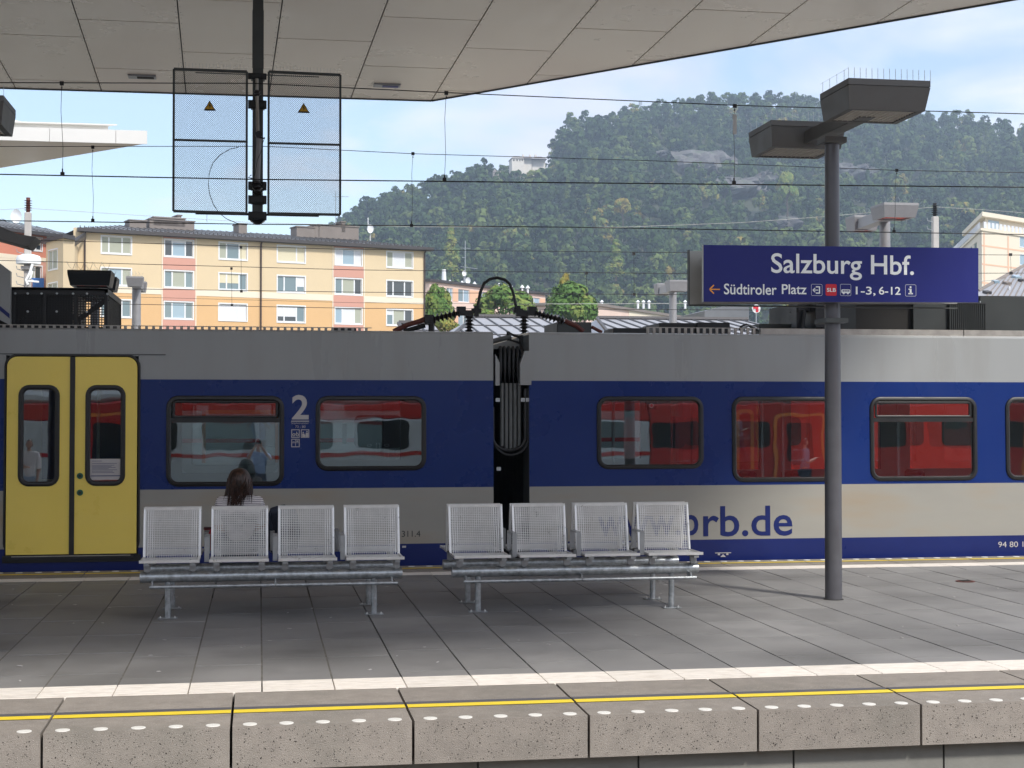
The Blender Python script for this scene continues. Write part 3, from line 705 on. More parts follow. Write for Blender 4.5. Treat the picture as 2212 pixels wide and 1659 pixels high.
for off, r_ in ((0.0, .017), (0.034, .013)):
    xa, xb = gx0 + .0 - .0 + off * .1, P(1131, 900, yh).x + off
    pts = [(xa, yh - .1, ht(880))] + [((xa + xb) / 2 - (xb - xa) / 2 * math.cos(t), yh - .1, ht(945) - (ht(945) - ht(972 + off * 300)) * math.sin(t)) for t in [math.pi * k / 12 for k in range(13)]] + [(xb, yh - .1, ht(840))]
    MB().tube(pts, r_, 8).build('loop_cable', M['black'], train, smooth=True)
for (u0, u1, v0, v1) in ((1119, 1143, 759, 832),):
    a, b_ = P(u0, v1, yh), P(u1, v0, yh); MB().prism([(a.x, a.z), (b_.x, a.z), (b_.x, b_.z), (a.x + .05, b_.z), (a.x, b_.z - .14)], yh - .14, yh - .02).build('end_cover', M['tgrey'], train)
a, b_ = P(1066, 833, yh), P(1075, 772, yh); MB().prism([(a.x, a.z), (b_.x, a.z), (b_.x, b_.z - .06), (a.x, b_.z + .03)], yh - .14, yh - .02).build('end_cover', M['tgrey'], train)
for (u0, v0) in ((1121, 864), (1132, 864), (1067, 864), (1069, 1012)):
    a = P(u0, v0, yh); MB().box(a.x, a.x + .045, yh - .125, yh - .118, a.z - .02, a.z + .02).build('clamp', M['galv'], train)
a, b_ = P(1062, 738, TY + .5), P(1104, 727, TY + .5); MB().tube([a, b_], 0.028, 12).build('damper', M['hose'], train, smooth=True)
pts = [P(1100, 722, TY + .5), P(1122, 733, TY + .5), P(1110, 740, TY + .5), P(1098, 735, TY + .5)]
MB().tube([P(1098, 720, TY + .5), P(1124, 729, TY + .5), P(1140, 728, TY + .5)], .015, 6).tube([P(1098, 733, TY + .5), P(1122, 741, TY + .5), P(1140, 738, TY + .5)], .013, 6).tube([P(1098, 716, TY + .5), P(1098, 736, TY + .5)], .02, 6).tube([P(1126, 724, TY + .5), P(1128, 752, TY + .5)], .03, 8).build('linkage', M['black'], train)
M['rdk'] = mat('roof unit black', (.032, .037, .037), .55, .1, var=.15, vs=3)
# roof gear
YR = TY + 1.0
def rp(u, v, y=YR): return P(u, v, y)
def rbox(name, u0, u1, v0, m_, y0=YR, dy=.8, bev=0.008):
    a, b_ = rp(u0, 700, y0), rp(u1, v0, y0); return MB().box(a.x, b_.x, y0, y0 + dy, RZ - .005, b_.z).build(name, m_, train, bevel=bev)
rbox('roof_box', 1203, 1278, 696, M['dgrey']); rbox('roof_box', 1424, 1502, 698, M['black']); rbox('roof_box', 1505, 1577, 697, M['black'])
rbox('roof_hatch', 1325, 1397, 709, M['black'], dy=.5); rbox('roof_hatch', 717, 770, 709, M['black'], dy=.5); rbox('roof_hatch', 1640, 1722, 700, M['dgrey'], dy=.3)
# vertical insulators
def insulator(a, b_, n, r0, r1, m_, name='insulator'):
    a, b_ = Vector(a), Vector(b_); pts = []; rs = []
    for k in range(n * 2 + 1):
        t = k / (n * 2); pts += [a.lerp(b_, t)]; rs += [r1 if k % 2 else r0]
        if k % 2: pts.insert(-1, a.lerp(b_, t - .25 / n)); rs.insert(-1, r0)
    return MB().tube(pts, rs, 12).build(name, m_, train)
for u in (1013.5, 1132):
    a, b_ = rp(u, 716), rp(u, 683); insulator((a.x, a.y, RZ), b_, 6, .025, .062, M['insul'])
    c = rp(u, 676); MB().box(b_.x - .045, b_.x + .045, YR - .03, YR + .03, b_.z - .005, c.z + .005).box(b_.x - .1, b_.x + .12, YR - .015, YR + .015, c.z, c.z + .03).build('insulator_cap', M['black'], train)
pts = [rp(1031, 668), rp(1034, 650), rp(1038, 630), rp(1046, 612), rp(1058, 603), rp(1074, 600), rp(1090, 604), rp(1101, 613), rp(1108, 630), rp(1112, 648), rp(1116, 668)]
MB().tube(pts, .017, 8).build('arched_cable', M['black'], train, smooth=True)
for u in (1028, 1118): a = rp(u, 672); MB().box(a.x - .05, a.x + .06, YR - .02, YR + .02, a.z - .02, a.z + .03).box(a.x - .02, a.x + .03, YR - .03, YR + .03, a.z - .06, a.z + .06).build('cable_clamp', M['black'], train)
insulator(rp(995, 675), rp(925, 692), 8, .022, .055, M['insul']); insulator(rp(1152, 675), rp(1218, 693), 8, .022, .055, M['insul'])
for u in (996, 1149): a = rp(u, 672); MB().box(a.x - .05, a.x + .05, YR - .04, YR + .04, a.z - .05, a.z + .05).build('terminal', M['black'], train)
a = rp(926, 690); MB().tube([rp(926, 688), rp(880, 702), rp(850, 716)], .028, 8).build('roof_cable', M['rust'], train, smooth=True)
MB().tube([rp(922, 684), rp(900, 693), rp(875, 708)], .012, 6).tube([rp(932, 692), rp(932, 716)], .035, 6).tube([rp(918, 703), rp(872, 716)], .03, 6).box(a.x - .05, a.x + .05, YR - .05, YR + .05, a.z - .05, a.z + .05).build('cable_bracket', M['black'], train)
MB().tube([rp(1220, 693), rp(1245, 704), rp(1260, 716)], .028, 8).tube([rp(1278, 706), rp(1300, 718)], .02, 8).build('roof_cable', M['rust'], train, smooth=True)
for k in range(3): MB().tube([rp(1598 + k * 4, 714), rp(1600 + k * 5, 706), rp(1612 + k * 4, 701 + k), rp(1622 + k * 5, 706 + k), rp(1640, 714)], .014, 6).build('loose_cable', M['galv' if k else 'black'], train, smooth=True)
# perforated rim strips
def rim(u0, u1, v):
    a, b_ = rp(u0, 712, TY + .15), rp(u1, v, TY + .15); mb = MB(); n = int((b_.x - a.x) / .07)
    z1 = b_.z; z0 = RZ - .01
    mb.box(a.x, b_.x, TY + .15, TY + .17, z1 - .008, z1)
    for k in range(n): x = a.x + k * (b_.x - a.x) / n; mb.box(x, x + .028, TY + .15, TY + .17, z0, z1 - .008)
    mb.box(a.x, b_.x, TY + .149, TY + .171, z0, z0 + .006)
    mb.build('perforated_rim', M['alum'], train)
rim(-200, 803, 707.5); rim(1397, 1640, 708.5)
a, b_ = rp(1642, 716, TY + .12), rp(2600, 712, TY + .12); MB().box(a.x, P(2080, 700, TY + .12).x - .004, TY + .1, TY + .16, RZ - .01, a.z + .035).box(P(2080, 700, TY + .12).x + .004, b_.x + 4, TY + .1, TY + .16, RZ - .01, a.z + .035).build('roof_ledge', M['alum'], train, bevel=.004)
# left perforated black cabinet
CYf = TY + .35
a, b_ = P(23, 706, CYf), P(233, 624, CYf); zt2 = b_.z; xL, xR = a.x - 3.0, b_.x
cab = MB()
cab.box(xL, xR, CYf, CYf + .03, zt2 - .07, zt2).box(xL, xR, CYf, CYf + .03, RZ - .01, RZ + .03)
xs_ = [xR - k * .31 for k in range(14)]
for k, x in enumerate(xs_): cab.box(x - .035, x, CYf + .001, CYf + .031, RZ, zt2 - .05)
for k in range(0, 12, 2):
    x2, x1, x0_ = xs_[k], xs_[k + 1], xs_[k + 2]
    for (xa, za, xb, zb_) in ((x2, zt2 - .1, x1, RZ + .1), (x1, RZ + .1, x0_, zt2 - .1)):
        d_ = Vector((xb - xa, 0, zb_ - za)); n_ = Vector((-d_.z, 0, d_.x)).normalized() * .025
        cab.obox(((xa + xb) / 2, CYf + .05, (za + zb_) / 2), d_ / 2, (0, .012, 0), n_)
cab.box(xL, xR + .001, CYf, CYf + 1.6, zt2 - .02, zt2 + .002)
cab.box(xR - .03, xR, CYf, CYf + 1.6, zt2 - .06, zt2).box(xR - .03, xR, CYf + 1.56, CYf + 1.6, RZ, zt2)
c1 = cab.build('roof_cabinet', M['black'], train)
mb = MB(); p_ = .027
x = xR - .03
while x > xL: mb.box(x - .009, x, CYf + .012, CYf + .016, RZ, zt2 - .05); x -= p_
z = RZ + .02
while z < zt2 - .05: mb.box(xL, xR, CYf + .017, CYf + .021, z - .0, z + .009); z += p_
y = CYf + .03
while y < CYf + 1.58: mb.box(xR - .016, xR - .012, y, y + .009, RZ, zt2 - .05); y += p_
z = RZ + .02
while z < zt2 - .05: mb.box(xR - .021, xR - .017, CYf, CYf + 1.58, z, z + .009); z += p_
mb.build('perforated_sheet', M['black'], c1, kind='stuff')
MB().box(xL, xR - .36, CYf + .06, CYf + 1.3, RZ, zt2 - .03).box(xR - .7, xR - .35, CYf + .6, CYf + 1.0, RZ, RZ + .12).build('inner_unit', M['black'], c1)
for u, v in ((33, 634), (60, 634), (90, 634), (123, 634), (158, 634.5), (188, 634.5), (241 - 9, 635), (60, 673), (122.5, 673), (187.5, 673.5)):
    c = P(u, v, CYf); MB().lathe((c.x, CYf - .006, c.z), [(0.012, 0.006), (0.012, -0.002), (0.006, -.004)], 10, 'y').build('bolt', M['galv'], c1)
pts = [P(-30, 548, CYf - .1), P(0, 569, CYf - .1), P(22.7, 586, CYf - .1), P(22.7, 703, CYf - .1), P(0, 691, CYf - .1), P(-30, 676, CYf - .1)]
MB().prism([(p_.x, p_.z) for p_ in pts], CYf - .1, CYf - .02).build('glossy_end_cover', M['tgrey'], train)
pts = [P(-30, 652, CYf - .11), P(0, 661, CYf - .11), P(20.5, 678, CYf - .11), P(20.5, 688, CYf - .11), P(0, 671, CYf - .11), P(-30, 662, CYf - .11)]
MB().prism([(p_.x, p_.z) for p_ in pts], CYf - .104, CYf - .101).build('cover_stripe', M['tdark'], train)
# right cabinet
a = P(1748, 655, CYf); zt3 = P(1900, 649, CYf).z
xa = P(1762, 700, CYf).x
zr = P(2160, 640, CYf).z
cb = MB(); ua, ub = P(1846, 0, CYf).x, P(1970, 0, CYf).x; xe = P(2116, 0, CYf).x
cb.box(xa, ua, CYf, CYf + 1.6, RZ - .01, zt3).box(ua, ub, CYf + .08, CYf + 1.6, RZ + .0, zt3 - .0).box(ua, ub, CYf, CYf + .08, RZ - .01, RZ + .055).box(ua, ub, CYf, CYf + .08, zt3 - .02, zt3)
cb.box(ub, xe, CYf, CYf + 1.6, RZ - .01, zt3).box(xe, 20, CYf + .02, CYf + 1.6, RZ - .01, zr)
cb.box(ub - .6, 20, CYf + .3, CYf + 1.6, zt3, zr)
c2 = cb.build('roof_cabinet', [M['rdk']], train)
MB().box(ua + .003, ub - .003, CYf + .07, CYf + .078, RZ + .056, zt3 - .021).build('dark_recess', M['gap'], c2)
x0_, x1_ = P(2044, 0, CYf).x, P(2121, 0, CYf).x; k = 0; x = x0_
gr = MB().box(x0_, x1_, CYf - .055, CYf - .003, RZ + .0, RZ + .012).box(x0_, x1_, CYf - .055, CYf - .003, zt3 - .03, zt3 - .015).build('grille_frame', M['black'], c2)
while x < x1_: MB().box(x, x + .011, CYf - .05, CYf - .004, RZ + .012, zt3 - .03).build('grille_fin', M['black'], gr) if False else None; x += .024
mb = MB(); x = x0_
while x < x1_: mb.box(x, x + .011, CYf - .05, CYf - .004, RZ + .012, zt3 - .03); x += .024
mb.build('grille_fins', M['rdk'], gr, kind='stuff')
for u in (2053, 2117, 2056 - 90):
    c = P(u, 651, CYf - .03); MB().lathe((c.x, CYf - .03, zt3 - .015), [(.008, 0), (.008, .02)], 8).build('bolt', M['galv'], c2)
# black connector beside it
a = P(1733, 672, CYf + .1); MB().box(a.x - .05, xa + .05, CYf + .1, CYf + .4, a.z, a.z + .1).box(a.x - .06, a.x + .03, CYf + .12, CYf + .3, RZ, a.z + .06).box(xa - .02, xa + .11, CYf - .05, CYf + .2, RZ + .09, a.z + .12).tube([(a.x + .02, CYf + .08, a.z), (a.x - .01, CYf + .06, RZ + .1), (a.x - .02, CYf + .06, RZ)], .02, 6).tube([(xa + .06, CYf - .03, RZ + .1), (xa + .07, CYf - .03, RZ)], .012, 6).build('connector', M['black'], train, bevel=.004)
c = P(1767, 682, CYf); MB().box(c.x, c.x + .03, CYf - .003, CYf + .001, c.z - .04, c.z + .03).build('white_plate', M['white'], train)
# raised glossy hood at far right
pts = [P(2113, 640, CYf + .2), P(2400, 640, CYf + .2), P(2400, 612, CYf + .2), P(2140, 633, CYf + .2)]
a, b_ = P(2140, 637, CYf + .3), P(2330, 619, CYf + .9)
MB().hexa([(a.x, CYf + .3, zr), (20, CYf + .3, zr), (20, CYf + 1.5, zr + .3), (a.x - .2, CYf + 1.5, zr + .3), (a.x, CYf + .3, zr + .03), (20, CYf + .3, zr + .03), (20, CYf + 1.5, zr + .33), (a.x - .2, CYf + 1.5, zr + .33)]).build('roof_hood', M['black'], train) if False else None
# lettering
yl = lambda z: ty(z) - .001
def tt(body, u0, u1, v0, v1, m_, **k):
    um = (u0 + u1) / 2; a, b_ = P(u0, v1, ty(0.8)), P(u1, v0, ty(0.8)); return text(body, a.x, b_.x, a.z, b_.z, yl, m_, train, **k)
tt('2', 630.6, 667, 853, 906, M['paper'], bold=.02, name='class_numeral')
a, b_ = P(629, 910.3, TY + .02), P(667.5, 909, TY + .02); MB().box(a.x, b_.x, 0, .001, a.z - .003, b_.z + .001).build('numeral_underline', M['paper'], train, fn=lambda x, y, z: (x, ty(z) - .002 + y, z))
tt('Sitzplatznummer', 629, 667, 912, 917, M['paper']); tt('73 - 80', 638, 660, 919, 924.5, M['paper'])
def frame_icon(u0, u1, v0, v1, parts):
    a, b_ = P(u0, v1, TY + .02), P(u1, v0, TY + .02); W, Hh = b_.x - a.x, b_.z - a.z; mb = MB(); t = .09
    for (x0, x1, z0, z1) in ((0, 1, 0, t), (0, 1, 1 - t, 1), (0, t, t, 1 - t), (1 - t, 1, t, 1 - t)) + tuple(parts):
        mb.box(a.x + x0 * W, a.x + x1 * W, 0, .001, a.z + z0 * Hh, a.z + z1 * Hh)
    return mb, a, W, Hh
mb, a, W, Hh = frame_icon(629.3, 647.3, 927.5, 945.5, ((.3, .65, .42, .48), (.6, .7, .4, .72)))
for cx_ in (.3, .72):
    pts = [(a.x + W * cx_ + W * .14 * math.cos(t), 0, a.z + Hh * .35 + Hh * .14 * math.sin(t)) for t in [math.pi * 2 * k / 14 for k in range(15)]]; mb.tube(pts, .004, 4)
mb.build('bicycle_pictogram', M['paper'], train, fn=lambda x, y, z: (x, ty(z) - .002 + y, z))
mb, a, W, Hh = frame_icon(650, 668, 927.5, 945.5, ((.15, .42, .1, .5), (.58, .88, .1, .6), (.42, .55, .1, .38)))
for cx_, cz_ in ((.28, .62), (.73, .74)): mb.lathe((a.x + W * cx_, 0, a.z + Hh * cz_), [(W * .09, 0), (W * .09, .001)], 10, 'y')
mb.build('family_pictogram', M['paper'], train, fn=lambda x, y, z: (x, ty(z) - .002 + y, z))
mb, a, W, Hh = frame_icon(629.3, 647.3, 948, 966, ((.48, .54, .1, .9), (.1, .9, .5, .56), (.6, .85, .65, .8), (.15, .4, .62, .68)))
mb.build('luggage_pictogram', M['paper'], train, fn=lambda x, y, z: (x, ty(z) - .002 + y, z))
tt('ET 311.4', 842, 907.8, 1146, 1160, M['ink'])
# width of the tail 'rb.de' is measured, so set the whole address to match it
tt('rb.de', 1518.5, 1711, 1091.6, 1159.5, M['tdark'], bold=.012); tt('www.b', 1290, 1508, 1091.6, 1159.5, M['tdark'], bold=.012)
tt('94 80 18', 2155, 2222, 1169, 1182, M['paper'])
a = P(1562, 1199, TY); MB().box(a.x - .09, a.x + .09, TY - .002, TY - .001, a.z + .02, a.z + .028).prism([(a.x, a.z + .012), (a.x - .03, a.z - .02), (a.x + .03, a.z - .02)], TY - .002, TY - .001).box(a.x - .06, a.x - .035, TY - .002, TY - .001, a.z, a.z + .018).box(a.x + .035, a.x + .06, TY - .002, TY - .001, a.z, a.z + .018).build('jacking_mark', M['paper'], train)
a, b_ = P(1694, 1210, TY - .02), P(2300, 1203, TY - .02); MB().box(a.x, b_.x, TY - .03, TY + .02, a.z - .02, a.z - .01).build('bottom_edge', M['galv'], train)
a = P(873, 1181, TY); MB().box(a.x - .02, a.x + .02, TY - .002, TY - .001, a.z - .01, a.z + .01).build('small_mark', M['paper'], train)
# ================================================================== red and grey trains seen in and through the windows
M['rred'] = mat('red train paint', (0.48, 0.030, 0.022), 0.3, coat=.3, var=.05, vs=1)
M['rgrey'] = mat('light grey train paint', (0.55, 0.62, 0.63), 0.35, coat=.3, var=.05, vs=1)
M['rdark'] = mat('dark train glass', (0.02, 0.025, 0.025), 0.15)
M['ror'] = mat('orange door edge', (0.75, 0.25, 0.05), 0.5)
rj = thing('grey_express_train', 'light grey express train with a red stripe, glimpsed through the windows of the regional train', 'train', (0, 21.2, -.56))
RY = 21.4
MB().box(-16, 5.75, RY, RY + 2.8, -.4, 1.62).build('body', M['rgrey'], rj, bevel=.03)
MB().box(-16, 5.75, RY + .01, RY + 2.79, 1.62, 1.86).build('upper_band', M['rred'], rj)
MB().prism([(0, 0)] * 3, 0, 0) if False else None
mb = MB(); pr = [(RY + .01, 1.86), (RY + .12, 2.15), (RY + .5, 2.42), (RY + 2.2, 2.42), (RY + 2.7, 2.15), (RY + 2.8, 1.86)]
for i in range(len(pr) - 1): mb.q([(-16, *pr[i]), (5.75, *pr[i]), (5.75, *pr[i + 1]), (-16, *pr[i + 1])])
mb.build('roof', M['rgrey'], rj)
zst = P(800, 951, RY).z
MB().box(-16, 5.75, RY - .004, RY + .01, zst - .028, zst + .028).build('red_stripe', mat('red stripe', (0.62, .03, .03), .4), rj)
for u0, u1, v0, v1 in ((560, 668, 900, 965), (765, 868, 897, 968), (1010, 1110, 900, 968), (1385, 1480, 900, 968), (180, 300, 900, 968), (-10, 90, 900, 975)):
    a, b_ = P(u0, v1, RY), P(u1, v0, RY); MB().prism(rrect(a.x, b_.x, a.z, b_.z, .08), RY - .008, RY + .01).build('window', M['rdark'], rj)
for u in (755, ): a, b_ = P(755, 958, RY), P(762, 915, RY); MB().box(a.x - .1, a.x - .04, RY - .01, RY, a.z, b_.z).build('handle', M['dgrey'], rj)
a, b_ = P(722, 1000, RY), P(915, 957, RY); text('railjet', a.x, b_.x, a.z, b_.z, RY - .01, M['white'], rj, outline=.006, name='outlined_lettering')
a, b_ = P(436, 1000, RY), P(515, 886, RY)
mb = MB().box(a.x, a.x + .05, RY - .01, RY, a.z, b_.z).box(b_.x + .5, b_.x + .55, RY - .01, RY, a.z, b_.z).box(a.x, b_.x + .55, RY - .01, RY, b_.z - .05, b_.z).build('door_outline', M['ror'], rj)
rc2 = thing('added_red_train', 'made-up red train behind the regional train, standing in for red reflections in its right windows', 'train', (12, 21.2, -.56))  # added train, stands in for the red mirrored in the right windows
MB().box(5.95, 26, RY, RY + 2.8, -.4, 2.1).build('body', M['rred'], rc2, bevel=.05)
MB().box(5.97, 26, RY + .06, RY + 2.74, 2.101, 2.3).build('roof', M['rgrey'], rc2, bevel=.06)
for u0, u1 in ((1478, 1560), (1640, 1730), (1905, 1995), (2035, 2120), (2250, 2340)):
    a, b_ = P(u0, 962, RY), P(u1, 902, RY); MB().prism(rrect(a.x, b_.x, a.z, b_.z, .08), RY - .008, RY + .01).build('window', M['rdark'], rc2)
a, b_ = P(1590, 1060, RY), P(1628, 884, RY)
mb = MB(); ring(mb, [[(xx, RY - .01, zz) for xx, zz in rrect(a.x, b_.x, a.z, b_.z, .08)], [(xx, RY - .01, zz) for xx, zz in rrect(a.x + .05, b_.x - .05, a.z + .05, b_.z - .05, .05)]]); mb.build('door_outline', M['ror'], rc2)
rt_ = thing('red_commuter_train', 'red commuter train standing behind the camera, seen only as a reflection in the windows', 'train', (0, -6.9, -.56))
QY = -5.25
MB().box(9.72, 40, QY - 2.8, QY, -.4, 2.6).build('body', M['rred'], rt_, bevel=.04)
MB().box(-20, 9.7, QY - 2.8, QY, -.4, 2.2).build('grey_body', M['rgrey'], rt_, bevel=.04)
MB().box(-20, 9.7, QY - 2.8, QY - .02, 2.202, 2.6).build('red_upper_body', M['rred'], rt_, bevel=.04)
MB().box(-20, 40, QY - 2.7, QY - .1, 2.6, 2.9).build('roof', M['rgrey'], rt_, bevel=.1)
x = -18
while x < 38:
    if abs((x % 9) - 4) > .8: MB().prism(rrect(x, x + 1.25, 1.45, 2.15, .12), QY - .01, QY + .012).build('window', M['rdark'], rt_)
    x += 1.85
MB().box(-20, 9.7, QY + .001, QY + .012, 1.27, 1.36).build('red_stripe', M['rred'], rt_)
for x in (-4.2, 13.0, 19.8):
    d_ = MB().prism(rrect(x, x + 1.3, -.1, 2.3, .12), QY + .013, QY + .02).build('door', M['rred'], rt_)
    mb = MB(); ring(mb, [[(xx, QY + .025, zz) for xx, zz in rrect(x - .05, x + 1.35, -.15, 2.35, .15)], [(xx, QY + .025, zz) for xx, zz in rrect(x + .03, x + 1.27, -.07, 2.27, .1)]]); mb.build('door_outline', M['ror'], d_)
    MB().prism(rrect(x + .3, x + 1.0, 1.1, 2.1, .1), QY + .02, QY + .028).build('door_window', M['rdark'], d_)
MB().box(9.72, 40, QY, QY + .006, .1, .22).build('pale_stripe', M['rgrey'], rt_)
# ================================================================== benches
def make_bench(x0, label):
    """x0: X of the left edge of the first near backrest (top)"""
    YN = 12.52                                       # near backrest plane (top)
    b = thing('steel_bench', label, 'bench', (x0 + 1.0, YN + .06, 0), 'double-sided steel mesh benches on the platform')
    Wd, pit = 0.446, 0.526; zs, zt = 0.455, 0.832
    bx0 = x0 - 0.03
    for side_ in (0, 1):
        s = -1 if side_ == 0 else 1                  # near row faces the camera
        yt = YN if side_ == 0 else YN + .10
        yb = yt + (0.06 if side_ == 0 else -.0) * 0
        yb = yt + (-0.0) ; 
        # backrest leans: bottom further out towards the sitter
        ybm = yt + s * 0.075
        ysf = ybm + s * 0.36                         # front edge of the seat
        for k in range(4):
            xa = x0 + k * pit; xb = xa + Wd
            key = side_
            fr = MB(); r_ = .009
            top = lambda x, t: (x, yt + (ybm - yt) * t, zt + (zs - zt) * t)
            def bar(m, p, q_, hw, hd): 
                p, q_ = Vector(p), Vector(q_); d_ = (q_ - p); ax = d_ / 2; n1 = Vector((1, 0, 0)) if abs(d_.x) < 1e-6 else Vector((0, 0, 1))
                if abs(d_.x) < 1e-6: m.obox((p + q_) / 2, ax, Vector((hw, 0, 0)), Vector((0, hd, 0)))
                else: m.obox((p + q_) / 2, ax, Vector((0, 0, hw)), Vector((0, hd, 0)))
            bar(fr, top(xa, 0), top(xb, 0), .011, .010)
            bar(fr, top(xa + .007, 0.01), top(xa + .007, 1), .007, .011); bar(fr, top(xb - .007, 0.01), top(xb - .007, 1), .007, .011)
            br = fr.build('backrest', M['wirew'], b)
            pm = MB(); nh = 27; nv = 25
            for i in range(1, nh):
                t = i / nh; p = top(xa, t); pm.box(xa + .012, xb - .012, p[1] - .0012, p[1] + .0012, p[2] - .0022, p[2] + .0022)
            for i in range(1, nv):
                x = xa + Wd * i / nv; tp, bt = top(x, 0.02), top(x, 1); w_ = .0015 if 4 < i < nv - 4 else .0027
                pm.hexa([(x - w_, bt[1] - .001, bt[2]), (x + w_, bt[1] - .001, bt[2]), (x + w_, bt[1] + .001, bt[2]), (x - w_, bt[1] + .001, bt[2]), (x - w_, tp[1] - .001, tp[2]), (x + w_, tp[1] - .001, tp[2]), (x + w_, tp[1] + .001, tp[2]), (x - w_, tp[1] + .001, tp[2])])
            pm.build('mesh_panel', M['wirew'], br, kind='stuff')
            st = MB(); y0_, y1_ = min(ybm, ysf), max(ybm, ysf); d_ = .012
            st.box(xa - .004, xb + .004, ysf - .010, ysf + .010, zs - .012, zs + .010)
            st.box(xa, xa + .014, y0_, y1_, zs - .010, zs + .006).box(xb - .014, xb, y0_, y1_, zs - .010, zs + .006)
            se = st.build('seat', M['wirew'], b)
            pm = MB()
            for i in range(1, 25): y = y0_ + (y1_ - y0_) * i / 25; pm.box(xa + .012, xb - .012, y - .0026, y + .0026, zs - .004, zs - .002)
            for i in range(1, 25): x = xa + Wd * i / 25; pm.box(x - .0026, x + .0026, y0_, y1_, zs - .003, zs - .001)
            pm.build('mesh_panel', M['wirew'], se, kind='stuff')
            
            ytb = (12.22 if side_ == 0 else 12.83)
            for xx in (xa + .05, xb - .05):
                bk = MB(); bk.box(xx - .02, xx + .02, min(ytb - .03, y0_), max(ytb + .03, y1_) if side_ == 0 else y1_ - .05, zs - .035, zs - .014).box(xx - .012, xx + .012, ytb - .025, ytb + .025, .345, zs - .03).box(xx - .025, xx + .025, ytb - .05, ytb - .03, .37, zs - .02)
                bk.build('seat_bracket', M['steelg'], b)
            if k > 0:
                ar = MB(); xm = xa - .026 if side_ == 0 else xa - .045
                ya, yb2 = ysf - s * .13, ybm - s * .03
                # flat bar: up from the seat frame, over, and back to the backrest
                ar.box(xm - .019, xm + .019, min(ya, ya + s * .009), max(ya, ya + s * .009), zs - .02, .622)
                ar.box(xm - .019, xm + .019, min(ya, yb2), max(ya, yb2), .622, .631)
                ar.box(xm - .019, xm + .019, min(yb2, yb2 - s * .008), max(yb2, yb2 - s * .008), zs + .02, .622)
                ar.build('armrest', M['steelg'], b, bevel=.002)
    xL, xR = x0 - .006, x0 + 2.022
    ZT1 = .322
    for (y, a_, z_) in ((12.22, 0, ZT1), (12.83, 0, ZT1)):
        MB().tube([(xL, y, z_), (xR, y, z_)], .043, 20).build('main_tube', M['galv'], b, smooth=True)
        for xx in (xL + .21, xR - .222):
            MB().tube([(xx, y, .0), (xx, y, z_ - .02)], .0235, 14).build('leg', M['galv'], b, smooth=True)
            fp_ = MB().prism([(xx - .075, .0), (xx + .075, .0), (xx + .075, .008), (xx - .075, .008)], y - .045, y + .045)
            f_ = fp_.build('foot_plate', M['galv'], b, bevel=.003)
            for sx in (-.055, .055): MB().lathe((xx + sx, y - .01, .008), [(.008, 0), (.008, .006), (.004, .007), (.004, .013)], 8).build('bolt', M['wirew'], f_)
    xm = (xL + xR) / 2 + .02
    for (xa, xb) in ((xL + .08, xm - .003), (xm + .003, xR - .045)):
        MB().tube([(xa, 12.10, .258), (xb, 12.10, .258)], .0145, 12).build('front_rail', M['galv'], b, smooth=True)
    for xx in (xL + .1, xm, xR - .09): MB().box(xx - .005, xx + .005, 12.10, 12.2, .26, .30).lathe((xx, 12.10, .268), [(.008, 0), (.008, .014)], 8).build('rail_bracket', M['galv'], b)
    MB().lathe((xR - .24, 12.53, .19), [(.016, -.01), (.016, .01)], 12, 'y').build('rubber_stop', M['porc'], b)
    return b
b1x = P(311, 1105, 12.52).x; b2x = P(968, 1098, 12.52).x
bench1 = make_bench(b1x, 'steel mesh bench on galvanised tube frame where the long-haired woman sits')
bench2 = make_bench(b2x, 'empty steel mesh bench on galvanised tube frame in front of the gap between the cars')
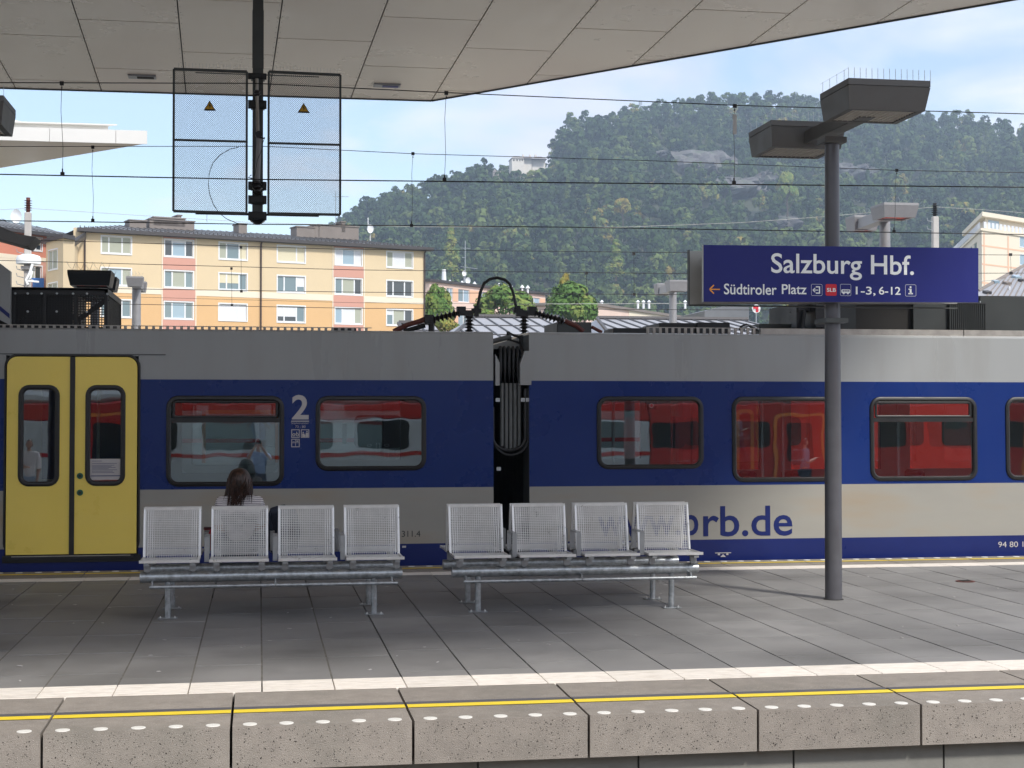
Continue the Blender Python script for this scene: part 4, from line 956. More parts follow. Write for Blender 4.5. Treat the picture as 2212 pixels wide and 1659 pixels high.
# ================================================================== lamp posts
def lamp_head(root, cx, y0, y1, zt, mh, ml, w_=.335, hh=.235, spikes=True, name='lamp_head', tap=.05):
    m = MB(); zb = zt - hh; zm = zt - .055
    m.box(cx - w_, cx + w_, y0, y1, zm + .006, zt)
    t = tap
    m.box(cx - w_ + .01, cx + w_ - .01, y0 + .01, y1 - .01, zm, zm + .006)
    m.q([(cx - w_, y0, zm), (cx + w_, y0, zm), (cx + w_, y1, zm), (cx - w_, y1, zm)])
    # tapered skirt
    a = [(cx - w_, y0), (cx + w_, y0), (cx + w_, y1), (cx - w_, y1)]; b_ = [(cx - w_ + t * .5, y0 + t), (cx + w_ - t * .5, y0 + t), (cx + w_ - t * .5, y1 - t * .3), (cx - w_ + t * .5, y1 - t * .3)]
    for i in range(4): j = (i + 1) % 4; m.q([(*a[i], zm), (*a[j], zm), (*b_[j], zb), (*b_[i], zb)])
    i2 = [(b_[0][0] + .05, b_[0][1] + .05), (b_[1][0] - .05, b_[1][1] + .05), (b_[2][0] - .05, b_[2][1] - .05), (b_[3][0] + .05, b_[3][1] - .05)]
    for i in range(4): j = (i + 1) % 4; m.q([(*b_[i], zb), (*b_[j], zb), (*i2[j], zb), (*i2[i], zb)]); m.q([(*i2[i], zb), (*i2[j], zb), (*i2[j], zb + .03), (*i2[i], zb + .03)])
    h = m.build(name, mh, root)
    MB().q([(*i2[0], zb + .028), (*i2[1], zb + .028), (*i2[2], zb + .028), (*i2[3], zb + .028)]).build('lamp_glass', ml, h)
    if ml == M['lens'] and spikes:
        g_ = MB(); x = i2[0][0]
        while x < i2[1][0]: g_.box(x, x + .006, i2[0][1], i2[2][1], zb + .004, zb + .024); x += .045
        y = i2[0][1]
        while y < i2[2][1]: g_.box(i2[0][0], i2[1][0], y, y + .006, zb + .005, zb + .023); y += .05
        g_.build('louvre', M['louvre'], h, kind='stuff')
    if spikes:
        s = MB()
        n = 15
        for k in range(n):
            x = cx - w_ + .0 + 2 * w_ * k / (n - 1); s.box(x - .0016, x + .0016, y0, y0 + .003, zt, zt + .085)
        for k in range(4): y = y0 + (y1 - y0) * (k + .6) / 4; s.box(cx - w_, cx - w_ + .003, y, y + .003, zt, zt + .085)
        s.tube([(cx - w_, y0, zt + .08), (cx - w_, y1, zt + .08)], .0008, 4)
        s.build('bird_spikes', M['galv'], h, kind='stuff')
    return h
PX, PY, ZL = 4.845, 12.55, 4.2
lp = thing('lamp_post', 'tall anthracite lamp post with two square lamp heads, passing through the blue station sign', 'lamp post', (PX, PY, 0), 'twin-headed platform lamp posts')
MB().lathe((PX, PY, 0), [(.0725, 0), (.0715, 1.2), (.066, 2.4), (.062, 3.94)], 28).build('pole', M['post'], lp, smooth=True)
MB().lathe((PX, PY, 0), [(.085, .0), (.085, .004), (.074, .006)], 28).build('base_ring', M['joint'], lp)
hcx = (P(1833, 168, 12.0).x + P(2010, 175, 12.0).x) / 2
hc2 = (P(1666, 259, 13.6).x + P(1826, 266, 13.6).x) / 2
HY0, HY1 = 11.55, 12.18; GY0, GY1 = 13.3, 13.95
def zat(v, Y): return P(1700, v, Y).z
hz1 = P(1830, 168, HY0).z; hz2 = P(1666, 259, GY0).z
hcx = (P(1833, 168, HY0).x + P(2010, 175, HY0).x) / 2; hw1 = (P(2010, 175, HY0).x - P(1833, 168, HY0).x) / 2
hc2 = (P(1666, 259, GY0).x + P(1826, 266, GY0).x) / 2; hw2 = (P(1826, 266, GY0).x - P(1666, 259, GY0).x) / 2
lamp_head(lp, hcx, HY0, HY1, hz1, M['lampg'], M['lens'], hw1, .235)
lamp_head(lp, hc2, GY0, GY1, hz2, M['lampg'], M['lens'], hw2, .235)
MB().hexa([(hcx - .10, HY1 - .25, hz1 - .235), (hcx + .04, HY1 - .25, hz1 - .235), (hc2 + .12, GY0 + .25, hz2 - .2), (hc2 - .02, GY0 + .25, hz2 - .2), (hcx - .10, HY1 - .25, hz1 - .12), (hcx + .04, HY1 - .25, hz1 - .12), (hc2 + .12, GY0 + .25, hz2 - .08), (hc2 - .02, GY0 + .25, hz2 - .08)]).box(PX - .10, PX + .10, PY - .1, PY + .1, 3.90, 3.95).build('cross_arm', M['lampg'], lp, bevel=.006)
# a second post of the same kind, only its head edge shows at the far left
xo = P(7.6, 246, GY0).x - (hc2 + hw2)
lp2 = copy_tree(lp, (PX + xo, PY, 0), 'lamp head edge just showing at the left border high above the train')
lp3 = thing('lamp_wing', 'dark grey lamp wing jutting in from the left border over the pink building', 'lamp')
lp3.location = P(0, 510, 15.5); ORG[lp3.name] = lp3.location.copy()
pts = [P(-60, 470, 15.5), P(0, 489, 15.5), P(38, 505, 15.5), P(78, 512, 15.5), P(59, 533.5, 15.5), P(0, 517, 15.5), P(-60, 500, 15.5)]
MB().prism([(p.x, p.z) for p in pts][::-1], 15.5, 15.9).build('wing', M['lampg'], lp3, bevel=.004)
MB().tube([P(-60, 490, 15.7), P(-60, 490, 15.7) + Vector((0, 0, -3.4))], .06, 10).build('pole', M['post'], lp3)
pts = [P(-5, 566, 15.4), P(10, 560, 15.4), P(14, 574, 15.4), P(0, 570, 15.4)]
# distant posts
def far_post(px, vtop, Y, zb, heads, mh, ml, label, wp=.075, rad=.5):
    t_ = thing('lamp_post', label, 'lamp post', (P(px, 600, Y).x, Y, 0), 'twin-headed platform lamp posts'); x = P(px, 600, Y).x
    zt_ = min(P(h[0], h[2], Y).z for h in heads) - .02
    MB().lathe((x, Y, 0), [(wp * 1.1, 0), (wp, zt_)], 16).build('pole', mh if mh != M['black'] else M['post'], t_, smooth=True)
    for (u0, u1, v0, v1, dy) in heads:
        Yh = Y + dy; a, b_ = P(u0, v1, Yh), P(u1, v0, Yh)
        h = lamp_head(t_, (a.x + b_.x) / 2, Yh, Yh + (b_.x - a.x) * .95, b_.z, mh, ml, (b_.x - a.x) / 2, (b_.z - a.z), spikes=False, tap=.07)
        s = MB()
        for k in range(5):
            xx = a.x + (b_.x - a.x) * (k + .5) / 5; s.tube([(xx, Yh + .1, b_.z), (xx - .04, Yh, b_.z + .06), (xx - .08, Yh, b_.z + .13)], .003, 4).tube([(xx, Yh + .1, b_.z), (xx + .05, Yh, b_.z + .1)], .003, 4)
        s.build('bird_spikes', M['galv'], h, kind='stuff')
    h0, h1 = heads[0], heads[1]
    za = P(h0[0], h0[3], Y + h0[4]).z
    xa, xb = P((h0[0] + h0[1]) / 2, 600, Y + h0[4]).x, P((h1[0] + h1[1]) / 2, 600, Y + h1[4]).x
    yA, yB = Y + h0[4] + .5, Y + h1[4] + .5
    zA, zB = P(h0[0], h0[3], Y + h0[4]).z + .02, P(h1[0], h1[3], Y + h1[4]).z + .03
    MB().hexa([(xa - .12, yA, zA), (xa + .12, yA, zA), (xb + .12, yB, zB), (xb - .12, yB, zB), (xa - .12, yA, zA + .2), (xa + .12, yA, zA + .2), (xb + .12, yB, zB + .2), (xb - .12, yB, zB + .2)]).build('cross_arm', mh, t_)
    return t_
far_post(1912, 450, 28, 0, [(1910, 1985, 438.5, 467, -1.2), (1846, 1900, 465, 496, 1.2)], M['lampl'], M['lens_redrefl'], 'pale lamp post, undersides painted with red reflection, behind the right end of the blue sign', .1)
far_post(1453.5, 610, 44, 0, [(1447, 1489, 605, 628, -1.4), (1420, 1453, 612, 636, 1.4)], M['lampl'], M['lens'], 'small pale lamp post left of the blue sign above the grey roofs', .11)
far_post(295, 600, 44, 0, [(272, 309, 597, 618, -1.4), (284, 316, 608, 630, 1.4)], M['lampl'], M['lens'], 'grey lamp post in front of the left end of the yellow apartment block', .12)
far_post(205, 610, 26, 0, [(145, 240, 584, 615, -1.2), (176, 252, 598, 626, 1.4)], M['black'], M['lens_redrefl'], 'black double lamp head above the perforated box on the train roof', .07)
# ================================================================== station sign
sg = thing('station_sign', 'large blue station name sign reading Salzburg Hbf. fixed to the lamp post', 'sign', (PX, PY, 2.5))
YS = 12.40; YS2 = 12.72
c4 = [P(1519.5, 652, YS), P(2113, 653.2, YS), P(2113, 536, YS), P(1519.5, 529, YS)]
def board(c, y0, y1, m_, name, par):
    return MB().hexa([(c[0].x, y0, c[0].z), (c[1].x, y0, c[1].z), (c[1].x, y1, c[1].z), (c[0].x, y1, c[0].z), (c[3].x, y0, c[3].z), (c[2].x, y0, c[2].z), (c[2].x, y1, c[2].z), (c[3].x, y1, c[3].z)]).build(name, m_, par)
bd = board(c4, YS, YS + .045, M['case'], 'board', sg)
board(c4, YS - .004, YS - .001, M['signb'], 'face', bd)
c5 = [P(1490, 657.2, YS2), P(2068, 656, YS2), P(2068, 546, YS2), P(1490, 542, YS2)]
bd2 = board(c5, YS2, YS2 + .05, M['case'], 'rear_board', sg)
MB().box(c5[0].x - .006, c5[0].x, YS2 - .002, YS2 + .055, c5[0].z - .01, c5[3].z + .01).box(c5[0].x, c5[1].x, YS2 - .002, YS2 + .055, c5[0].z - .012, c5[0].z - .002).build('rear_rim', M['dgrey'], bd2)
c6 = [p + Vector((0.01 if i in (0, 3) else -.01, 0, 0.01 if i < 2 else -.01)) for i, p in enumerate(c5)]
board(c6, YS2 + .051, YS2 + .054, M['signb'], 'rear_face', bd2)
for dz in (-.12, .12): MB().box(PX - .1, PX + .1, YS + .045, YS2, 2.5 + dz - .02, 2.5 + dz + .02).build('bracket', M['dgrey'], sg)
def st(body, u0, u1, v0, v1, m_=None, dy=.005, **k):
    a, b_ = P(u0, v1, YS), P(u1, v0, YS); return text(body, a.x, b_.x, a.z, b_.z, YS - dy, m_ or M['white'], bd, th=.0008, **k)
st('Salzburg Hbf.', 1665.4, 1973.4, 552, 603, bold=.012)
st('Südtiroler', 1563.4, 1677.2, 614, 636, bold=.012); st('Platz', 1688.4, 1741.7, 614.7, 635.4, bold=.012)
st('1-3,', 1848, 1890.5, 619.5, 639, bold=.012); st('6-12', 1898, 1944.8, 619.8, 636.5, bold=.012)
def sbox(mb, u0, u1, v0, v1, y=YS - .006, t=.001): a, b_ = P(u0, v1, YS), P(u1, v0, YS); mb.box(a.x, b_.x, y, y + t, a.z, b_.z); return mb
def sring(u0, u1, v0, v1, m_=None, w_=.0022):
    a, b_ = P(u0, v1, YS), P(u1, v0, YS); mb = MB(); r = .012
    ring(mb, [[(x, YS - .0055, z) for x, z in rrect(a.x, b_.x, a.z, b_.z, r)], [(x, YS - .0055, z) for x, z in rrect(a.x + w_, b_.x - w_, a.z + w_, b_.z - w_, r - w_)]])
    return mb
m_ = sring(1752, 1775.6, 614, 638.8); sbox(m_, 1762, 1771, 618.5, 621); sbox(m_, 1768.5, 1771, 621, 632); sbox(m_, 1762, 1771, 632, 634.5); sbox(m_, 1756, 1767, 625.8, 627.6)
a = P(1755, 626.7, YS)
for s in (-1, 1): m_.obox((a.x + .012, YS - .0055, a.z + s * .009), (.011, 0, s * .009), (0, .0005, 0), (-.002, 0, .003 * s))
m_.build('exit_pictogram', M['white'], bd)
a, b_ = P(1783, 638.8, YS), P(1806.8, 614, YS); MB().prism(rrect(a.x, b_.x, a.z, b_.z, .012), YS - .0062, YS - .005).build('red_badge', M['red'], bd)
sring(1783, 1806.8, 614, 638.8, w_=.0016).build('badge_rim', M['white'], bd)
st('SLB', 1785.5, 1805, 622.5, 630.5, dy=.0075, bold=.02)
m_ = sring(1814.6, 1837.8, 614, 639); 
a, b_ = P(1817, 633, YS), P(1836, 625.5, YS); m_.prism(rrect(a.x, b_.x, a.z, b_.z, .008), YS - .006, YS - .005)
for u in (1822, 1831): c = P(u, 633.5, YS); m_.lathe((c.x, YS - .0065, c.z), [(.0095, 0), (.0095, .001)], 12, 'y')
m_.build('bus_pictogram', M['white'], bd)
m_ = MB()
for u in (1819.5, 1823.5, 1827.5, 1831.5): sbox(m_, u, u + 2.8, 627, 630, YS - .0068, .0006)
m_.build('bus_windows', M['signb'], bd)
m_ = sring(1955, 1978.3, 615, 640); sbox(m_, 1964.5, 1968.5, 625, 634.5); sbox(m_, 1962, 1968.5, 623.8, 626); sbox(m_, 1961.5, 1971.5, 633, 635.6)
c = P(1966.3, 620.4, YS); m_.lathe((c.x, YS - .006, c.z), [(.0085, 0), (.0085, .001)], 12, 'y'); m_.build('info_pictogram', M['white'], bd)
m_ = MB(); a, b_ = P(1532.5, 625, YS), P(1555, 625, YS); m_.box(a.x + .01, b_.x, YS - .006, YS - .005, a.z - .0045, a.z + .0045)
for s in (-1, 1): m_.obox((a.x + .0185, YS - .0055, a.z + s * .018), (.0185, 0, s * .018), (0, .0005, 0), Vector((-.0035, 0, .0035 * s)))
m_.build('arrow', M['orange'], bd)
# ================================================================== overhead line support with mesh screens
YP = 20.2
os_ = thing('overhead_line_support', 'dark hanging steel post with two mesh screens and yellow high-voltage triangles', 'catenary support', (P(558, 300, YP).x, YP, 4))
xa, xb = P(545, 400, YP).x, P(568, 400, YP).x; xc = (xa + xb) / 2
ztop = Szat(xc, YP) + .02; zb_ = P(556, 476, YP).z
MB().box(xa, xa + .03, YP - .07, YP + .07, zb_, ztop).box(xb - .03, xb, YP - .07, YP + .07, zb_, ztop).box(xa + .03, xb - .03, YP - .06, YP - .045, zb_, ztop).build('post', M['dgrey'], os_)
MB().box(xa - .005, xb + .005, YP - .074, YP - .065, P(556, 150, YP).z, P(556, 25, YP).z).build('post_cover', M['dgrey'], os_)
mb = MB(); z1, z2 = P(556, 476, YP).z, P(556, 485, YP).z
mb.hexa([(xc - .03, YP - .05, z2), (xc + .03, YP - .05, z2), (xc + .03, YP + .05, z2), (xc - .03, YP + .05, z2), (xa - .03, YP - .08, z1), (xb + .03, YP - .08, z1), (xb + .03, YP + .08, z1), (xa - .03, YP + .08, z1)])
mb.build('post_tip', M['black'], os_)
for v in (164, 225, 401, 431, 466):
    a = P(536, v, YP - .1); b2 = P(576, v, YP - .1); hh = .055 if v != 164 else .04
    MB().box(a.x, b2.x, YP - .11, YP - .075, a.z - hh, a.z + hh).box(xa - .02, xb + .02, YP - .13, YP + .09, a.z - hh * .7, a.z + hh * .7).build('bracket', M['black'], os_, bevel=.004)
YW = YP - .16
pts = [P(555, 170, YW), P(555, 200, YW), P(556, 240, YW), P(557, 292, YW - .1)]
MB().tube(pts, .022, 10).build('stay_tube', M['alum'], os_, smooth=True)
MB().tube([P(560, 292, YW - .1), P(556, 390, YW)], .034, 12).build('cantilever_tube', M['lampl'], os_, smooth=True)
insulator(P(554, 195, YW), P(555, 208, YW), 2, .03, .05, M['insul']); insulator(P(556, 392, YW), P(556, 420, YW), 3, .04, .07, M['insul'])
MB().lathe(P(559, 291, YW - .12), [(.045, -.03), (.045, .03)], 12, 'y').tube([P(560, 297, YW - .15), P(572, 299, YW - .15)], .01, 6).tube([P(572, 296, YW - .15), P(570, 302, YW - .15), P(568, 308, YW - .15), P(563, 330, YW - .15), P(556, 345, YW - .15), P(550, 380, YW - .15)], .004, 5).tube([P(543, 378, YW - .1), P(536, 383, YW - .1), P(546, 386, YW - .1)], .008, 5).build('clamps', M['black'], os_)
YM = YP - .09
def screen(u0, u1, vt0, vt1, vb0, vb1, vm0, vm1, tri):
    tl, tr, bl, br = P(u0, vt0, YM), P(u1, vt1, YM), P(u0, vb0, YM), P(u1, vb1, YM)
    xa_, xb_ = (tl.x + bl.x) / 2, (tr.x + br.x) / 2; zt_ = lambda x: tl.z + (tr.z - tl.z) * (x - xa_) / (xb_ - xa_); zb__ = lambda x: bl.z + (br.z - bl.z) * (x - xa_) / (xb_ - xa_)
    f = MB(); r = .012
    def hb(za_, zb3, r=r): f.hexa([(xa_, YM - r, za_ - r), (xb_, YM - r, zb3 - r), (xb_, YM + r, zb3 - r), (xa_, YM + r, za_ - r), (xa_, YM - r, za_ + r), (xb_, YM - r, zb3 + r), (xb_, YM + r, zb3 + r), (xa_, YM + r, za_ + r)])
    hb(tl.z, tr.z, .016); hb(bl.z, br.z, .016); hb(P(u0, vm0, YM).z, P(u1, vm1, YM).z, .013)
    f.box(xa_ - .014, xa_ + .014, YM - .012, YM + .012, bl.z, tl.z).box(xb_ - .014, xb_ + .014, YM - .012, YM + .012, br.z, tr.z)
    fo = f.build('screen_frame', M['dgrey'], os_)
    m2 = MB(); p = .0265; wd = .00125
    zlo, zhi = min(bl.z, br.z), max(tl.z, tr.z); zlo, zhi = (bl.z + br.z) / 2, (tl.z + tr.z) / 2
    W, Hh = xb_ - xa_, zhi - zlo; c = -Hh
    while c < W:
        for s in (0, 1):
            x1, z1 = max(0, c), max(0, -c); x2, z2 = min(W, c + Hh), min(Hh, W - c)
            if x2 - x1 < .01: continue
            if s: A, B_ = (W - x1, z1), (W - x2, z2)
            else: A, B_ = (x1, z1), (x2, z2)
            nx, nz = (-wd, wd) if not s else (wd, wd)
            y = YM + (.002 if s else -.002)
            m2.q([(xa_ + A[0] - nx, y, zlo + A[1] - nz), (xa_ + B_[0] - nx, y, zlo + B_[1] - nz), (xa_ + B_[0] + nx, y, zlo + B_[1] + nz), (xa_ + A[0] + nx, y, zlo + A[1] + nz)])
        c += p
    m2.build('wire_mesh', M['dgrey'], fo, kind='stuff')
    m3 = MB()
    for k in range(20):
        x = xa_ + .06 + (W - .1) * k / 19; m3.box(x - .0012, x + .0012, YM, YM + .002, zt_(x), zt_(x) + .085)
    m3.build('bird_spikes', M['galv'], fo, kind='stuff')
    c = P(*tri, YM - .02); s = .078
    wp_ = MB().prism([(c.x - s, c.z - s * .85), (c.x + s, c.z - s * .85), (c.x, c.z + s * .85)], YM - .022, YM - .016).build('warning_rim', M['gap'], fo)
    s *= .74; MB().prism([(c.x - s, c.z - s * .88), (c.x + s, c.z - s * .88), (c.x, c.z + s * .82)], YM - .026, YM - .0225).build('warning_triangle', M['warn'], wp_) if False else None
    k_ = MB().prism([(c.x - s, c.z - s * .88 + .004), (c.x + s, c.z - s * .88 + .004), (c.x, c.z + s * .8)], YM - .026, YM - .0225).build('warning_triangle', M['warn'], os_)
    MB().prism([(c.x + .006, c.z + .03), (c.x - .014, c.z - .005), (c.x + .0, c.z - .008), (c.x - .006, c.z - .042), (c.x + .016, c.z + .002), (c.x + .002, c.z + .004), (c.x + .014, c.z + .03)][::-1], YM - .029, YM - .0265).build('lightning_bolt', M['gap'], k_)
screen(375, 533, 149, 155, 456, 461, 302, 306, (453, 228)); screen(580, 735, 155, 162, 461, 464, 309, 313, (656, 233))
a, b_ = P(422, 459, YM), P(689, 465, YM); MB().box(a.x, b_.x, YM + .02, YM + .06, b_.z - .015, a.z + .01).build('lower_rail', M['black'], os_)
a, b_ = P(422, 155, YM), P(689, 164, YM); MB().box(a.x, b_.x, YM + .02, YM + .05, b_.z - .01, a.z - .0).build('upper_rail', M['black'], os_)
# ================================================================== overhead wires
def wire_pts(l, Y):
    return [P(u, v, Y) for u, v in l]
def smooth_pts(l, Y, n=6):
    p = wire_pts(l, Y); o = []
    for i in range(len(p) - 1):
        for k in range(n): o.append(p[i].lerp(p[i + 1], k / n))
    o.append(p[-1]); return o
def catline(label, Y, mess, cont, drops, rc=.0075, rm=.006, name='overhead_line', dr=.003):
    c0 = P(cont[0][0], cont[0][1], Y); r_ = thing(name, label, 'overhead wire', (0, Y, 4.3), 'overhead wires above the tracks')
    if cont: MB().tube(wire_pts(cont, Y), rc, 6).build('contact_wire', M['wire'], r_)
    if mess: MB().tube(wire_pts(mess, Y), rm, 6).build('carrier_wire', M['wire'], r_)
    for (u1, v1, u2, v2, *ins) in drops:
        A, B_ = P(u1, v1, Y), P(u2, v2, Y)
        d_ = MB().tube([A, A.lerp(B_, .3) + Vector((-.012, 0, 0)), A.lerp(B_, .7) + Vector((.008, 0, 0)), B_], dr, 5).build('dropper', M['wire'], r_)
        for q_, s in ((A, -1), (B_, 1)): MB().box(q_.x - .022, q_.x + .022, Y - .015, Y + .015, q_.z - .022, q_.z + .022).box(q_.x - .007, q_.x + .007, Y - .008, Y + .008, q_.z + s * .02 - .02, q_.z + s * .06).build('clamp', M['wire'], d_)
        if ins: a1, b1 = P(u1, 247, Y), P(u1, 290, Y); MB().box(a1.x - .022, a1.x + .022, Y - .01, Y + .01, b1.z, a1.z).build('insulator', M['porc'], d_)
    return r_
catline('nearest overhead line, carrier and contact wire strung directly above the regional train', 18.0,
        [(-700, 170), (0, 178.5), (545, 180), (570, 181), (735, 189), (964, 200), (1585, 227.5), (2212, 246), (3000, 258)],
        [(-700, 366), (0, 376.5), (555, 387.5), (1250, 395), (2212, 404.5), (3000, 411)],
        [(133.5, 180, 135, 376), (964, 201, 960, 388), (1587, 229, 1585.5, 395, 1)])
catline('second overhead line behind the hanging post, thin carrier wire with three droppers', 22.5,
        [(-700, 316), (0, 316.5), (515, 316), (570, 316), (890, 332), (1400, 347), (1937, 368), (2212, 373), (3000, 380)],
        [(-700, 470), (0, 476.5), (515, 484), (1250, 491), (2212, 506.5), (3000, 515)],
        [(200.5, 318, 200.5, 476), (892, 332, 889, 487), (1937, 368, 1931, 500)], rc=.0075, rm=.005)
j = [(516, 318), (497, 322), (475, 335), (460, 352), (452, 374), (450, 398), (453, 420), (461, 442), (474, 461), (490, 473), (516, 484)]
jw = tag(MB().tube(wire_pts(j, 22.4), .0055, 6).build('jumper_cable', M['wire'], None, smooth=True), 'thin black jumper cable bowing left behind the mesh screen', 'cable')
for (lab, Y, pts, r) in (
    ('high thin wire crossing the roof eaves of the yellow block', 30, [(-400, 505), (0, 516), (720, 538), (1400, 545), (2212, 551), (3000, 556)], .006),
    ('thin wire crossing the top window row of the yellow block', 34, [(-400, 556), (0, 562.5), (768, 583), (1460, 591), (2212, 590), (3000, 592)], .007),
    ('wire crossing the lower window row of the yellow block', 36, [(-400, 615), (0, 620), (768, 631), (1400, 636), (2212, 640)], .0075),
    ('lowest wire in front of the orange storey of the yellow block', 40, [(-400, 645), (0, 652), (768, 666), (1500, 669), (2212, 672)], .0075),
    ('thin wire grazing the pale cornice of the yellow block', 46, [(-400, 625), (0, 634), (768, 654), (1200, 657)], .005)):
    tag(MB().tube(wire_pts(pts, Y), r, 5).build('overhead_wire', M['wire'], None), lab, 'overhead wire', 'overhead wires above the tracks')
tag(MB().tube(wire_pts([(1100, 657), (1500, 655.5), (2000, 617), (2212, 600)], 60), .011, 5).build('overhead_wire', M['wirel'], None), 'pale wire rising to the right above the grey seamed roofs', 'overhead wire', 'overhead wires above the tracks')
tag(MB().tube(wire_pts([(-200, 457), (0, 453), (62, 450), (250, 462), (555, 481), (900, 490), (1340, 491), (1600, 481), (1780, 468), (1905, 457), (2022, 447), (2120, 453), (2300, 466)], 60), .009, 5).build('earth_wire', M['wirel'], None), 'pale earth wire sagging between the two concrete masts', 'overhead wire', 'overhead wires above the tracks')
for (u, va, vb, Y, lab) in ((520.5, 534, 629, 36, 'thin dropper before the third window column'), (500, 580, 659, 40, 'thin dropper left of the third window column'), (1369, 548, 636, 33, 'thin dropper in front of the wooded hill foot'), (1267, 590, 636, 34, 'thin dropper above the reddish tree'), (2183, 550, 590, 32, 'thin dropper before the cream building')):
    A, B_ = P(u, va, Y), P(u + 1, vb, Y); d_ = thing('dropper_wire', lab, 'wire', A)
    MB().tube([A, B_], .004, 4).build('wire', M['wire'], d_)
    for q_ in (A, B_): MB().box(q_.x - .03, q_.x + .03, Y - .02, Y + .02, q_.z - .03, q_.z + .03).build('clamp', M['wire'], d_)
# concrete masts
def mast(u0, u1, vt, Y, label, full):
    a, b_ = P(u0, vt, Y), P(u1, vt, Y); xm = (a.x + b_.x) / 2; hw = (b_.x - a.x) / 2
    t_ = thing('concrete_mast', label, 'mast', (xm, Y, -.9))
    MB().hexa([(xm - hw * 1.1, Y, -.9), (xm + hw * 1.1, Y, -.9), (xm + hw * 1.1, Y + hw * 2, -.9), (xm - hw * 1.1, Y + hw * 2, -.9), (xm - hw, Y, a.z), (xm + hw, Y, a.z), (xm + hw, Y + hw * 1.7, a.z), (xm - hw, Y + hw * 1.7, a.z)]).build('shaft', M['conc'], t_, bevel=.02)
    insulator((xm, Y + hw, a.z + .04), (xm, Y + hw, a.z + .45 if full else a.z + .5), 4, .05, .1, M['rust' if full else 'insul'], 'insulator').parent = t_
    ob = bpy.data.objects[[o.name for o in bpy.data.objects if o.name.startswith('insulator')][-1]]
    return t_, xm, hw, a.z
def mast2(u0, u1, vt, Y, label, full):
    a, b_ = P(u0, vt, Y), P(u1, vt, Y); xm = (a.x + b_.x) / 2; hw = (b_.x - a.x) / 2
    t_ = thing('concrete_mast', label, 'mast', (xm, Y, -.9), 'concrete overhead line masts')
    MB().hexa([(xm - hw * 1.1, Y, -.9), (xm + hw * 1.1, Y, -.9), (xm + hw * 1.1, Y + hw * 2, -.9), (xm - hw * 1.1, Y + hw * 2, -.9), (xm - hw, Y, a.z), (xm + hw, Y, a.z), (xm + hw, Y + hw * 1.7, a.z), (xm - hw, Y + hw * 1.7, a.z)]).build('shaft', M['conc'], t_, bevel=.02)
    mb = MB(); pr = [(.06, 0)]
    for k in range(5): pr += [(.06, .06 + k * .07), (.12, .075 + k * .07), (.06, .09 + k * .07)]
    pr.append((.06, .45)); mb.lathe((xm, Y + hw, a.z), pr, 12); mb.build('insulator', M['rust'] if full else M['black'], t_)
    s = MB()
    for v in ((548, 585, 600, 617) if full else (480, 498)):
        z = P(u0, v, Y).z; s.tube([(xm - hw, Y, z), (xm - hw - .2, Y, z + .05), (xm - hw - .22, Y, z + .14)], .012, 5)
    s.build('step_iron', M['galv'], t_, kind='stuff')
    return t_, xm, hw
mt, xm, hw = mast2(52.5, 67, 458, 48, 'left concrete mast with rusty insulator in front of the pink building', True)
z1, z2 = P(60, 575, 48).z, P(60, 551, 48).z
MB().box(xm - hw - .08, xm + hw + .05, 47.9, 48.6, P(60, 582, 48).z, z1).build('collar', M['conc'], mt)
MB().lathe((xm + .02, 48.1, z2 - .12), [(.36, -.14), (.37, .0), (.33, .1), (.2, .14)], 16).build('floodlight', M['white'], mt, smooth=True)
MB().tube([P(70, 570, 47.8), P(64, 590, 47.8), P(56, 605, 47.8), P(60, 615, 47.8)], .04, 6).tube([P(70, 585, 47.8), P(66, 600, 47.8), P(60, 607, 47.8), P(84, 609, 47.8)], .03, 6).build('wrapped_cable', M['white'], mt, smooth=True)
mast2(2016, 2028.5, 467, 48, 'right concrete mast behind the blue sign with the cream building beyond', False)
# ================================================================== people
M['skin'] = mat('skin', (0.45, 0.26, 0.19), 0.5)
def hairmat():
    m = mat('dark brown hair', (0.022, 0.010, 0.007), 0.36, spec=.4)
    t = m.node_tree; n = t.nodes; l = t.links; b = n['Principled BSDF']
    wv = n.new('ShaderNodeTexNoise'); wv.inputs['Scale'].default_value = 60; mp_ = n.new('ShaderNodeMapping'); mp_.inputs['Scale'].default_value = (1.6, 1.6, .07)
    tcx = n.new('ShaderNodeTexCoord'); l.new(tcx.outputs['Object'], mp_.inputs[0]); l.new(mp_.outputs[0], wv.inputs['Vector'])
    r = n.new('ShaderNodeValToRGB'); r.color_ramp.elements[0].position = .35; r.color_ramp.elements[0].color = (.010, .005, .004, 1); r.color_ramp.elements[1].position = .72; r.color_ramp.elements[1].color = (.075, .033, .020, 1)
    l.new(wv.outputs[0], r.inputs[0]); l.new(r.outputs[0], b.inputs['Base Color'])
    bp = n.new('ShaderNodeBump'); bp.inputs['Strength'].default_value = .8; bp.inputs['Distance'].default_value = .006; l.new(wv.outputs[0], bp.inputs['Height']); l.new(bp.outputs[0], b.inputs['Normal'])
    return m
M['hair'] = hairmat()
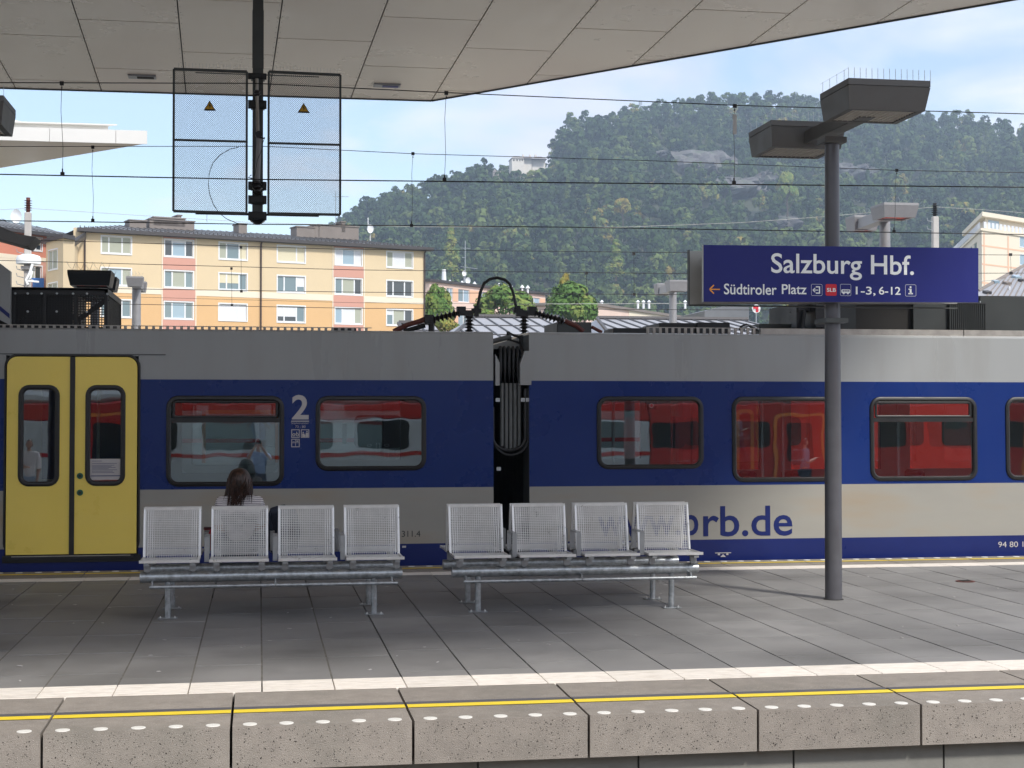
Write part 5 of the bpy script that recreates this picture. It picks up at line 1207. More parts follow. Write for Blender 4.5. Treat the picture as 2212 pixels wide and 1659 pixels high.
def stripemat():
    m = mat('striped jersey', (0.75, 0.73, 0.72), .9); t = m.node_tree; n = t.nodes; l = t.links; b = n['Principled BSDF']
    tcx = n.new('ShaderNodeTexCoord'); sx = n.new('ShaderNodeSeparateXYZ'); l.new(tcx.outputs['Object'], sx.inputs[0])
    nzz = n.new('ShaderNodeTexNoise'); nzz.inputs['Scale'].default_value = 9; l.new(tcx.outputs['Object'], nzz.inputs['Vector'])
    a = n.new('ShaderNodeMath'); a.operation = 'MULTIPLY_ADD'; a.inputs[1].default_value = .012; l.new(nzz.outputs[0], a.inputs[0]); l.new(sx.outputs[2], a.inputs[2])
    f = n.new('ShaderNodeMath'); f.operation = 'PINGPONG'; f.inputs[1].default_value = .0073; l.new(a.outputs[0], f.inputs[0])
    g_ = n.new('ShaderNodeMath'); g_.operation = 'GREATER_THAN'; g_.inputs[1].default_value = .0049; l.new(f.outputs[0], g_.inputs[0])
    x = n.new('ShaderNodeMix'); x.data_type = 'RGBA'; x.inputs[6].default_value = (.70, .67, .68, 1); x.inputs[7].default_value = (.045, .035, .06, 1)
    l.new(g_.outputs[0], x.inputs[0]); l.new(x.outputs[2], b.inputs['Base Color']); return m
M['stripe'] = stripemat()
M['denim'] = mat('dark denim', (0.03, 0.04, 0.08), .9, var=.2, vs=30)
M['bluesh'] = mat('light blue shirt', (0.28, 0.42, 0.72), .8); M['whitesh'] = mat('white shirt', (.75, .75, .78), .8); M['greysh'] = mat('grey blue shirt', (.22, .26, .36), .8)
M['shoe'] = mat('dark shoe', (.03, .03, .03), .6)
def skin(name, pts, edges, m_, parent, sub=2):
    me = bpy.data.meshes.new(name); o_ = ORG[parent.name]; ks = list(pts)
    me.from_pydata([tuple(Vector(pts[k][0]) - o_) for k in ks], [(ks.index(a), ks.index(b_)) for a, b_ in edges], [])
    ob = bpy.data.objects.new(name, me); COL.objects.link(ob); ob.parent = parent; ORG[ob.name] = o_.copy()
    md = ob.modifiers.new('skin', 'SKIN'); md.use_smooth_shade = True
    for i, k in enumerate(ks):
        r = pts[k][1]; sv_ = me.skin_vertices[0].data[i]; sv_.radius = (r, r) if not isinstance(r, tuple) else r
        if i == 0: sv_.use_root = True
    s = ob.modifiers.new('sub', 'SUBSURF'); s.levels = sub; s.render_levels = sub; me.materials.append(m_); return ob
def head(parent, c, face, hairm, s=.93, long=False):
    """c: head centre; face: unit vector in plan the person looks along"""
    f = Vector((face[0], face[1], 0)).normalized(); rr = Vector((f.y, -f.x, 0)); o_ = ORG[parent.name]; c = Vector(c)
    bm = bmesh.new(); bmesh.ops.create_uvsphere(bm, u_segments=24, v_segments=18, radius=1)
    for v in bm.verts:
        x, y, z = v.co; w_ = .074 * (1 - .18 * max(0, -z)); d_ = .093; h = .112
        yy = y * d_ * (1 - .12 * max(0, -z)); xx = x * w_; zz = z * h
        if y > .55 and abs(x) < .22 and -.25 < z < .2: yy += .018 * (1 - abs(x) / .22) * (1 - abs(z + .1) / .35 if abs(z + .1) < .35 else 0)     # nose
        if y > .6 and .1 < abs(x) < .5 and 0 < z < .2: yy -= .008                                               # eye sockets
        if y > .6 and abs(x) < .3 and -.52 < z < -.42: yy -= .004
        v.co = (rr * xx + f * yy + Vector((0, 0, zz))) * s
    me = bpy.data.meshes.new('head'); bm.to_mesh(me); bm.free(); me.polygons.foreach_set('use_smooth', [True] * len(me.polygons)); me.materials.append(M['skin'])
    h = bpy.data.objects.new('head', me); COL.objects.link(h); h.parent = parent; h.location = c - o_; ORG[h.name] = c
    for sx in (-1, 1):
        e = MB().lathe(c + rr * sx * .028 * s + f * .083 * s + Vector((0, 0, .012 * s)), [(.004, -.004), (.010, 0), (.004, .004)], 8, 'y').build('eye', M['gap'], h)
        MB().lathe(c + rr * sx * .072 * s + Vector((0, 0, -.005)), [(.006, -.03), (.02, -.01), (.02, .015), (.006, .03)], 8).build('ear', M['skin'], h, smooth=True)
    if not long:
        bm = bmesh.new(); bmesh.ops.create_uvsphere(bm, u_segments=20, v_segments=14, radius=1)
        dl_ = [v for v in bm.verts if v.co.z < -.45 or (v.co.y > .35 and v.co.z < .45)]
        bmesh.ops.delete(bm, geom=dl_, context='VERTS')
        for v in bm.verts: x, y, z = v.co; v.co = (rr * x * .082 + f * (y * .1 - .004) + Vector((0, 0, z * .12))) * s * (1 + .02 * mnoise.noise(v.co * 6))
        me = bpy.data.meshes.new('hair'); bm.to_mesh(me); bm.free(); me.polygons.foreach_set('use_smooth', [True] * len(me.polygons)); me.materials.append(hairm)
        hh_ = bpy.data.objects.new('hair', me); COL.objects.link(hh_); hh_.parent = parent; hh_.location = c - o_
        sm = hh_.modifiers.new('t', 'SOLIDIFY'); sm.thickness = .01
    return h
def hand(pts, edges, k, p, d, side_, s=.9):
    """adds palm and five fingers after wrist k at p along direction d"""
    p = Vector(p); d = Vector(d).normalized(); u_ = d.cross(Vector((0, 0, 1))); u_ = (u_ if u_.length > .2 else d.cross(Vector((1, 0, 0)))).normalized(); w_ = d.cross(u_).normalized()
    pts[k + 'palm'] = (p + d * .05 * s, .020 * s); edges.append((k, k + 'palm'))
    for i, (o, ln) in enumerate(((-.03, .062), (-.01, .072), (.01, .068), (.028, .052))):
        a = p + d * .085 * s + u_ * o * s; b_ = a + d * ln * .5 * s + w_ * .008; c = b_ + d * ln * .45 * s + w_ * .02
        pts[f'{k}f{i}a'] = (a, .0095 * s); pts[f'{k}f{i}b'] = (b_, .0085 * s); pts[f'{k}f{i}c'] = (c, .007 * s)
        edges += [(k + 'palm', f'{k}f{i}a'), (f'{k}f{i}a', f'{k}f{i}b'), (f'{k}f{i}b', f'{k}f{i}c')]
    a = p + d * .03 * s + u_ * side_ * .035 * s; b_ = a + d * .035 * s + u_ * side_ * .015 * s
    pts[k + 't1'] = (a, .011 * s); pts[k + 't2'] = (b_, .009 * s); edges += [(k + 'palm', k + 't1'), (k + 't1', k + 't2')]
def person(label, base, J, face, shirt, trous, hairm, s=.93, long=False, bag=None, headc=None):
    """J: joints relative to base in metres"""
    root = thing('person', label, 'person', base); B = Vector(base)
    q_ = lambda k: B + Vector(J[k])
    pts = {'pel': (q_('pel'), (.125 * s, .095 * s)), 'sp': (q_('sp'), (.115 * s, .085 * s)), 'ch': (q_('ch'), (.145 * s, .095 * s)), 'nk': (q_('nk'), .055 * s), 'hd': (q_('hd'), .05 * s)}
    ed_ = [('pel', 'sp'), ('sp', 'ch'), ('ch', 'nk'), ('nk', 'hd')]
    for S_ in 'LR':
        pts.update({'sh' + S_: (q_('sh' + S_), .055 * s), 'el' + S_: (q_('el' + S_), .042 * s), 'wr' + S_: (q_('wr' + S_), .027 * s), 'hp' + S_: (q_('hp' + S_), .085 * s), 'kn' + S_: (q_('kn' + S_), .06 * s), 'an' + S_: (q_('an' + S_), .036 * s), 'to' + S_: (q_('to' + S_), .032 * s)})
        ed_ += [('ch', 'sh' + S_), ('sh' + S_, 'el' + S_), ('el' + S_, 'wr' + S_), ('pel', 'hp' + S_), ('hp' + S_, 'kn' + S_), ('kn' + S_, 'an' + S_), ('an' + S_, 'to' + S_)]
        d_ = (q_('wr' + S_) - q_('el' + S_)); hand(pts, ed_, 'wr' + S_, q_('wr' + S_), d_, 1 if S_ == 'L' else -1)
    bp_ = dict(pts)
    for k_ in ('pel', 'sp', 'ch'): bp_[k_] = (pts[k_][0], tuple(x * .82 for x in pts[k_][1]))
    for k_ in ('shL', 'shR', 'nk'): bp_[k_] = (pts[k_][0], pts[k_][1] * .8)
    skin('body', bp_, ed_, M['skin'], root)
    g = lambda r: (tuple(x + .016 for x in r) if isinstance(r, tuple) else r + .014)
    ks = ['sp', 'pel', 'ch', 'nk'] + [a + b_ for b_ in 'LR' for a in ('sh', 'el')]
    sp_ = {k: (pts[k][0], g(pts[k][1])) for k in ks}; sp_['nk'] = (q_('ch').lerp(q_('nk'), .8), .066 * s)
    skin('shirt', sp_, [('sp', 'pel'), ('sp', 'ch'), ('ch', 'nk')] + [e for b_ in 'LR' for e in (('ch', 'sh' + b_), ('sh' + b_, 'el' + b_))], shirt, root)
    ks = ['pel'] + [a + b_ for b_ in 'LR' for a in ('hp', 'kn', 'an')]
    skin('trousers', {k: (pts[k][0], g(pts[k][1])) for k in ks}, [e for b_ in 'LR' for e in (('pel', 'hp' + b_), ('hp' + b_, 'kn' + b_), ('kn' + b_, 'an' + b_))], trous, root)
    for b_ in 'LR': skin('shoe', {'a': (q_('an' + b_) + Vector((0, 0, -.03)), .045 * s), 't': (q_('to' + b_), .04 * s)}, [('a', 't')], M['shoe'], root)
    head(root, headc or (q_('hd') + Vector((0, 0, .07))), face, hairm, s, long)
    return root
# seated woman -------------------------------------------------------
hc = P(518, 1043, 12.93)
bx = hc.x; by = 12.86
J = dict(pel=(0, 0, .53), sp=(0, .015, .66), ch=(0, .04, .79), nk=(0, .07, .93), hd=(0, .085, .985),
         shL=(-.155, .045, .85), shR=(.155, .045, .85), elL=(-.19, .14, .66), elR=(.19, .14, .66), wrL=(-.07, .31, .60), wrR=(.07, .31, .60),
         hpL=(-.085, .03, .51), hpR=(.085, .03, .51), knL=(-.17, .31, .53), knR=(.17, .31, .53), anL=(.05, .30, .50), anR=(-.05, .22, .50), toL=(.14, .33, .50), toR=(-.14, .26, .50))
wo = person('woman with long dark hair and striped top on the left bench, seen from behind', (bx, by, 0), J, (0.15, 1), M['stripe'], M['denim'], M['hair'], .93, True, headc=Vector((hc.x, 12.98, 1.005)))
# hair: lofted sheet of strands
rows = [(1011.5, 512, 522), (1014, 504, 529), (1018, 499, 534), (1025, 495, 539), (1034, 492, 542.5), (1045, 490, 544.5), (1056, 488.5, 546), (1064, 487, 546.5), (1070, 485, 545), (1076, 481, 536), (1082, 477, 528), (1088, 474, 524), (1095, 471, 521), (1103, 470, 518), (1112, 471, 514)]
mb = MB(); n = 48; rings = []
for (v, u0, u1) in rows:
    a, b_ = P(u0, v, 12.93), P(u1, v, 12.93); cx_ = (a.x + b_.x) / 2; w_ = (b_.x - a.x) / 2
    dpt = min(.11, w_ * 1.0 + .012) if v < 1060 else max(.03, .10 - (v - 1060) * .0018)
    yc = 12.965 if v < 1060 else 12.965 - (v - 1060) * .0012
    rings.append([(cx_ + w_ * math.cos(2 * math.pi * k / n) * (1 + .05 * mnoise.noise(Vector((k * .9, v * .01, 3)))), yc + dpt * math.sin(2 * math.pi * k / n) * (1 + .05 * mnoise.noise(Vector((k * 1.3, v * .02, 9)))), a.z) for k in range(n)])
ring(mb, rings); mb.f.append(tuple(range(n))); mb.m.append(0); mb.f.append(tuple(len(mb.v) - n + k for k in range(n))); mb.m.append(0)
hair = mb.build('hair', M['hair'], wo, smooth=True)
mb = MB()
for k in range(60):                                   # loose strands
    t0 = R(0, 1); v0 = R(1030, 1062); u0 = 488 + t0 * 57; ue = u0 * .55 + 495 * .45 + R(-12, 12) if t0 < .85 else u0 + R(-14, 2)
    v1 = R(1078, 1108) if t0 < .8 else R(1068, 1096)
    pts = []
    for i in range(7):
        t = i / 6; p = P(u0 + (ue - u0) * t ** 1.4, v0 + (v1 - v0) * t, 12.93 - .075 - .025 * math.sin(t * 2)); pts.append(p)
    mb.tube(pts, [.0035, .004, .004, .0035, .003, .002, .001], 4)
mb.build('hair_strands', M['hair'], wo, kind='stuff')
# backpack on the next seat of the far row
M['bag'] = mat('navy backpack cloth', (.018, .024, .045), .8, var=.3, vs=14, bump=.4, bs=30)
bp0 = P(596, 1150, 12.85); bk = thing('backpack', 'dark navy backpack standing on the bench beside the seated woman', 'backpack', (bp0.x + .05, 12.86, .46))
bm = bmesh.new(); bmesh.ops.create_cube(bm, size=1); bmesh.ops.subdivide_edges(bm, edges=bm.edges[:], cuts=7, use_grid_fill=True)
cxb, zb0 = bp0.x + .06, .46; zt_b = P(596, 1091, 12.85).z; Hb = zt_b - zb0
for v in bm.verts:
    d_ = v.co.copy(); l = max(abs(d_.x), abs(d_.y), abs(d_.z)); sph = d_.normalized() * .5; c = d_.lerp(sph, .45)
    top_ = max(0, c.z + .1); c.x *= 1 - .35 * top_; c.x += top_ * .05
    nn = mnoise.noise(v.co * 3.2 + Vector((3, 1, 2))) * .05; c *= 1 + nn
    v.co = (c.x * .29, c.y * .2, (c.z + .46) * Hb * 1.04)
me = bpy.data.meshes.new('bag_body'); bm.to_mesh(me); bm.free(); me.polygons.foreach_set('use_smooth', [True] * len(me.polygons)); me.materials.append(M['bag'])
o = bpy.data.objects.new('bag_body', me); COL.objects.link(o); o.parent = bk
x_ = bp0.x + .06
MB().tube([P(602, 1100, 12.83), P(607, 1092, 12.83), P(615, 1091, 12.83), P(618, 1096, 12.83)], .006, 6).build('carry_loop', M['bag'], bk, smooth=True)
MB().tube([P(584, 1104, 12.76), P(579, 1120, 12.75), P(585, 1135, 12.75), P(588, 1150, 12.75), P(584, 1166, 12.74), P(588, 1190, 12.74), P(596, 1205, 12.74)], [.008, .016, .014, .010, .008, .012, .01], 8).build('shoulder_strap', M['bag'], bk, smooth=True)
c = P(588, 1157, 12.73); MB().tube([(c.x + .012 * math.cos(t), c.y, c.z + .012 * math.sin(t)) for t in [k * math.pi / 6 for k in range(13)]], .003, 5).build('strap_ring', M['galv'], bk)
rb = P(447.5, 1148, 12.95); rd = thing('red_bag', 'small red bag with dark flap on the far seat left of the woman', 'bag', (rb.x, 12.95, .46))
MB().box(rb.x - .02, rb.x + .035, 12.9, 13.0, .46, P(447, 1142, 12.95).z).build('bag_body', M['red'], rd, bevel=.006)
MB().box(rb.x - .028, rb.x + .035, 12.895, 13.005, P(447, 1143, 12.95).z, P(447, 1139, 12.95).z).build('flap', mat('dark red leather', (.09, .01, .012), .6), rd, bevel=.003)
# photographer, walker and white-shirt passer-by: on our platform, seen mirrored in the train windows
s_ = .93
def stand(lean=0, **kw):
    J = dict(pel=(0, 0, .88), sp=(0, 0, 1.02), ch=(0, 0, 1.24), nk=(0, 0, 1.40), hd=(0, .01, 1.47), shL=(-.165, 0, 1.31), shR=(.165, 0, 1.31), elL=(-.2, -.02, 1.05), elR=(.2, -.02, 1.05), wrL=(-.19, .06, .84), wrR=(.19, .06, .84),
             hpL=(-.085, 0, .84), hpR=(.085, 0, .84), knL=(-.09, .02, .46), knR=(.09, .02, .46), anL=(-.09, -.01, .08), anR=(.09, -.01, .08), toL=(-.1, .13, .03), toR=(.1, .13, .03)); J.update(kw); return J
ph = person('photographer in light blue shirt raising a phone, mirrored in the train window', (0, -.42, 0), stand(elL=(-.25, .14, 1.22), elR=(.25, .14, 1.22), wrL=(-.10, .25, 1.43), wrR=(.10, .25, 1.43), hd=(0, .02, 1.46)), (0, 1), M['bluesh'], M['denim'], M['hair'], .93)
pho = thing('phone', 'dark phone held up by the photographer', 'phone', (0, -.1, 1.56)); MB().box(-.07, .07, -.115, -.107, 1.515, 1.585).build('phone_body', M['gap'], pho, bevel=.002)
wk = person('walker in grey shirt with a backpack and phone, striding past behind the camera', (0, -3.2, 0), stand(anL=(-.28, 0, .12), toL=(-.18, 0, .03), knL=(-.06, 0, .46), anR=(.26, 0, .08), toR=(.38, 0, .05), knR=(.18, 0, .47), wrL=(.22, .1, 1.12), wrR=(.22, -.1, 1.12), elL=(.0, .18, 1.06), elR=(0, -.18, 1.06), hpL=(0, .08, .84), hpR=(0, -.08, .84), shL=(0, .165, 1.31), shR=(0, -.165, 1.31)), (1, 0), M['greysh'], M['denim'], M['hair'], .93)
# put the walker where its mirror image falls: mirrored x equals the virtual ray
q1 = P(1740, 990, 2 * (TY + .02) + 3.2); wk.location = (q1.x, -3.2, 0)
wb = thing('backpack', 'grey backpack worn by the walker behind the camera', 'backpack', (q1.x - .2, -3.2, 1.2)); MB().box(q1.x - .30, q1.x - .12, -3.35, -3.05, 1.02, 1.38).build('bag_body', M['bag'], wb, bevel=.04)
q2 = P(62, 1000, 2 * (TY + .02) + 1.5); person('passer-by in white shirt standing behind the camera, mirrored in the left door window', (q2.x, -1.5, 0), stand(wrL=(-.05, .22, 1.1), elL=(-.2, .08, 1.08)), (0, 1), M['whitesh'], mat('light jeans', (.3, .38, .5), .9), M['hair'], .93)
# ================================================================== buildings
M['cream'] = mat('cream render', (0.70, 0.565, 0.37), 0.9, var=.03, vs=.5, bump=.1, bs=20)
M['orangew'] = mat('orange render', (0.70, 0.45, 0.225), 0.9, var=.03, vs=.5)
M['pinkp'] = mat('pink render', (0.62, 0.33, 0.26), 0.9, var=.03, vs=.5)
M['redw'] = mat('coral render', (0.62, 0.24, 0.16), 0.9, var=.03, vs=.4)
M['offw'] = mat('off-white render', (0.80, 0.72, 0.58), 0.9)
M['palep'] = mat('pale pink render', (0.75, 0.58, 0.50), 0.9, var=.03, vs=.5)
M['apri'] = mat('apricot render', (0.80, 0.50, 0.34), 0.9)
M['winf'] = mat('white window frame', (0.80, 0.82, 0.84), 0.4)
M['curt'] = mat('pale curtain', (0.42, 0.44, 0.36), 0.9); M['blindw'] = mat('white roller blind', (0.72, 0.74, 0.78), .7); M['blindc'] = mat('cream roller blind', (.70, .64, .46), .7)
M['wdark'] = mat('window pane', (0.16, 0.23, 0.25), 0.08, spec=1.0, coat=.6); M['wdark2'] = mat('dark window pane', (.04, .05, .05), .08, spec=1.0, coat=.6); M['wblue'] = mat('blue window pane', (.30, .42, .50), .1, spec=1, coat=.6)
M['roofm'] = mat('standing seam roof', (0.17, 0.175, 0.185), 0.42, 0.45, var=.12, vs=.4); M['roofd'] = mat('dark gutter', (.07, .065, .065), .5, .3)
M['chim'] = mat('chimney cladding', (.22, .19, .17), .7, var=.1, vs=1); M['pipe'] = mat('brown downpipe', (.06, .04, .035), .5)
M['roofl'] = mat('light seam roof', (0.36, 0.36, 0.38), 0.5, 0.3, var=.1, vs=.3)
class Facade:
    """an upright wall through two ground points; openings given by picture measurements"""
    def __init__(s, p0, p1):
        s.p0 = Vector(p0); d = Vector(p1) - s.p0; d.z = 0; s.L = d.length; s.d = d.normalized(); s.n = Vector((s.d.y, -s.d.x, 0))      # outward (towards us)
        if s.n.y > 0: s.n = -s.n
    def uv(s, u, v): q_ = onplane(u, v, s.p0, np.array(s.n)); return ((q_ - s.p0).dot(s.d), q_.z)
    def pt(s, a, z, o=0): q_ = s.p0 + s.d * a + s.n * o; return (q_.x, q_.y, z)
    def box(s, mb, a0, a1, z0, z1, o0, o1, mi=0):
        return mb.hexa([s.pt(a0, z0, o1), s.pt(a1, z0, o1), s.pt(a1, z0, o0), s.pt(a0, z0, o0), s.pt(a0, z1, o1), s.pt(a1, z1, o1), s.pt(a1, z1, o0), s.pt(a0, z1, o0)], mi)
    def wall(s, a0, a1, z0, z1, holes, mats, mi=lambda a, z: 0, cuts=(), par=None, depth=.18):
        mb = MB(); wallgrid(mb, [a0, a1], [z0, z1] + list(cuts), holes, lambda a, z: s.pt(a, z), mi)
        for h in holes:
            for (x1, z1_, x2, z2_) in ((h[0], h[2], h[1], h[2]), (h[1], h[2], h[1], h[3]), (h[1], h[3], h[0], h[3]), (h[0], h[3], h[0], h[2])):
                mb.q([s.pt(x1, z1_), s.pt(x2, z2_), s.pt(x2, z2_, -depth), s.pt(x1, z1_, -depth)], 0)
        return mb.build('wall', mats, par)
    def window(s, par, h, split, fills, surround=True, depth=.14):
        a0, a1, z0, z1 = h; mb = MB(); t = .055; o0, o1 = -depth, -depth + .05
        s.box(mb, a0, a1, z0, z0 + t * 1.6, o0, o1 + .0); s.box(mb, a0, a1, z1 - t, z1, o0, o1)
        s.box(mb, a0, a0 + t, z0 + t * 1.6, z1 - t, o0, o1); s.box(mb, a1 - t, a1, z0 + t * 1.6, z1 - t, o0, o1)
        xs_ = [a0] + [a0 + (a1 - a0) * q_ for q_ in split] + [a1]
        for x in xs_[1:-1]: s.box(mb, x - t * 1.1, x + t * 1.1, z0 + t * 1.6, z1 - t, o0, o1 + .01)
        if surround:
            w_ = .1
            s.box(mb, a0 - w_, a0, z0 - w_, z1 + w_, .0, .025); s.box(mb, a1, a1 + w_, z0 - w_, z1 + w_, .0, .025); s.box(mb, a0, a1, z1, z1 + w_, .0, .025); s.box(mb, a0 - .02, a1 + .02, z0 - w_, z0, -.1, .06)
        fr = mb.build('window', M['winf'], par)
        for i, f_ in enumerate(fills):
            x0, x1 = xs_[i] + t * .8, xs_[i + 1] - t * .8
            b_ = MB(); s.box(b_, x0, x1, z0 + t, z1 - t, o0 + .0, o0 + .02); b_.build('pane', M[f_[0]], fr)
            if len(f_) > 1:                          # blind or curtain partly down
                b_ = MB(); zz = z1 - t - (z1 - z0) * f_[1]; s.box(b_, x0, x1, zz, z1 - t, o0 + .021, o0 + .035); b_.build('blind', M[f_[2]], fr)
        return fr
# --- yellow apartment block
Pl, Pr = P(182, 560, 133.0), P(918, 560, 143.5)
fa = Facade(Pl, Pr)
yb = thing('apartment_block', 'long yellow and orange apartment block with pink window bays and grey metal roof', 'building', (Pl.x, Pl.y, -.9), 'buildings behind the station')
rowz = []
for k in range(6): zt_ = 16.45 - 2.685 * k; rowz.append((zt_ - 1.42, zt_))
colsu = [(217, 285.5), (353.5, 419.5), (471.5, 535.5), (597.5, 661), (722.5, 783.5), (834, 893)]
Hs = []; info = {}
FILL = {(0, 0): [('wdark', .95, 'curt'), ('wdark', .95, 'curt'), ('wdark', .95, 'curt')], (0, 1): [('wdark2',), ('wblue', .12, 'blindw'), ('wdark2',)], (0, 2): [('wdark', .9, 'curt'), ('wdark',), ('wdark', .9, 'blindc')], (0, 3): [('wdark', .98, 'blindc'), ('wdark', .98, 'blindc')], (0, 4): [('wblue', .95, 'blindw'), ('wblue',), ('wblue', .9, 'blindw')], (0, 5): [('wdark', .9, 'curt'), ('wblue', .9, 'blindw'), ('wdark', .9, 'curt')],
        (1, 0): [('wdark', .9, 'curt'), ('wblue',), ('wdark', .9, 'curt')], (1, 1): [('wdark',), ('wdark', .9, 'curt'), ('wdark',)], (1, 2): [('wdark', .55, 'blindc'), ('wdark', .55, 'blindc'), ('wdark',)], (1, 3): [('wdark',), ('wdark',), ('wdark', .6, 'blindw')], (1, 4): [('wdark',), ('wdark', .9, 'curt'), ('wdark2',)], (1, 5): [('wdark2',), ('wdark2',), ('wdark2',)],
        (2, 1): [('wdark',), ('wblue',), ('wdark',)], (2, 2): [('wdark', .9, 'blindw'), ('wdark', .9, 'blindw')], (2, 3): [('wdark2', .62, 'blindw'), ('wdark2', .62, 'blindw'), ('wdark',)], (2, 4): [('wblue',), ('wblue', .9, 'blindw'), ('wblue', .9, 'curt')], (2, 5): [('wdark', .3, 'blindw'), ('wdark', .9, 'curt'), ('wdark2',)]}
for c, (u0, u1) in enumerate(colsu):
    a0, a1 = fa.uv(u0, 560)[0] + .1, fa.uv(u1, 560)[0] - .1
    for r, (z0, z1) in enumerate(rowz): Hs.append((a0, a1, z0, z1)); info[(r, c)] = Hs[-1]
zE = fa.uv(560, 518)[1]; zband = fa.uv(560, 644)[1]
fa.wall(0, fa.L, -.9, zE + .2, Hs, [M['cream'], M['orangew']], lambda a, z: 0 if z > zband else 1, [zband], yb)
for (r, c), h in info.items():
    f_ = FILL.get((r, c), [('wdark',), ('wblue',), ('wdark',)]); sp_ = [.27, .73] if len(f_) == 3 else [.7]
    if c in (0, 3, 5) and len(f_) == 3: sp_ = [.25, .7]
    fa.window(yb, h, sp_, f_)
mb = MB(); fa.box(mb, .0, fa.L + .01, zband, zband + .55, .0, .03)
for c in (1, 4):                                      # pink bays between windows
    a0, a1 = fa.uv(351.5 if c == 1 else 720, 560)[0], fa.uv(422 if c == 1 else 785.5, 560)[0]
    zz = [zE + .2] + [x for r in rowz for x in (r[1] + .12, r[0] - .12)] + [-.9]
    for i in range(0, len(zz), 2):
        if zz[i] - zz[i + 1] > .1: m2 = MB(); fa.box(m2, a0, a1, zz[i + 1], zz[i], .031, .045); m2.build('pink_panel', M['pinkp'], yb)
    m2 = MB(); fa.box(m2, a0 - .1, a0, -.9, zE + .2, .031, .05); fa.box(m2, a1, a1 + .1, -.9, zE + .2, .031, .05); m2.build('panel_trim', M['offw'], yb)
mb.build('cornice_band', M['offw'], yb)
ga = fa.uv(917, 560)[0]
for u in (182.5, 563, 916): a = fa.uv(u, 560)[0]; m2 = MB(); m2.tube([fa.pt(a, -.9, .12), fa.pt(a, zE - .4, .12), fa.pt(a, zE - .05, .55)], .075, 8); m2.build('downpipe', M['pipe'], yb)
# end wall and back
m2 = MB(); m2.q([fa.pt(fa.L, -.9, 0), fa.pt(fa.L, -.9, -11), fa.pt(fa.L, zE + .2, -11), fa.pt(fa.L, zE + .2, 0)]); m2.q([fa.pt(0, -.9, 0), fa.pt(0, -.9, -11), fa.pt(0, zE + .2, -11), fa.pt(0, zE + .2, 0)]); m2.q([fa.pt(0, -.9, -11), fa.pt(fa.L, -.9, -11), fa.pt(fa.L, zE + .2, -11), fa.pt(0, zE + .2, -11)]); m2.build('end_wall', M['cream'], yb)
# roof: hipped at the right
ze = zE + .1; rz = 1.15; ov = .55; rd_ = 5.6
A, B_, C_, D_ = fa.pt(-.6, ze, ov), fa.pt(fa.L + .5, ze, ov), fa.pt(fa.L + .5, ze, -11.6), fa.pt(-.6, ze, -11.6)
R0, R1 = fa.pt(4.5, ze + rz, -rd_), fa.pt(fa.L - 6.8, ze + rz, -rd_)
m2 = MB(); m2.q([A, B_, R1, R0]); m2.q([B_, C_, R1]); m2.q([C_, D_, R0, R1]); m2.q([D_, A, R0]); m2.q([A, B_, C_, D_]); rf = m2.build('roof', M['roofm'], yb)
m2 = MB()
for k in range(60):
    a = -.4 + k * .58
    if a > fa.L + .3: break
    t = 1.0
    if a > fa.L - 6.8: t = max(0.03, (fa.L + .5 - a) / 7.3)
    if a < 4.5: t = max(.03, (a + .6) / 5.1)
    p, q_ = Vector(fa.pt(a, ze, ov)), Vector(fa.pt(a, ze + rz * t, ov - (rd_ + ov) * t)); m2.tube([p + Vector((0, 0, .03)), q_ + Vector((0, 0, .03))], .03, 4)
m2.build('roof_seams', M['roofd'], rf, kind='stuff')
m2 = MB(); fa.box(m2, -.7, fa.L + .6, ze - .28, ze + .02, ov - .05, ov + .12); fa.box(m2, -.6, fa.L + .5, ze - .3, ze - .2, 0, ov); 
p = Vector(fa.pt(fa.L + .5, ze - .1, ov)); q_ = Vector(fa.pt(fa.L + .5, ze - .1, -11.6)); m2.tube([p, q_], .12, 6); m2.build('gutter', M['roofd'], yb)
m2 = MB()
for k in range(95):
    a = -.4 + k * .36
    if a < fa.L: m2.box(*[x for ab in zip(Vector(fa.pt(a, ze + .12, ov - .35)) - Vector((.03, .05, .05)), Vector(fa.pt(a, ze + .12, ov - .35)) + Vector((.03, .05, .12))) for x in ab])
m2.build('snow_guards', M['roofd'], rf, kind='stuff')
for (u0, u1, v0, v1, dp) in ((280, 316, 476, 494, 3.5), (323, 420, 474, 497, 4.2), (332, 400, 470, 476, 4.2), (384, 392, 466, 471, 4.2), (516, 533.5, 484, 498, 4), (641, 680, 490, 502, 4), (679, 690, 487, 502, 4.2), (688, 775, 486, 506, 4.2), (738, 746, 480, 488, 4.2)):
    f2 = Facade(fa.pt(0, 0, -dp), fa.pt(fa.L, 0, -dp)); (a0, z1), (a1, z0) = f2.uv(u0, v0), f2.uv(u1, v1); m2 = MB(); f2.box(m2, a0, a1, z0 - .6, z1, -1.6, 0); f2.box(m2, a0 - .08, a1 + .08, z1, z1 + .1, -1.7, .08); m2.build('chimney', M['chim'], yb)
def dish(par, u, v, Y, r, tilt=.4):
    c = P(u, v, Y); m2 = MB(); rg = []
    for (rr_, dd) in ((r, 0), (r * .7, .05 * r / .3), (r * .3, .1 * r / .3)):
        rg.append([(c.x + rr_ * math.cos(t) * .75, c.y + dd + tilt * rr_ * math.sin(t) * .2, c.z + rr_ * math.sin(t)) for t in [2 * math.pi * k / 16 for k in range(16)]])
    ring(m2, rg); m2.f.append(tuple(len(m2.v) - 16 + k for k in range(16))); m2.m.append(0); o = m2.build('satellite_dish', M['winf'], par, smooth=True)
    MB().tube([(c.x, c.y + .2, c.z + .3), (c.x, c.y + .2, c.z - r - .8)], .035, 5).build('dish_mast', M['winf'], par)
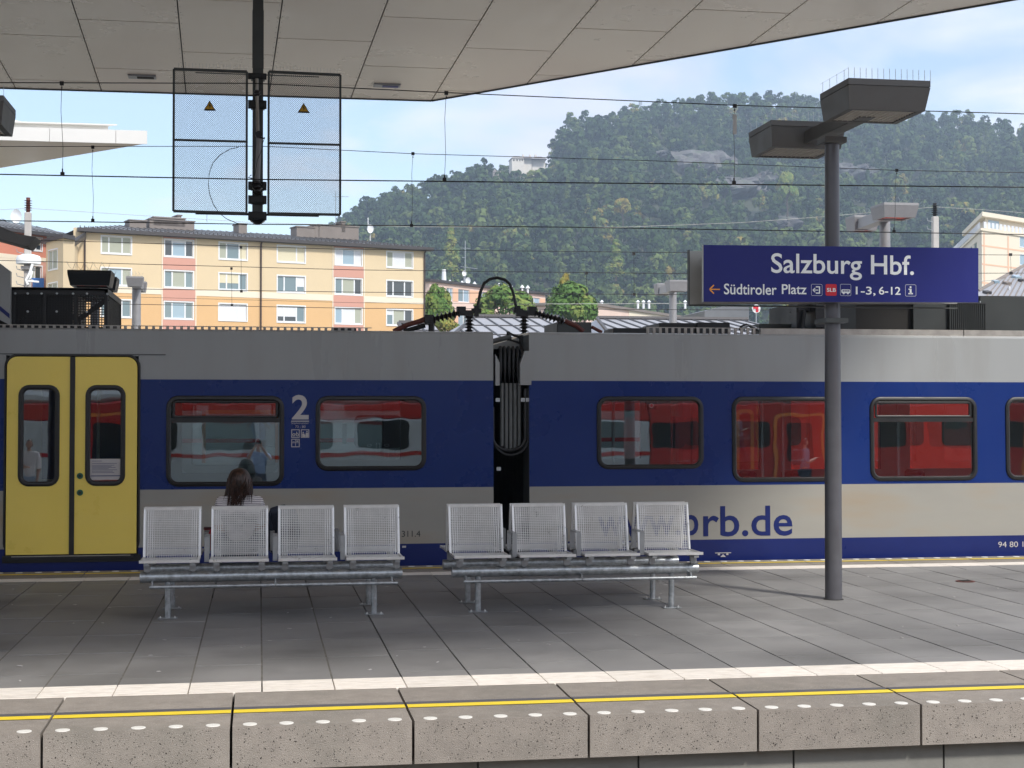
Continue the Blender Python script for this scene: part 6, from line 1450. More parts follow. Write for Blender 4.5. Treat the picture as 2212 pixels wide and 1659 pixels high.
dish(yb, 800, 494, 146, .42); MB().tube([P(795, 470, 146), P(795, 500, 146)], .04, 5).build('aerial_mast', M['winf'], yb)
MB().tube([P(725, 412, 146), P(725, 495, 146)], .035, 5).tube([P(719, 424, 146), P(753, 425, 146)], .025, 4).build('aerial', M['galv'], yb)
MB().tube([P(447, 457, 137), P(447, 480, 137)], .03, 4).build('aerial', M['galv'], yb)
# left projecting bay of the yellow block
Pb0, Pb1, Pb2 = P(99.5, 560, 130), P(136.5, 560, 126.5), P(161, 560, 128)
bay = thing('apartment_block', 'pale yellow angled wing joining the yellow block to the coral building', 'building', (Pb0.x, Pb0.y, -.9), 'buildings behind the station')
zb1 = P(136, 515, 126.5).z
fA, fB, fC = Facade(Pb0, Pb1), Facade(Pb1, Pb2), Facade(P(161, 560, 133), P(182, 560, 133))
hA = []
for r in range(6): z1 = P(118, 539, 128).z - 2.685 * r; hA.append((fA.uv(105, 560)[0], fA.uv(124, 560)[0], z1 - 1.55, z1))
fA.wall(0, fA.L, -.9, zb1, hA, [M['cream']], par=bay)
for i, h in enumerate(hA): fA.window(bay, h, [.35], [('wdark', .9, 'curt'), ('wdark', .9, 'curt')] if i != 1 else [('wdark', .98, 'curt')] * 2, surround=True)
fB.wall(0, fB.L, -.9, zb1, [], [M['cream']], par=bay); 
m2 = MB(); m2.q([(P(161, 0, 128).x, 128, -.9), (P(161, 0, 133).x + .4, 133, -.9), (P(161, 0, 133).x + .4, 133, zb1), (P(161, 0, 128).x, 128, zb1)]); m2.q([fC.pt(-.1, -.9, .0), fC.pt(fC.L, -.9, 0), fC.pt(fC.L, zE + .2, 0), fC.pt(-.1, zE + .2, 0)]); m2.build('side_wall', M['cream'], bay)
m2 = MB(); q0, q1_, q2_, q3_ = P(88, 520, 130.5), P(136, 510, 125.8), P(162, 508, 127.6), P(152, 500, 133)
m2.hexa([Vector((q0.x, q0.y, zb1)), Vector((q1_.x, q1_.y, zb1)), Vector((q2_.x, q2_.y, zb1)), Vector((q3_.x, 136, zb1)), Vector((q0.x, q0.y, zb1 + .3)), Vector((q1_.x, q1_.y, zb1 + .3)), Vector((q2_.x, q2_.y, zb1 + .35)), Vector((q3_.x, 136, zb1 + 1.0))]); m2.build('roof', M['roofd'], bay)
m2 = MB(); e0, e1, e2, e3 = P(152, 519, 128), P(183, 502, 132.0), P(183, 511, 132.0), P(157, 528, 128)
m2.hexa([e3, e2, e2 + Vector((0, 1.5, 0)), e3 + Vector((0, 1.5, 0)), e0, e1, e1 + Vector((0, 1.5, 0)), e0 + Vector((0, 1.5, 0))]); m2.build('verge', M['roofd'], bay)
# coral building far left
Pc0, Pc1 = P(-120, 560, 128), P(101, 560, 136)
fr_ = Facade(Pc0, Pc1); cb_ = thing('apartment_block', 'coral and cream apartment building behind the left concrete mast', 'building', (Pc0.x, Pc0.y, -.9), 'buildings behind the station')
zc = fr_.uv(60, 649 - 0)[1]; zsp = fr_.uv(40, 551)[1]; zte = fr_.uv(60, 497)[1]
hh_ = [(fr_.uv(67, 560)[0], fr_.uv(90, 560)[0], fr_.uv(80, 541)[1], fr_.uv(80, 514)[1]), (fr_.uv(67, 560)[0], fr_.uv(90, 560)[0], fr_.uv(80, 605)[1], fr_.uv(80, 575)[1])]
u_side = fr_.uv(76, 560)[0]
fr_.wall(0, fr_.L, -.9, zte, hh_, [M['redw'], M['offw'], M['pinkp']], lambda a, z: (0 if z > zsp else (2 if a > u_side else 1)), [zsp], cb_)
m2 = MB(); fr_.box(m2, u_side, u_side + .02, -.9, zsp, .0, .01); fr_.box(m2, 0, fr_.L, zsp - .35, zsp, 0, .02); m2.build('cornice_band', M['offw'], cb_)
fr_.window(cb_, hh_[0], [.5], [('wdark2', .5, 'blindc'), ('wdark2', .5, 'blindc')]); fr_.window(cb_, hh_[1], [.4], [('wblue', .9, 'curt'), ('wdark2',)])
p = fr_.pt(fr_.uv(80, 0)[0], fr_.uv(80, 609)[1], .3); MB().box(p[0] - .7, p[0] + .5, p[1] - .05, p[1], p[2] - .5, p[2] + .3).build('blue_cloth', mat('blue cloth', (.05, .17, .5), .8), cb_)
a0, a1 = -2, fr_.L + 6
m2 = MB(); m2.q([fr_.pt(a0, zte - .1, .7), fr_.pt(a1, zte - .1, .7), fr_.pt(a1 - 2, zte + .2, -2.5), fr_.pt(fr_.uv(40, 0)[0], zte + 1.55, -5), fr_.pt(a0, zte + 1.7, -5)]); m2.q([fr_.pt(a0, zte - .1, .7), fr_.pt(a1, zte - .1, .7), fr_.pt(a1, zte - .1, -9), fr_.pt(a0, zte - .1, -9)]); rf2 = m2.build('roof', M['roofm'], cb_)
m2 = MB(); fr_.box(m2, a0, a1, zte - .4, zte - .12, .5, .85); m2.build('gutter', M['roofd'], cb_)
m2 = MB()
for k in range(30):
    a = a0 + .5 + k * .65
    if a < a1 - 4: m2.tube([Vector(fr_.pt(a, zte - .06, .7)), Vector(fr_.pt(a, zte + 1.5 * (1 if a < fr_.uv(40, 0)[0] else max(.15, 1 - (a - fr_.uv(40, 0)[0]) / 9)), -4.6 * (1 if a < fr_.uv(40, 0)[0] else max(.3, 1 - (a - fr_.uv(40, 0)[0]) / 9))))], .03, 4)
m2.build('roof_seams', M['roofd'], rf2, kind='stuff'); dish(cb_, 35, 467, 137, .62)
m2 = MB(); fr_.box(m2, 0, 1, -.9, 10, -9, -8); 
# --- low orange building in the middle
def flatblock(label, u0, Y0, u1, Y1, vt0, cols, rows, mw, mpan, split=(.5,), fills=(('wdark',), ('wblue',)), over=.3, mroof=None, pans=()):
    a, b_ = P(u0, 600, Y0), P(u1, 600, Y1); f = Facade(a, b_); t_ = thing('apartment_block', label, 'building', (a.x, a.y, -.9), 'buildings behind the station'); zt_ = f.uv(u0, vt0)[1]
    hs = [(f.uv(c0, 600)[0], f.uv(c1, 600)[0], f.uv(u0, r1)[1], f.uv(u0, r0)[1]) for c0, c1 in cols for r0, r1 in rows]
    f.wall(0, f.L, -.9, zt_, hs, [mw], par=t_)
    for i, h in enumerate(hs): f.window(t_, h, list(split), [fills[(i + k) % len(fills)] for k in range(len(split) + 1)], surround=False)
    for c0, c1 in pans:
        for r0, r1 in rows: m2 = MB(); f.box(m2, f.uv(c0, 600)[0], f.uv(c1, 600)[0], f.uv(u0, r1)[1], f.uv(u0, r0)[1], 0, .03); m2.build('colour_panel', mpan, t_)
    m2 = MB(); m2.q([f.pt(f.L, -.9), f.pt(f.L, -.9, -10), f.pt(f.L, zt_, -10), f.pt(f.L, zt_)]); m2.q([f.pt(0, -.9), f.pt(0, -.9, -10), f.pt(0, zt_, -10), f.pt(0, zt_)]); m2.q([f.pt(0, -.9, -10), f.pt(f.L, -.9, -10), f.pt(f.L, zt_, -10), f.pt(0, zt_, -10)]); m2.build('end_wall', mw, t_)
    m2 = MB(); f.box(m2, -over, f.L + over, zt_, zt_ + .3, -10.3, over); m2.build('roof', mroof or M['roofd'], t_)
    return t_, f, zt_
ob_, fo, zo = flatblock('low apricot apartment building with white roof vents, left of the arched cable', 928, 172, 1178, 190, 608, [(965, 978), (990, 1014), (1034, 1053), (1074, 1090), (1115, 1135), (1143, 1166)], [(617, 645), (667, 700)], M['palep'], M['apri'], pans=((979, 989.5), (1015, 1033.5), (1054, 1073), (1091, 1114), (1167, 1177)))
for u, v in ((946, 607), (972, 608), (998, 610), (1025, 612), (1078, 615), (1103, 617), (1128, 619), (1140, 620)):
    q_ = P(u, v, 185); m2 = MB(); m2.lathe((q_.x, q_.y, q_.z - .9), [(.12, 0), (.12, .7), (.3, .75), (.05, 1.1)], 8); m2.build('roof_vent', M['winf'], ob_)
MB().tube([P(959, 582, 180), P(959, 608, 180)], [.22, .3], 8).build('white_flue', M['winf'], ob_)
MB().tube([P(1005, 520, 182), P(1005, 612, 182)], .05, 5).tube([P(995, 536, 182), P(1016, 537, 182)], .04, 4).tube([P(995, 576, 182), P(1032, 581, 182)], .04, 4).tube([P(998, 556, 182), P(1006, 557, 182)], .04, 4).build('aerial', M['galv'], ob_)
dish(ob_, 1003, 590, 181, .35); dish(ob_, 1011, 606, 181, .4)
lb, fl_, zl_ = flatblock('low pale pink and cream building in front of the wooded hill', 1264, 165, 1560, 200, 657, [(1281, 1292), (1362, 1378), (1390, 1402), (1429, 1444)], [(668, 680)], M['palep'], M['offw'], split=(), fills=(('wdark',),), mroof=M['chim'])
m2 = MB(); fl_.box(m2, fl_.uv(1358, 600)[0], fl_.uv(1560, 600)[0], -.9, zl_ - .01, .0, .05); m2.build('cream_bay', M['offw'], lb)
for u in (1300, 1378, 1390, 1402, 1480): q_ = P(u, 655, 190); MB().lathe((q_.x, q_.y, q_.z - .7), [(.15, 0), (.15, .8), (.28, .85), (.06, 1.1)], 8).build('roof_vent', M['winf'], lb)
MB().box(P(1440, 0, 190).x, P(1500, 0, 190).x, 190, 196, 8, P(1460, 654, 190).z).build('roof_house', M['chim'], lb) if False else None
# --- grey standing-seam station roofs
def seamroof(label, pts, Y0, dep, rise, nsm=.9, hipL=0, m_='roofl', cross=1):
    (u0, vb0), (u1, vb1) = pts; a, b_ = P(u0, vb0, Y0), P(u1, vb1, Y0); z0 = a.z; t_ = thing('station_roof', label, 'roof', (a.x, Y0, -.9)); x0, x1 = a.x, b_.x
    q_ = [(x0, Y0, z0), (x1, Y0, z0), (x1, Y0 + dep, z0 + rise), (x0 + hipL, Y0 + dep, z0 + rise)]
    m2 = MB(); m2.q(q_); m2.q([q_[3], q_[2], (x1, Y0 + dep * 2, z0), (x0, Y0 + dep * 2, z0)]); m2.q([q_[0], q_[3], (x0, Y0 + dep * 2, z0)]); m2.build('roof_sheet', M[m_], t_)
    m2 = MB(); x = x0 + .2
    while x < x1:
        t = min(1, (x - x0) / hipL) if hipL else 1; m2.tube([(x, Y0, z0 + .03), (x, Y0 + dep * t, z0 + rise * t + .03)], .045, 4); x += nsm
    for k in range(1, cross + 1): t = k / (cross + 1); m2.tube([(x0 + hipL * t, Y0 + dep * t, z0 + rise * t + .02), (x1, Y0 + dep * t, z0 + rise * t + .02)], .03, 4)
    m2.tube([(x0 + hipL, Y0 + dep, z0 + rise + .05), (x1, Y0 + dep, z0 + rise + .05)], .14, 5); m2.tube([(x0, Y0, z0), (x0 + hipL, Y0 + dep, z0 + rise + .05)], .1, 5); m2.build('roof_seams', M['roofd'], t_, kind='stuff')
    MB().box(x0 + .3, x1, Y0 + .4, Y0 + dep * 2 - .4, -.9, z0 - .02).build('wall', M['offw'], t_)
    return t_
seamroof('pale grey seamed metal roof behind the train insulators', [(955, 745), (1330, 745)], 66, 13, 2.0, 0.72, 3.2, cross=2)
seamroof('pale grey seamed metal roof between the roof boxes and the blue sign', [(1330, 738), (1800, 738)], 70, 13, 1.85, .72, 2.0, cross=1)
seamroof('low grey seamed roof edge beside the yellow block', [(880, 728), (960, 728)], 64, 4, .75, .72, .0)
# dark hut with small round sign, behind
dh = thing('roof_hut', 'dark ribbed roof hut carrying a round white sign with a red mark', 'hut', P(1570, 670, 120)); a, b_ = P(1540, 672, 120), P(1618, 663, 120)
MB().prism([(P(1522, 672, 120).x, a.z - 3), (b_.x, a.z - 3), (b_.x, b_.z), (P(1560, 662, 120).x, P(1560, 662, 120).z), (P(1522, 672, 120).x, a.z)], 120, 128).build('hut_wall', M['roofm'], dh)
c = P(1633.5, 667, 110); r_ = .32; sgn = thing('round_sign', 'small white round sign with a red emblem above the grey roofs', 'sign', P(1633.5, 690, 110)); MB().lathe(c, [(r_, .05), (r_, -.05)], 20, 'y').build('disc', M['winf'], sgn)
MB().box(c.x - .25, c.x + .15, c.y - .08, c.y - .06, c.z - .0, c.z + .15).box(c.x - .05, c.x + .15, c.y - .08, c.y - .06, c.z - .25, c.z).build('emblem', M['red'], sgn); MB().tube([c, c + Vector((0, .1, -5))], .04, 5).build('post', M['galv'], sgn)
# --- right cream building
Pd0, Pd1 = P(1928 + 110, 560, 168), P(1928 + 350, 560, 150)
rb0 = thing('apartment_block', 'tall cream and peach apartment building with a roof terrace at the right border', 'building', (Pd0.x, Pd0.y, -.9), 'buildings behind the station')
kx_, ky_ = P(2152 - 30, 560, 118), None
# corner between the two visible faces at u=2122 (peach right face) ; left face recedes to u=2038
cor = P(2121, 560, 240); lf = P(2037, 560, 300); rf3 = P(2400, 560, 264)
fR = Facade(cor, rf3); dR = fR.d; dLv = lf - cor; dLv.z = 0; LL = dLv.length; dLv.normalize()
fL = Facade(lf, cor); nl_ = Vector((fL.d.y, -fL.d.x, 0)); fL.n = nl_ if nl_.dot(dR) < 0 else -nl_
def RB(s, t, z): q_ = cor + dR * s + dLv * t; return (q_.x, q_.y, z)
def rbprism(s0, s1, t0, t1, z0, z1, m_, name): MB().hexa([RB(s0, t0, z0), RB(s1, t0, z0), RB(s1, t1, z0), RB(s0, t1, z0), RB(s0, t0, z1), RB(s1, t0, z1), RB(s1, t1, z1), RB(s0, t1, z1)]).build(name, m_, rb0)
zR = fR.uv(2140, 501)[1]
hl = []
for (u0, u1) in ((2064, 2072), (2076, 2084), (2093, 2100), (2103, 2110)):
    for k in range(5): hl.append((fL.uv(u0, 520)[0], fL.uv(u1, 520)[0], zR - 2.6 - k * 3.0, zR - 1.1 - k * 3.0))
fL.wall(0, fL.L, -.9, zR, hl, [M['offw']], par=rb0)
for h in hl: fL.window(rb0, h, [], [('wdark',)], surround=False)
hr = []
for k in range(4): z1 = fR.uv(2206, 511)[1] - k * 3.1; hr.append((fR.uv(2203, 520)[0], fR.uv(2230, 520)[0], z1 - 1.8, z1))
fR.wall(0, fR.L, -.9, zR, hr, [M['offw']], par=rb0)
for h in hr: fR.window(rb0, h, [.5], [('wblue',), ('wblue',)], surround=True)
m2 = MB()
for k in range(6): z = zR - 2.6 - k * 3.1; fR.box(m2, 0, fR.L, z, z + .25, 0, .03)
for u in (2126, 2178): a = fR.uv(u, 520)[0]; fR.box(m2, a - .25, a + .1, -.9, zR - .3, .031, .05)
m2.build('peach_band', M['apri'], rb0)
rbprism(-.4, fR.L, -.4, LL + .2, zR, zR + .4, M['offw'], 'cornice')
zp = zR + .4; zr1 = P(2125, 470, 243).z; zr2 = P(2125, 457, 241).z
rbprism(1.8, fR.L, 2.4, LL * .42, zp, zr1, M['offw'], 'penthouse_wall'); rbprism(.4, fR.L, .8, LL * .48, zr1 + .002, zr2, M['offw'], 'penthouse_roof')
f2 = Facade(RB(1.8, 2.4, 0), RB(16, 2.4, 0)); m2 = MB(); f2.box(m2, .8, 4.2, zp + .6, zr1 - .3, .01, .05); m2.build('terrace_window', M['wblue'], rb0)
for f, l_ in ((fR, fR.L), (fL, fL.L)):
    k = .2
    while k < l_ - .5:
        m2 = MB(); f.box(m2, k, k + .8, zp + .05, zp + 1.1, .25, .29); m2.build('balustrade_panel', M['blindw'], rb0); k += 1.25
# roof at the right border
rr0 = thing('station_roof', 'steep grey seamed roof with skylights at the right border beside the sign', 'roof', P(2150, 640, 60))
YY = 58; p0, p1, p2 = P(2085, 650, YY), P(2320, 650, YY), P(2320, 515, YY + 10)
m2 = MB(); a_, b_, c_ = P(2085, 652, YY), P(2500, 652, YY), P(2500, 405, YY + 14)
pk = P(2212, 575, YY + 7)
n_ = (b_ - a_).cross(pk - a_).normalized()
def onr(u, v, off=.0): return onplane(u, v, a_ + n_ * 0, np.array(n_)) 
q4 = [onr(2080, 655), onr(2480, 655), onr(2480, 425), onr(2113, 629)]
m2.q(q4); m2.build('roof_sheet', M['roofl'], rr0)
m2 = MB()
for k in range(18):
    ub = 2118 + k * 13.5; vt_ = 629 - (ub + 40 - 2113) * (204 / 367); A2, B2 = onr(ub, 655), onr(ub + 46, max(430, 629 - (ub + 46 - 2113) * .556)); m2.tube([A2, B2], .035, 4)
m2.tube([onr(2113, 629), onr(2480, 425)], .09, 5); m2.build('roof_seams', M['chim'], rr0, kind='stuff')
for (u, v, du, dv, mm) in ((2132, 638 - 4, 16, 6, 'roofd'), (2150, 611, 14, 9, 'wblue'), (2196, 601, 18, 8, 'wblue'), (2175, 614, 16, 6, 'chim'), (2205, 608, 10, 6, 'roofd'), (2180, 625, 4, 8, 'winf')):
    c = onr(u, v); hx_ = du * c.y / F / 2; sx_ = (onr(u + 10, v + 3.5) - onr(u, v)); sx_.z = 0; sx_ -= n_ * sx_.dot(n_); sx_.normalize(); MB().obox(c + n_ * (.05 if n_.z > 0 else -.05), sx_ * hx_, n_.cross(sx_).normalized() * hx_ * .9, n_ * .06).build('skylight', M[mm], rr0)
# --- castle house and tower on the hill
M['castle'] = mat('castle plaster', (.72, .68, .62), .9, var=.08, vs=.4); M['stone'] = mat('old stone', (.33, .30, .27), .95, var=.2, vs=.4); M['croof'] = mat('grey tiled roof', (.22, .20, .19), .9)
CYH = 830
ca = thing('hilltop_house', 'white castle-like house with chimneys on the wooded ridge', 'building', P(1140, 365, CYH))
def cbx(u0, u1, v0, v1, dy=8, y=CYH): a, b_ = P(u0, v1, y), P(u1, v0, y); return a, b_
a, b_ = cbx(1106, 1132, 341, 372); MB().box(a.x, b_.x, CYH, CYH + 10, a.z - 8, b_.z).build('wall', M['castle'], ca)
a, b_ = cbx(1132, 1150, 341, 364); MB().box(a.x, b_.x, CYH + 2, CYH + 10, a.z - 5, b_.z).build('wing', M['castle'], ca)
a, b_ = cbx(1152, 1180, 342, 353); MB().box(a.x, b_.x, CYH + 3, CYH + 10, a.z - 8, b_.z).build('annex', M['castle'], ca)
for (u0, u1, vt_, vb_, ui) in ((1104, 1134, 335, 342, 8), (1131, 1151, 336, 342, 3), (1150, 1182, 336, 343, 10)):
    a, b_ = P(u0, vb_, CYH), P(u1, vt_, CYH); w_ = (b_.x - a.x) * ui / (u1 - u0)
    MB().hexa([(a.x, CYH - .5, a.z), (b_.x, CYH - .5, a.z), (b_.x, CYH + 11, a.z), (a.x, CYH + 11, a.z), (a.x + w_, CYH + 4, b_.z), (b_.x - w_, CYH + 4, b_.z), (b_.x - w_, CYH + 7, b_.z), (a.x + w_, CYH + 7, b_.z)]).build('roof', M['croof'], ca)
for u in (1133, 1148, 1160): a, b_ = cbx(u - 2, u + 2, 331, 340); MB().box(a.x, b_.x, CYH + 4, CYH + 5.5, a.z - 1, b_.z).build('chimney', M['castle'], ca)
for u in (1110, 1117, 1123, 1128): a, b_ = cbx(u - 1.2, u + 1.2, 344, 348); MB().box(a.x, b_.x, CYH - .1, CYH, a.z, b_.z).build('window', M['gap'], ca)
tw = thing('stone_tower', 'small stone tower with pointed roof and ruined wall left of the hilltop house', 'tower', P(1069, 385, CYH)); a, b_ = cbx(1065, 1074, 372, 400); MB().box(a.x, b_.x, CYH, CYH + 2.4, a.z - 10, b_.z).build('shaft', M['stone'], tw)
q_ = P(1069.5, 364, CYH); MB().hexa([(a.x - .3, CYH - .3, b_.z), (b_.x + .3, CYH - .3, b_.z), (b_.x + .3, CYH + 2.7, b_.z), (a.x - .3, CYH + 2.7, b_.z), (q_.x, CYH + 1.2, q_.z), (q_.x + .1, CYH + 1.2, q_.z), (q_.x + .1, CYH + 1.3, q_.z), (q_.x, CYH + 1.3, q_.z)]).build('roof', M['croof'], tw)
a, b_ = cbx(1074, 1092, 369, 400); MB().box(a.x, b_.x, CYH + .5, CYH + 2, a.z - 8, b_.z - .3).build('wall', M['stone'], tw)
an = thing('radio_mast', 'thin radio mast standing on the hill ridge', 'mast', P(1383, 240, 1000)); MB().tube([P(1383, 217, 1000), P(1383, 250, 1000)], .25, 5).build('mast', M['galv'], an); MB().tube([P(1381, 219, 1000), P(1381, 229, 1000)], .4, 5).tube([P(1386, 219, 1000), P(1386, 227, 1000)], .4, 5).build('antenna', M['galv'], an)
# ================================================================== hill and forest
sky_pts = [(-900, 800), (300, 760), (560, 640), (700, 520), (740, 484), (760, 468), (800, 443), (850, 428), (905, 424), (930, 402), (1000, 384), (1040, 372), (1065, 385), (1095, 376), (1130, 368), (1160, 360), (1182, 352), (1200, 305), (1230, 270), (1290, 258), (1350, 250), (1400, 238), (1480, 224), (1560, 214), (1700, 216), (1800, 222), (1880, 232), (2000, 255), (2080, 258), (2150, 272), (2212, 290), (2500, 350), (3000, 420), (3600, 600)]
us = np.array([a for a, b in sky_pts], float); vs_ = np.array([b for a, b in sky_pts], float)
def skyv(u): return float(np.interp(u, us, vs_))
def ridgeY(u): return 950 + 60 * math.sin(u * .004) + 90 * math.exp(-((u - 1500) / 500) ** 2) - (70 if u < 1185 else 0)
NT = 40; U = np.arange(-900, 3600, 20.0)
FOOT = 470.0
def hillpt(u, t):
    Yr = ridgeY(u); q_ = P(u, skyv(u) + 20, Yr); d_ = ray(u, 890); kx = d_[0] / d_[1]
    Y = FOOT + t * (Yr - FOOT); zf = 2.0; prof = .85 * t + .15 * t * t
    cl = math.exp(-((u - 1560) / 190) ** 2) * 22 * (1 / (1 + math.exp(-(t - .62) * 26)) - .62 * 1.0 if t > .3 else 0) * (t < .97)
    z = zf + (q_.z - zf) * prof + 9 * mnoise.noise(Vector((u * .006, t * 3, 1))) * math.sin(math.pi * min(t, 1)) + 5 * mnoise.noise(Vector((u * .02, t * 9, 4))) * math.sin(math.pi * min(t, 1))
    return Vector((kx * Y, Y, z))
vv = []; ff = []
for j in range(NT + 5):
    t = j / NT
    for u in U:
        if t <= 1: vv.append(tuple(hillpt(u, t)))
        else: p = hillpt(u, 1.0); e_ = (t - 1) * NT; d_ = ray(u, 890); vv.append((p.x + d_[0] / d_[1] * 30 * e_, p.y + 30 * e_, p.z - 14 * e_))
nu = len(U)
for j in range(NT + 4):
    for i in range(nu - 1): a = j * nu + i; ff.append((a, a + 1, a + nu + 1, a + nu))
def rockmat():
    m = mat('hill soil and rock', (.06, .07, .035), .95, var=.3, vs=.05); return m
mh = MB(); mh.v = vv; mh.f = ff; mh.m = [0] * len(ff); M['soil'] = rockmat()
hill = mh.build('hill', M['soil'], kind='structure', smooth=True)
M['rock'] = mat('pale cliff rock', (.14, .132, .13), .95, var=.6, vs=.16, bump=1, bs=.4, stretch=(1, 1, .35), stain=(.07, .10, .05, .9), ss=.16)
def leafmat(name, c1, c2):
    m = bpy.data.materials.new(name); m.use_nodes = True; t = m.node_tree; n = t.nodes; l = t.links; b = n['Principled BSDF']
    at = n.new('ShaderNodeAttribute'); at.attribute_name = 'tone'; r = n.new('ShaderNodeValToRGB'); e = r.color_ramp.elements
    e[0].position = 0; e[0].color = (*c1, 1); e[1].position = 1; e[1].color = (*c2, 1)
    l.new(at.outputs['Fac'], r.inputs[0]); l.new(r.outputs[0], b.inputs['Base Color']); b.inputs['Roughness'].default_value = .9; b.inputs['Specular IOR Level'].default_value = .15
    return m
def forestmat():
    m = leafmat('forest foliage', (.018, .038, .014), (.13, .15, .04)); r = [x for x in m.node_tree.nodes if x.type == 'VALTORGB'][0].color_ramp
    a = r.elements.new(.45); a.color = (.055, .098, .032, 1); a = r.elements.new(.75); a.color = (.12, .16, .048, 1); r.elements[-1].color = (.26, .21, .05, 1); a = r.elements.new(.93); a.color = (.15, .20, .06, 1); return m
M['forest'] = forestmat(); M['leaf'] = leafmat('tree foliage painted sunlit', (.04, .09, .025), (.30, .24, .06)); _r = [x for x in M['leaf'].node_tree.nodes if x.type == 'VALTORGB'][0].color_ramp; _e = _r.elements.new(.6); _e.color = (.11, .20, .05, 1); _e = _r.elements.new(.85); _e.color = (.24, .27, .07, 1)  # near leaves brighter than the forest, sunlight put into their colour
def crown(nclump, nleaf, kind, r_, seed):
    """leaf triangles in a unit crown: radius 1, base at z=0; returns (n,3,3)"""
    g = np.random.default_rng(seed); C = []
    if kind == 'round':
        for k in range(nclump):
            d = g.normal(size=3); d /= np.linalg.norm(d); d[2] = abs(d[2]) * 1.1 - .25; C.append((np.array([d[0] * .70, d[1] * .70, 1.15 + d[2] * .95]), g.uniform(.24, .42)))
        C.append((np.array([0, 0, 1.1]), .62))
    else:
        for k in range(nclump):
            h = k / nclump; a = g.uniform(0, 6.28); rr_ = (1 - h) * .42; C.append((np.array([math.cos(a) * rr_ * .6, math.sin(a) * rr_ * .6, .2 + h * 2.6]), .12 + (1 - h) * .26))
    T = []; tn = []
    for ci_, (c, r) in enumerate(C):
        tb = g.uniform(-.12, .12)
        n = nleaf; d = g.normal(size=(n, 3)); d /= np.linalg.norm(d, axis=1)[:, None]; d[:, 2] = np.where(d[:, 2] < -.3, -d[:, 2], d[:, 2])
        p = c + d * r * g.uniform(.8, 1.08, (n, 1)); 
        t1 = np.cross(d, g.normal(size=(n, 3))); t1 /= np.linalg.norm(t1, axis=1)[:, None]; t2 = np.cross(d, t1); t1 = t1 + d * g.uniform(-.4, .4, (n, 1))
        s = r_ * g.uniform(.6, 1.3, (n, 1)); T.append(np.stack([p - t1 * s, p + t1 * s * .5 + t2 * s * .9, p + t1 * s * .5 - t2 * s * .9], 1)); tn.append(np.full(n, tb) + g.uniform(-.06, .06, n))
    return np.concatenate(T), np.concatenate(tn)
def leafobj(name, T, tone, m_, parent=None, kind=None):
    n = len(T); me = bpy.data.meshes.new(name); o_ = ORG[parent.name] if parent else Vector()
    V = T.reshape(-1, 3) - np.array(o_); me.vertices.add(n * 3); me.vertices.foreach_set('co', V.astype(np.float32).ravel()); me.loops.add(n * 3); me.loops.foreach_set('vertex_index', np.arange(n * 3, dtype=np.int32))
    me.polygons.add(n); me.polygons.foreach_set('loop_start', np.arange(0, n * 3, 3, dtype=np.int32)); me.polygons.foreach_set('loop_total', np.full(n, 3, dtype=np.int32)); me.update(calc_edges=True)
    at = me.attributes.new('tone', 'FLOAT', 'FACE'); at.data.foreach_set('value', np.clip(tone, 0, 1).astype(np.float32)); me.materials.append(m_)
    ob = bpy.data.objects.new(name, me); COL.objects.link(ob); ob.parent = parent; ORG[ob.name] = Vector(o_)
    if kind: ob['kind'] = kind
    return ob
protos = [crown(9, 30, 'round', .17, s) for s in range(6)] + [crown(12, 20, 'cone', .13, 50 + s) for s in range(2)]
rp_ = []          # rock regions (u, v, ru, rv)
rocks = [(1530, 368, 70, 30), (1445, 352, 42, 14), (1600, 425, 66, 22), (1860, 385, 42, 18), (1830, 378, 40, 16), (1700, 505, 45, 18), (1850, 392, 36, 14), (1395, 352, 14, 6), (1660, 400, 26, 20)]
TT = []; TN = []; g = np.random.default_rng(5)
cnt = 0
def proj(p):
    q_ = np.array(p) - CAM; w_ = q_ @ fwd; return CX + F * (q_ @ rgt) / w_, CY - F * (q_ @ upv) / w_
pts2 = []
for j in range(88):
    t = (j + .0) / 87
    Yc = FOOT + t * 480; du = 8.2 * F / Yc
    u = 650 + g.uniform(0, du)
    while u < 2420:
        uu = u + g.uniform(-.35, .35) * du; tt_ = min(1.0, max(0.0, t + g.uniform(-.006, .006))); pts2.append((uu, tt_)); u += du
for (u, t) in pts2:
    p = hillpt(u, t); pu, pv = proj(p + Vector((0, 0, 5)))
    rk = any(((pu - a) / c) ** 2 + ((pv - b_) / d) ** 2 < g.uniform(.55, 1.2) for a, b_, c, d in rocks)
    if rk and g.random() < .28: continue
    if 1060 < pu < 1190 and pv < 378: continue
    if 1098 < pu < 1186 and pv < 372 and p.y > CYH - 60: continue
    kn = g.random(); cone = kn < .18
    T, tn = protos[(6 + g.integers(2)) if cone else g.integers(6)]
    s = g.choice([g.uniform(3.0, 4.4), g.uniform(4.0, 5.8), g.uniform(5.5, 7.2)], p=[.35, .5, .15]) * (.42 if rk else 1); hz = g.uniform(.85, 1.25); a = g.uniform(0, 6.28)
    if t > .90: s = g.uniform(3.6, 5.2); cone = False; T, tn = protos[g.integers(6)]
    Rm = np.array([[math.cos(a), -math.sin(a), 0], [math.sin(a), math.cos(a), 0], [0, 0, 1]])
    Tm = (T @ Rm.T) * np.array([s, s, s * hz]) + np.array([p.x, p.y, p.z + 1.0])
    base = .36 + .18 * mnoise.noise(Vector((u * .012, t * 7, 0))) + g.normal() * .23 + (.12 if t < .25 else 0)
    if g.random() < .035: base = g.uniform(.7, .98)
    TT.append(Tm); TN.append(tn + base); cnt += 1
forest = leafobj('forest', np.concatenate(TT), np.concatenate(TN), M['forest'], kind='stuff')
print('forest trees', cnt, 'tris', sum(len(x) for x in TT))
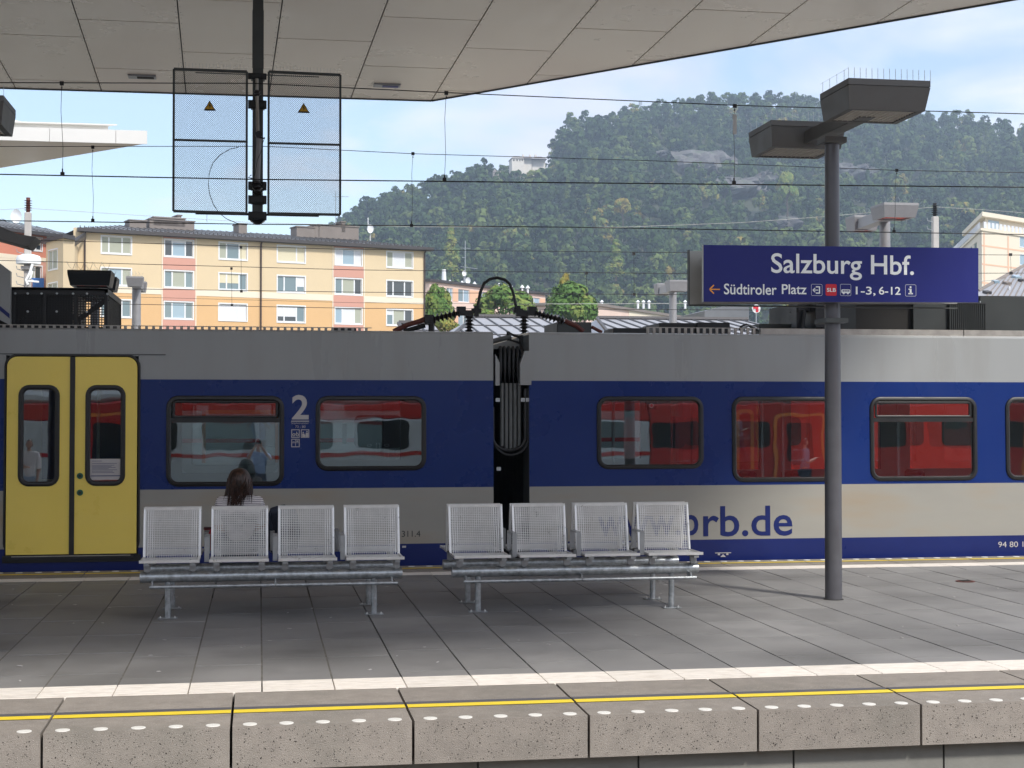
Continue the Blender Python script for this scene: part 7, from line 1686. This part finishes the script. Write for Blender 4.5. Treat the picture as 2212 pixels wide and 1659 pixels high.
# pale trunks showing near the ridge, one stuff part
mb = MB()
for k in range(150):
    u = R(1200, 2212); t = R(.9, .995) if random.random() < .6 else R(.2, .9); p = hillpt(u, t); mb.tube([p, p + Vector((R(-.6, .6), 0, R(5, 11)))], .16, 4)
mb.build('forest_trunks', mat('pale bark', (.22, .2, .17), .9), kind='stuff')
# rock faces: patches of broken cliff standing proud of the soil
for i, (ru, rv, su, sv2) in enumerate(rocks):
    best = min(((abs(proj(hillpt(ru, t))[1] - rv), t) for t in [k / 60 for k in range(4, 60)]))[1]
    c = hillpt(ru, best) + Vector((0, 0, 3)); W = su * c.y / F * 1.05; Hh = sv2 * c.y / F * 1.25; mb = MB(); nx, nz_ = 16, 12; grid = []
    for b2 in range(nz_ + 1):
        for a2 in range(nx + 1):
            x = -1 + 2 * a2 / nx; z = -1 + 2 * b2 / nz_; e_ = max(-.6, 1 - (x * x + z * z) * 1.0); dd = mnoise.noise(Vector((x * 3 + i, z * 1.2, i))) * 9 + mnoise.noise(Vector((x * 8 + i, z * 3, i))) * 4
            grid.append((c.x + x * W, c.y - 2 + z * Hh * .8 - e_ * 11 + dd, c.z + z * Hh))
    mb.v = grid
    for b2 in range(nz_):
        for a2 in range(nx): q0 = b2 * (nx + 1) + a2; mb.f.append((q0, q0 + 1, q0 + nx + 2, q0 + nx + 1)); mb.m.append(0)
    o = mb.build('cliff', M['rock'], hill)
# --- single trees
def tree(label, u, vb, vt, Y, wpx, tone, seed, kind='round', nl=(24, 120), leafr=.085, group='single trees behind the station', trunk=True):
    base = P(u, vb, Y); top = P(u, vt, Y); H = top.z - base.z; s = wpx * Y / F / 2
    z0 = -.9 if Y < 300 else base.z - 3
    t_ = thing('leafy_tree' if kind == 'round' else 'conifer', label, 'tree', (base.x, Y, z0), group)
    T, tn = crown(nl[0], nl[1], kind, leafr, seed); mz = 2.1 if kind == 'round' else 2.9
    T = T * np.array([s / .95, s / .95, H / mz]) if kind == 'round' else T * np.array([s / .45, s / .45, H / mz]); T = T + np.array([base.x, Y, base.z - .1 * H])
    leafobj('crown', T, tn * 1.6 + tone, M['leaf'], t_)
    mb = MB(); zt2 = base.z + H * .6; mb.tube([(base.x, Y, z0), (base.x + .05 * s, Y, (z0 + base.z) / 2), (base.x, Y, zt2)], [s * .09, s * .07, s * .02], 8)
    for k in range(5): a = k * 1.3; mb.tube([(base.x, Y, base.z + H * .1 * k * .6), (base.x + math.cos(a) * s * .6, Y + math.sin(a) * s * .6, base.z + H * (.3 + .12 * k))], [s * .035, s * .012], 5)
    mb.build('trunk', mat('bark', (.09, .07, .05), .9) if 'bark' not in M else M['bark'], t_)
    return t_
M['bark'] = mat('bark', (.09, .07, .05), .9)
tree('light green bushy tree against the right end of the yellow block', 945, 760, 606, 150, 78, .62, 101)
tree('yellowish shrub-like tree at the foot of the yellow block corner', 962, 752, 668, 148, 70, .86, 102, nl=(20, 110))
tree('feathery green tree in front of the apricot building, under the arched cable', 1092, 730, 612, 152, 140, .68, 103, nl=(30, 95))
tree('dense reddish-green tree right of the apricot building', 1232, 730, 606, 150, 118, .55, 104, nl=(34, 130))
tree('upright tree top with orange leaves rising behind the reddish tree', 1222, 700, 590, 156, 44, .93, 105, nl=(14, 100))
tree('small dark green tree beside the pale pink building', 1262, 720, 632, 154, 60, .50, 106)
tree('bright green rounded tree between the dark hut and the roof connector', 1712, 740, 656, 95, 62, .78, 107)
tree('yellow-leaved tree on the middle slope of the hill', 1345, 478, 423, 700, 40, .99, 108, nl=(14, 90), leafr=.10)
tree('tall pale green tree in the cliff area below the ridge', 1700, 455, 372, 720, 62, .80, 109, nl=(16, 110), leafr=.10)
tree('slim pale conifer standing on the lower slope left of the aerial', 975, 590, 470, 560, 42, .72, 110, 'cone', nl=(18, 80), leafr=.07)
tree('slim light conifer on the lower slope right of the apricot building', 1330, 590, 505, 560, 42, .74, 111, 'cone', nl=(18, 80), leafr=.07)
# ================================================================== air
hz = MB().box(-700, 1000, -30, 1250, -1.9, 300).build('haze', M['gap'], kind='stuff')
m = bpy.data.materials.new('haze air'); m.use_nodes = True; t = m.node_tree
for n in list(t.nodes): t.nodes.remove(n)
o = t.nodes.new('ShaderNodeOutputMaterial'); v = t.nodes.new('ShaderNodeVolumePrincipled'); v.inputs['Color'].default_value = (.66, .80, 1, 1); v.inputs['Density'].default_value = HAZE; v.inputs['Anisotropy'].default_value = .2
t.links.new(v.outputs[0], o.inputs['Volume']); hz.data.materials.clear(); hz.data.materials.append(m)
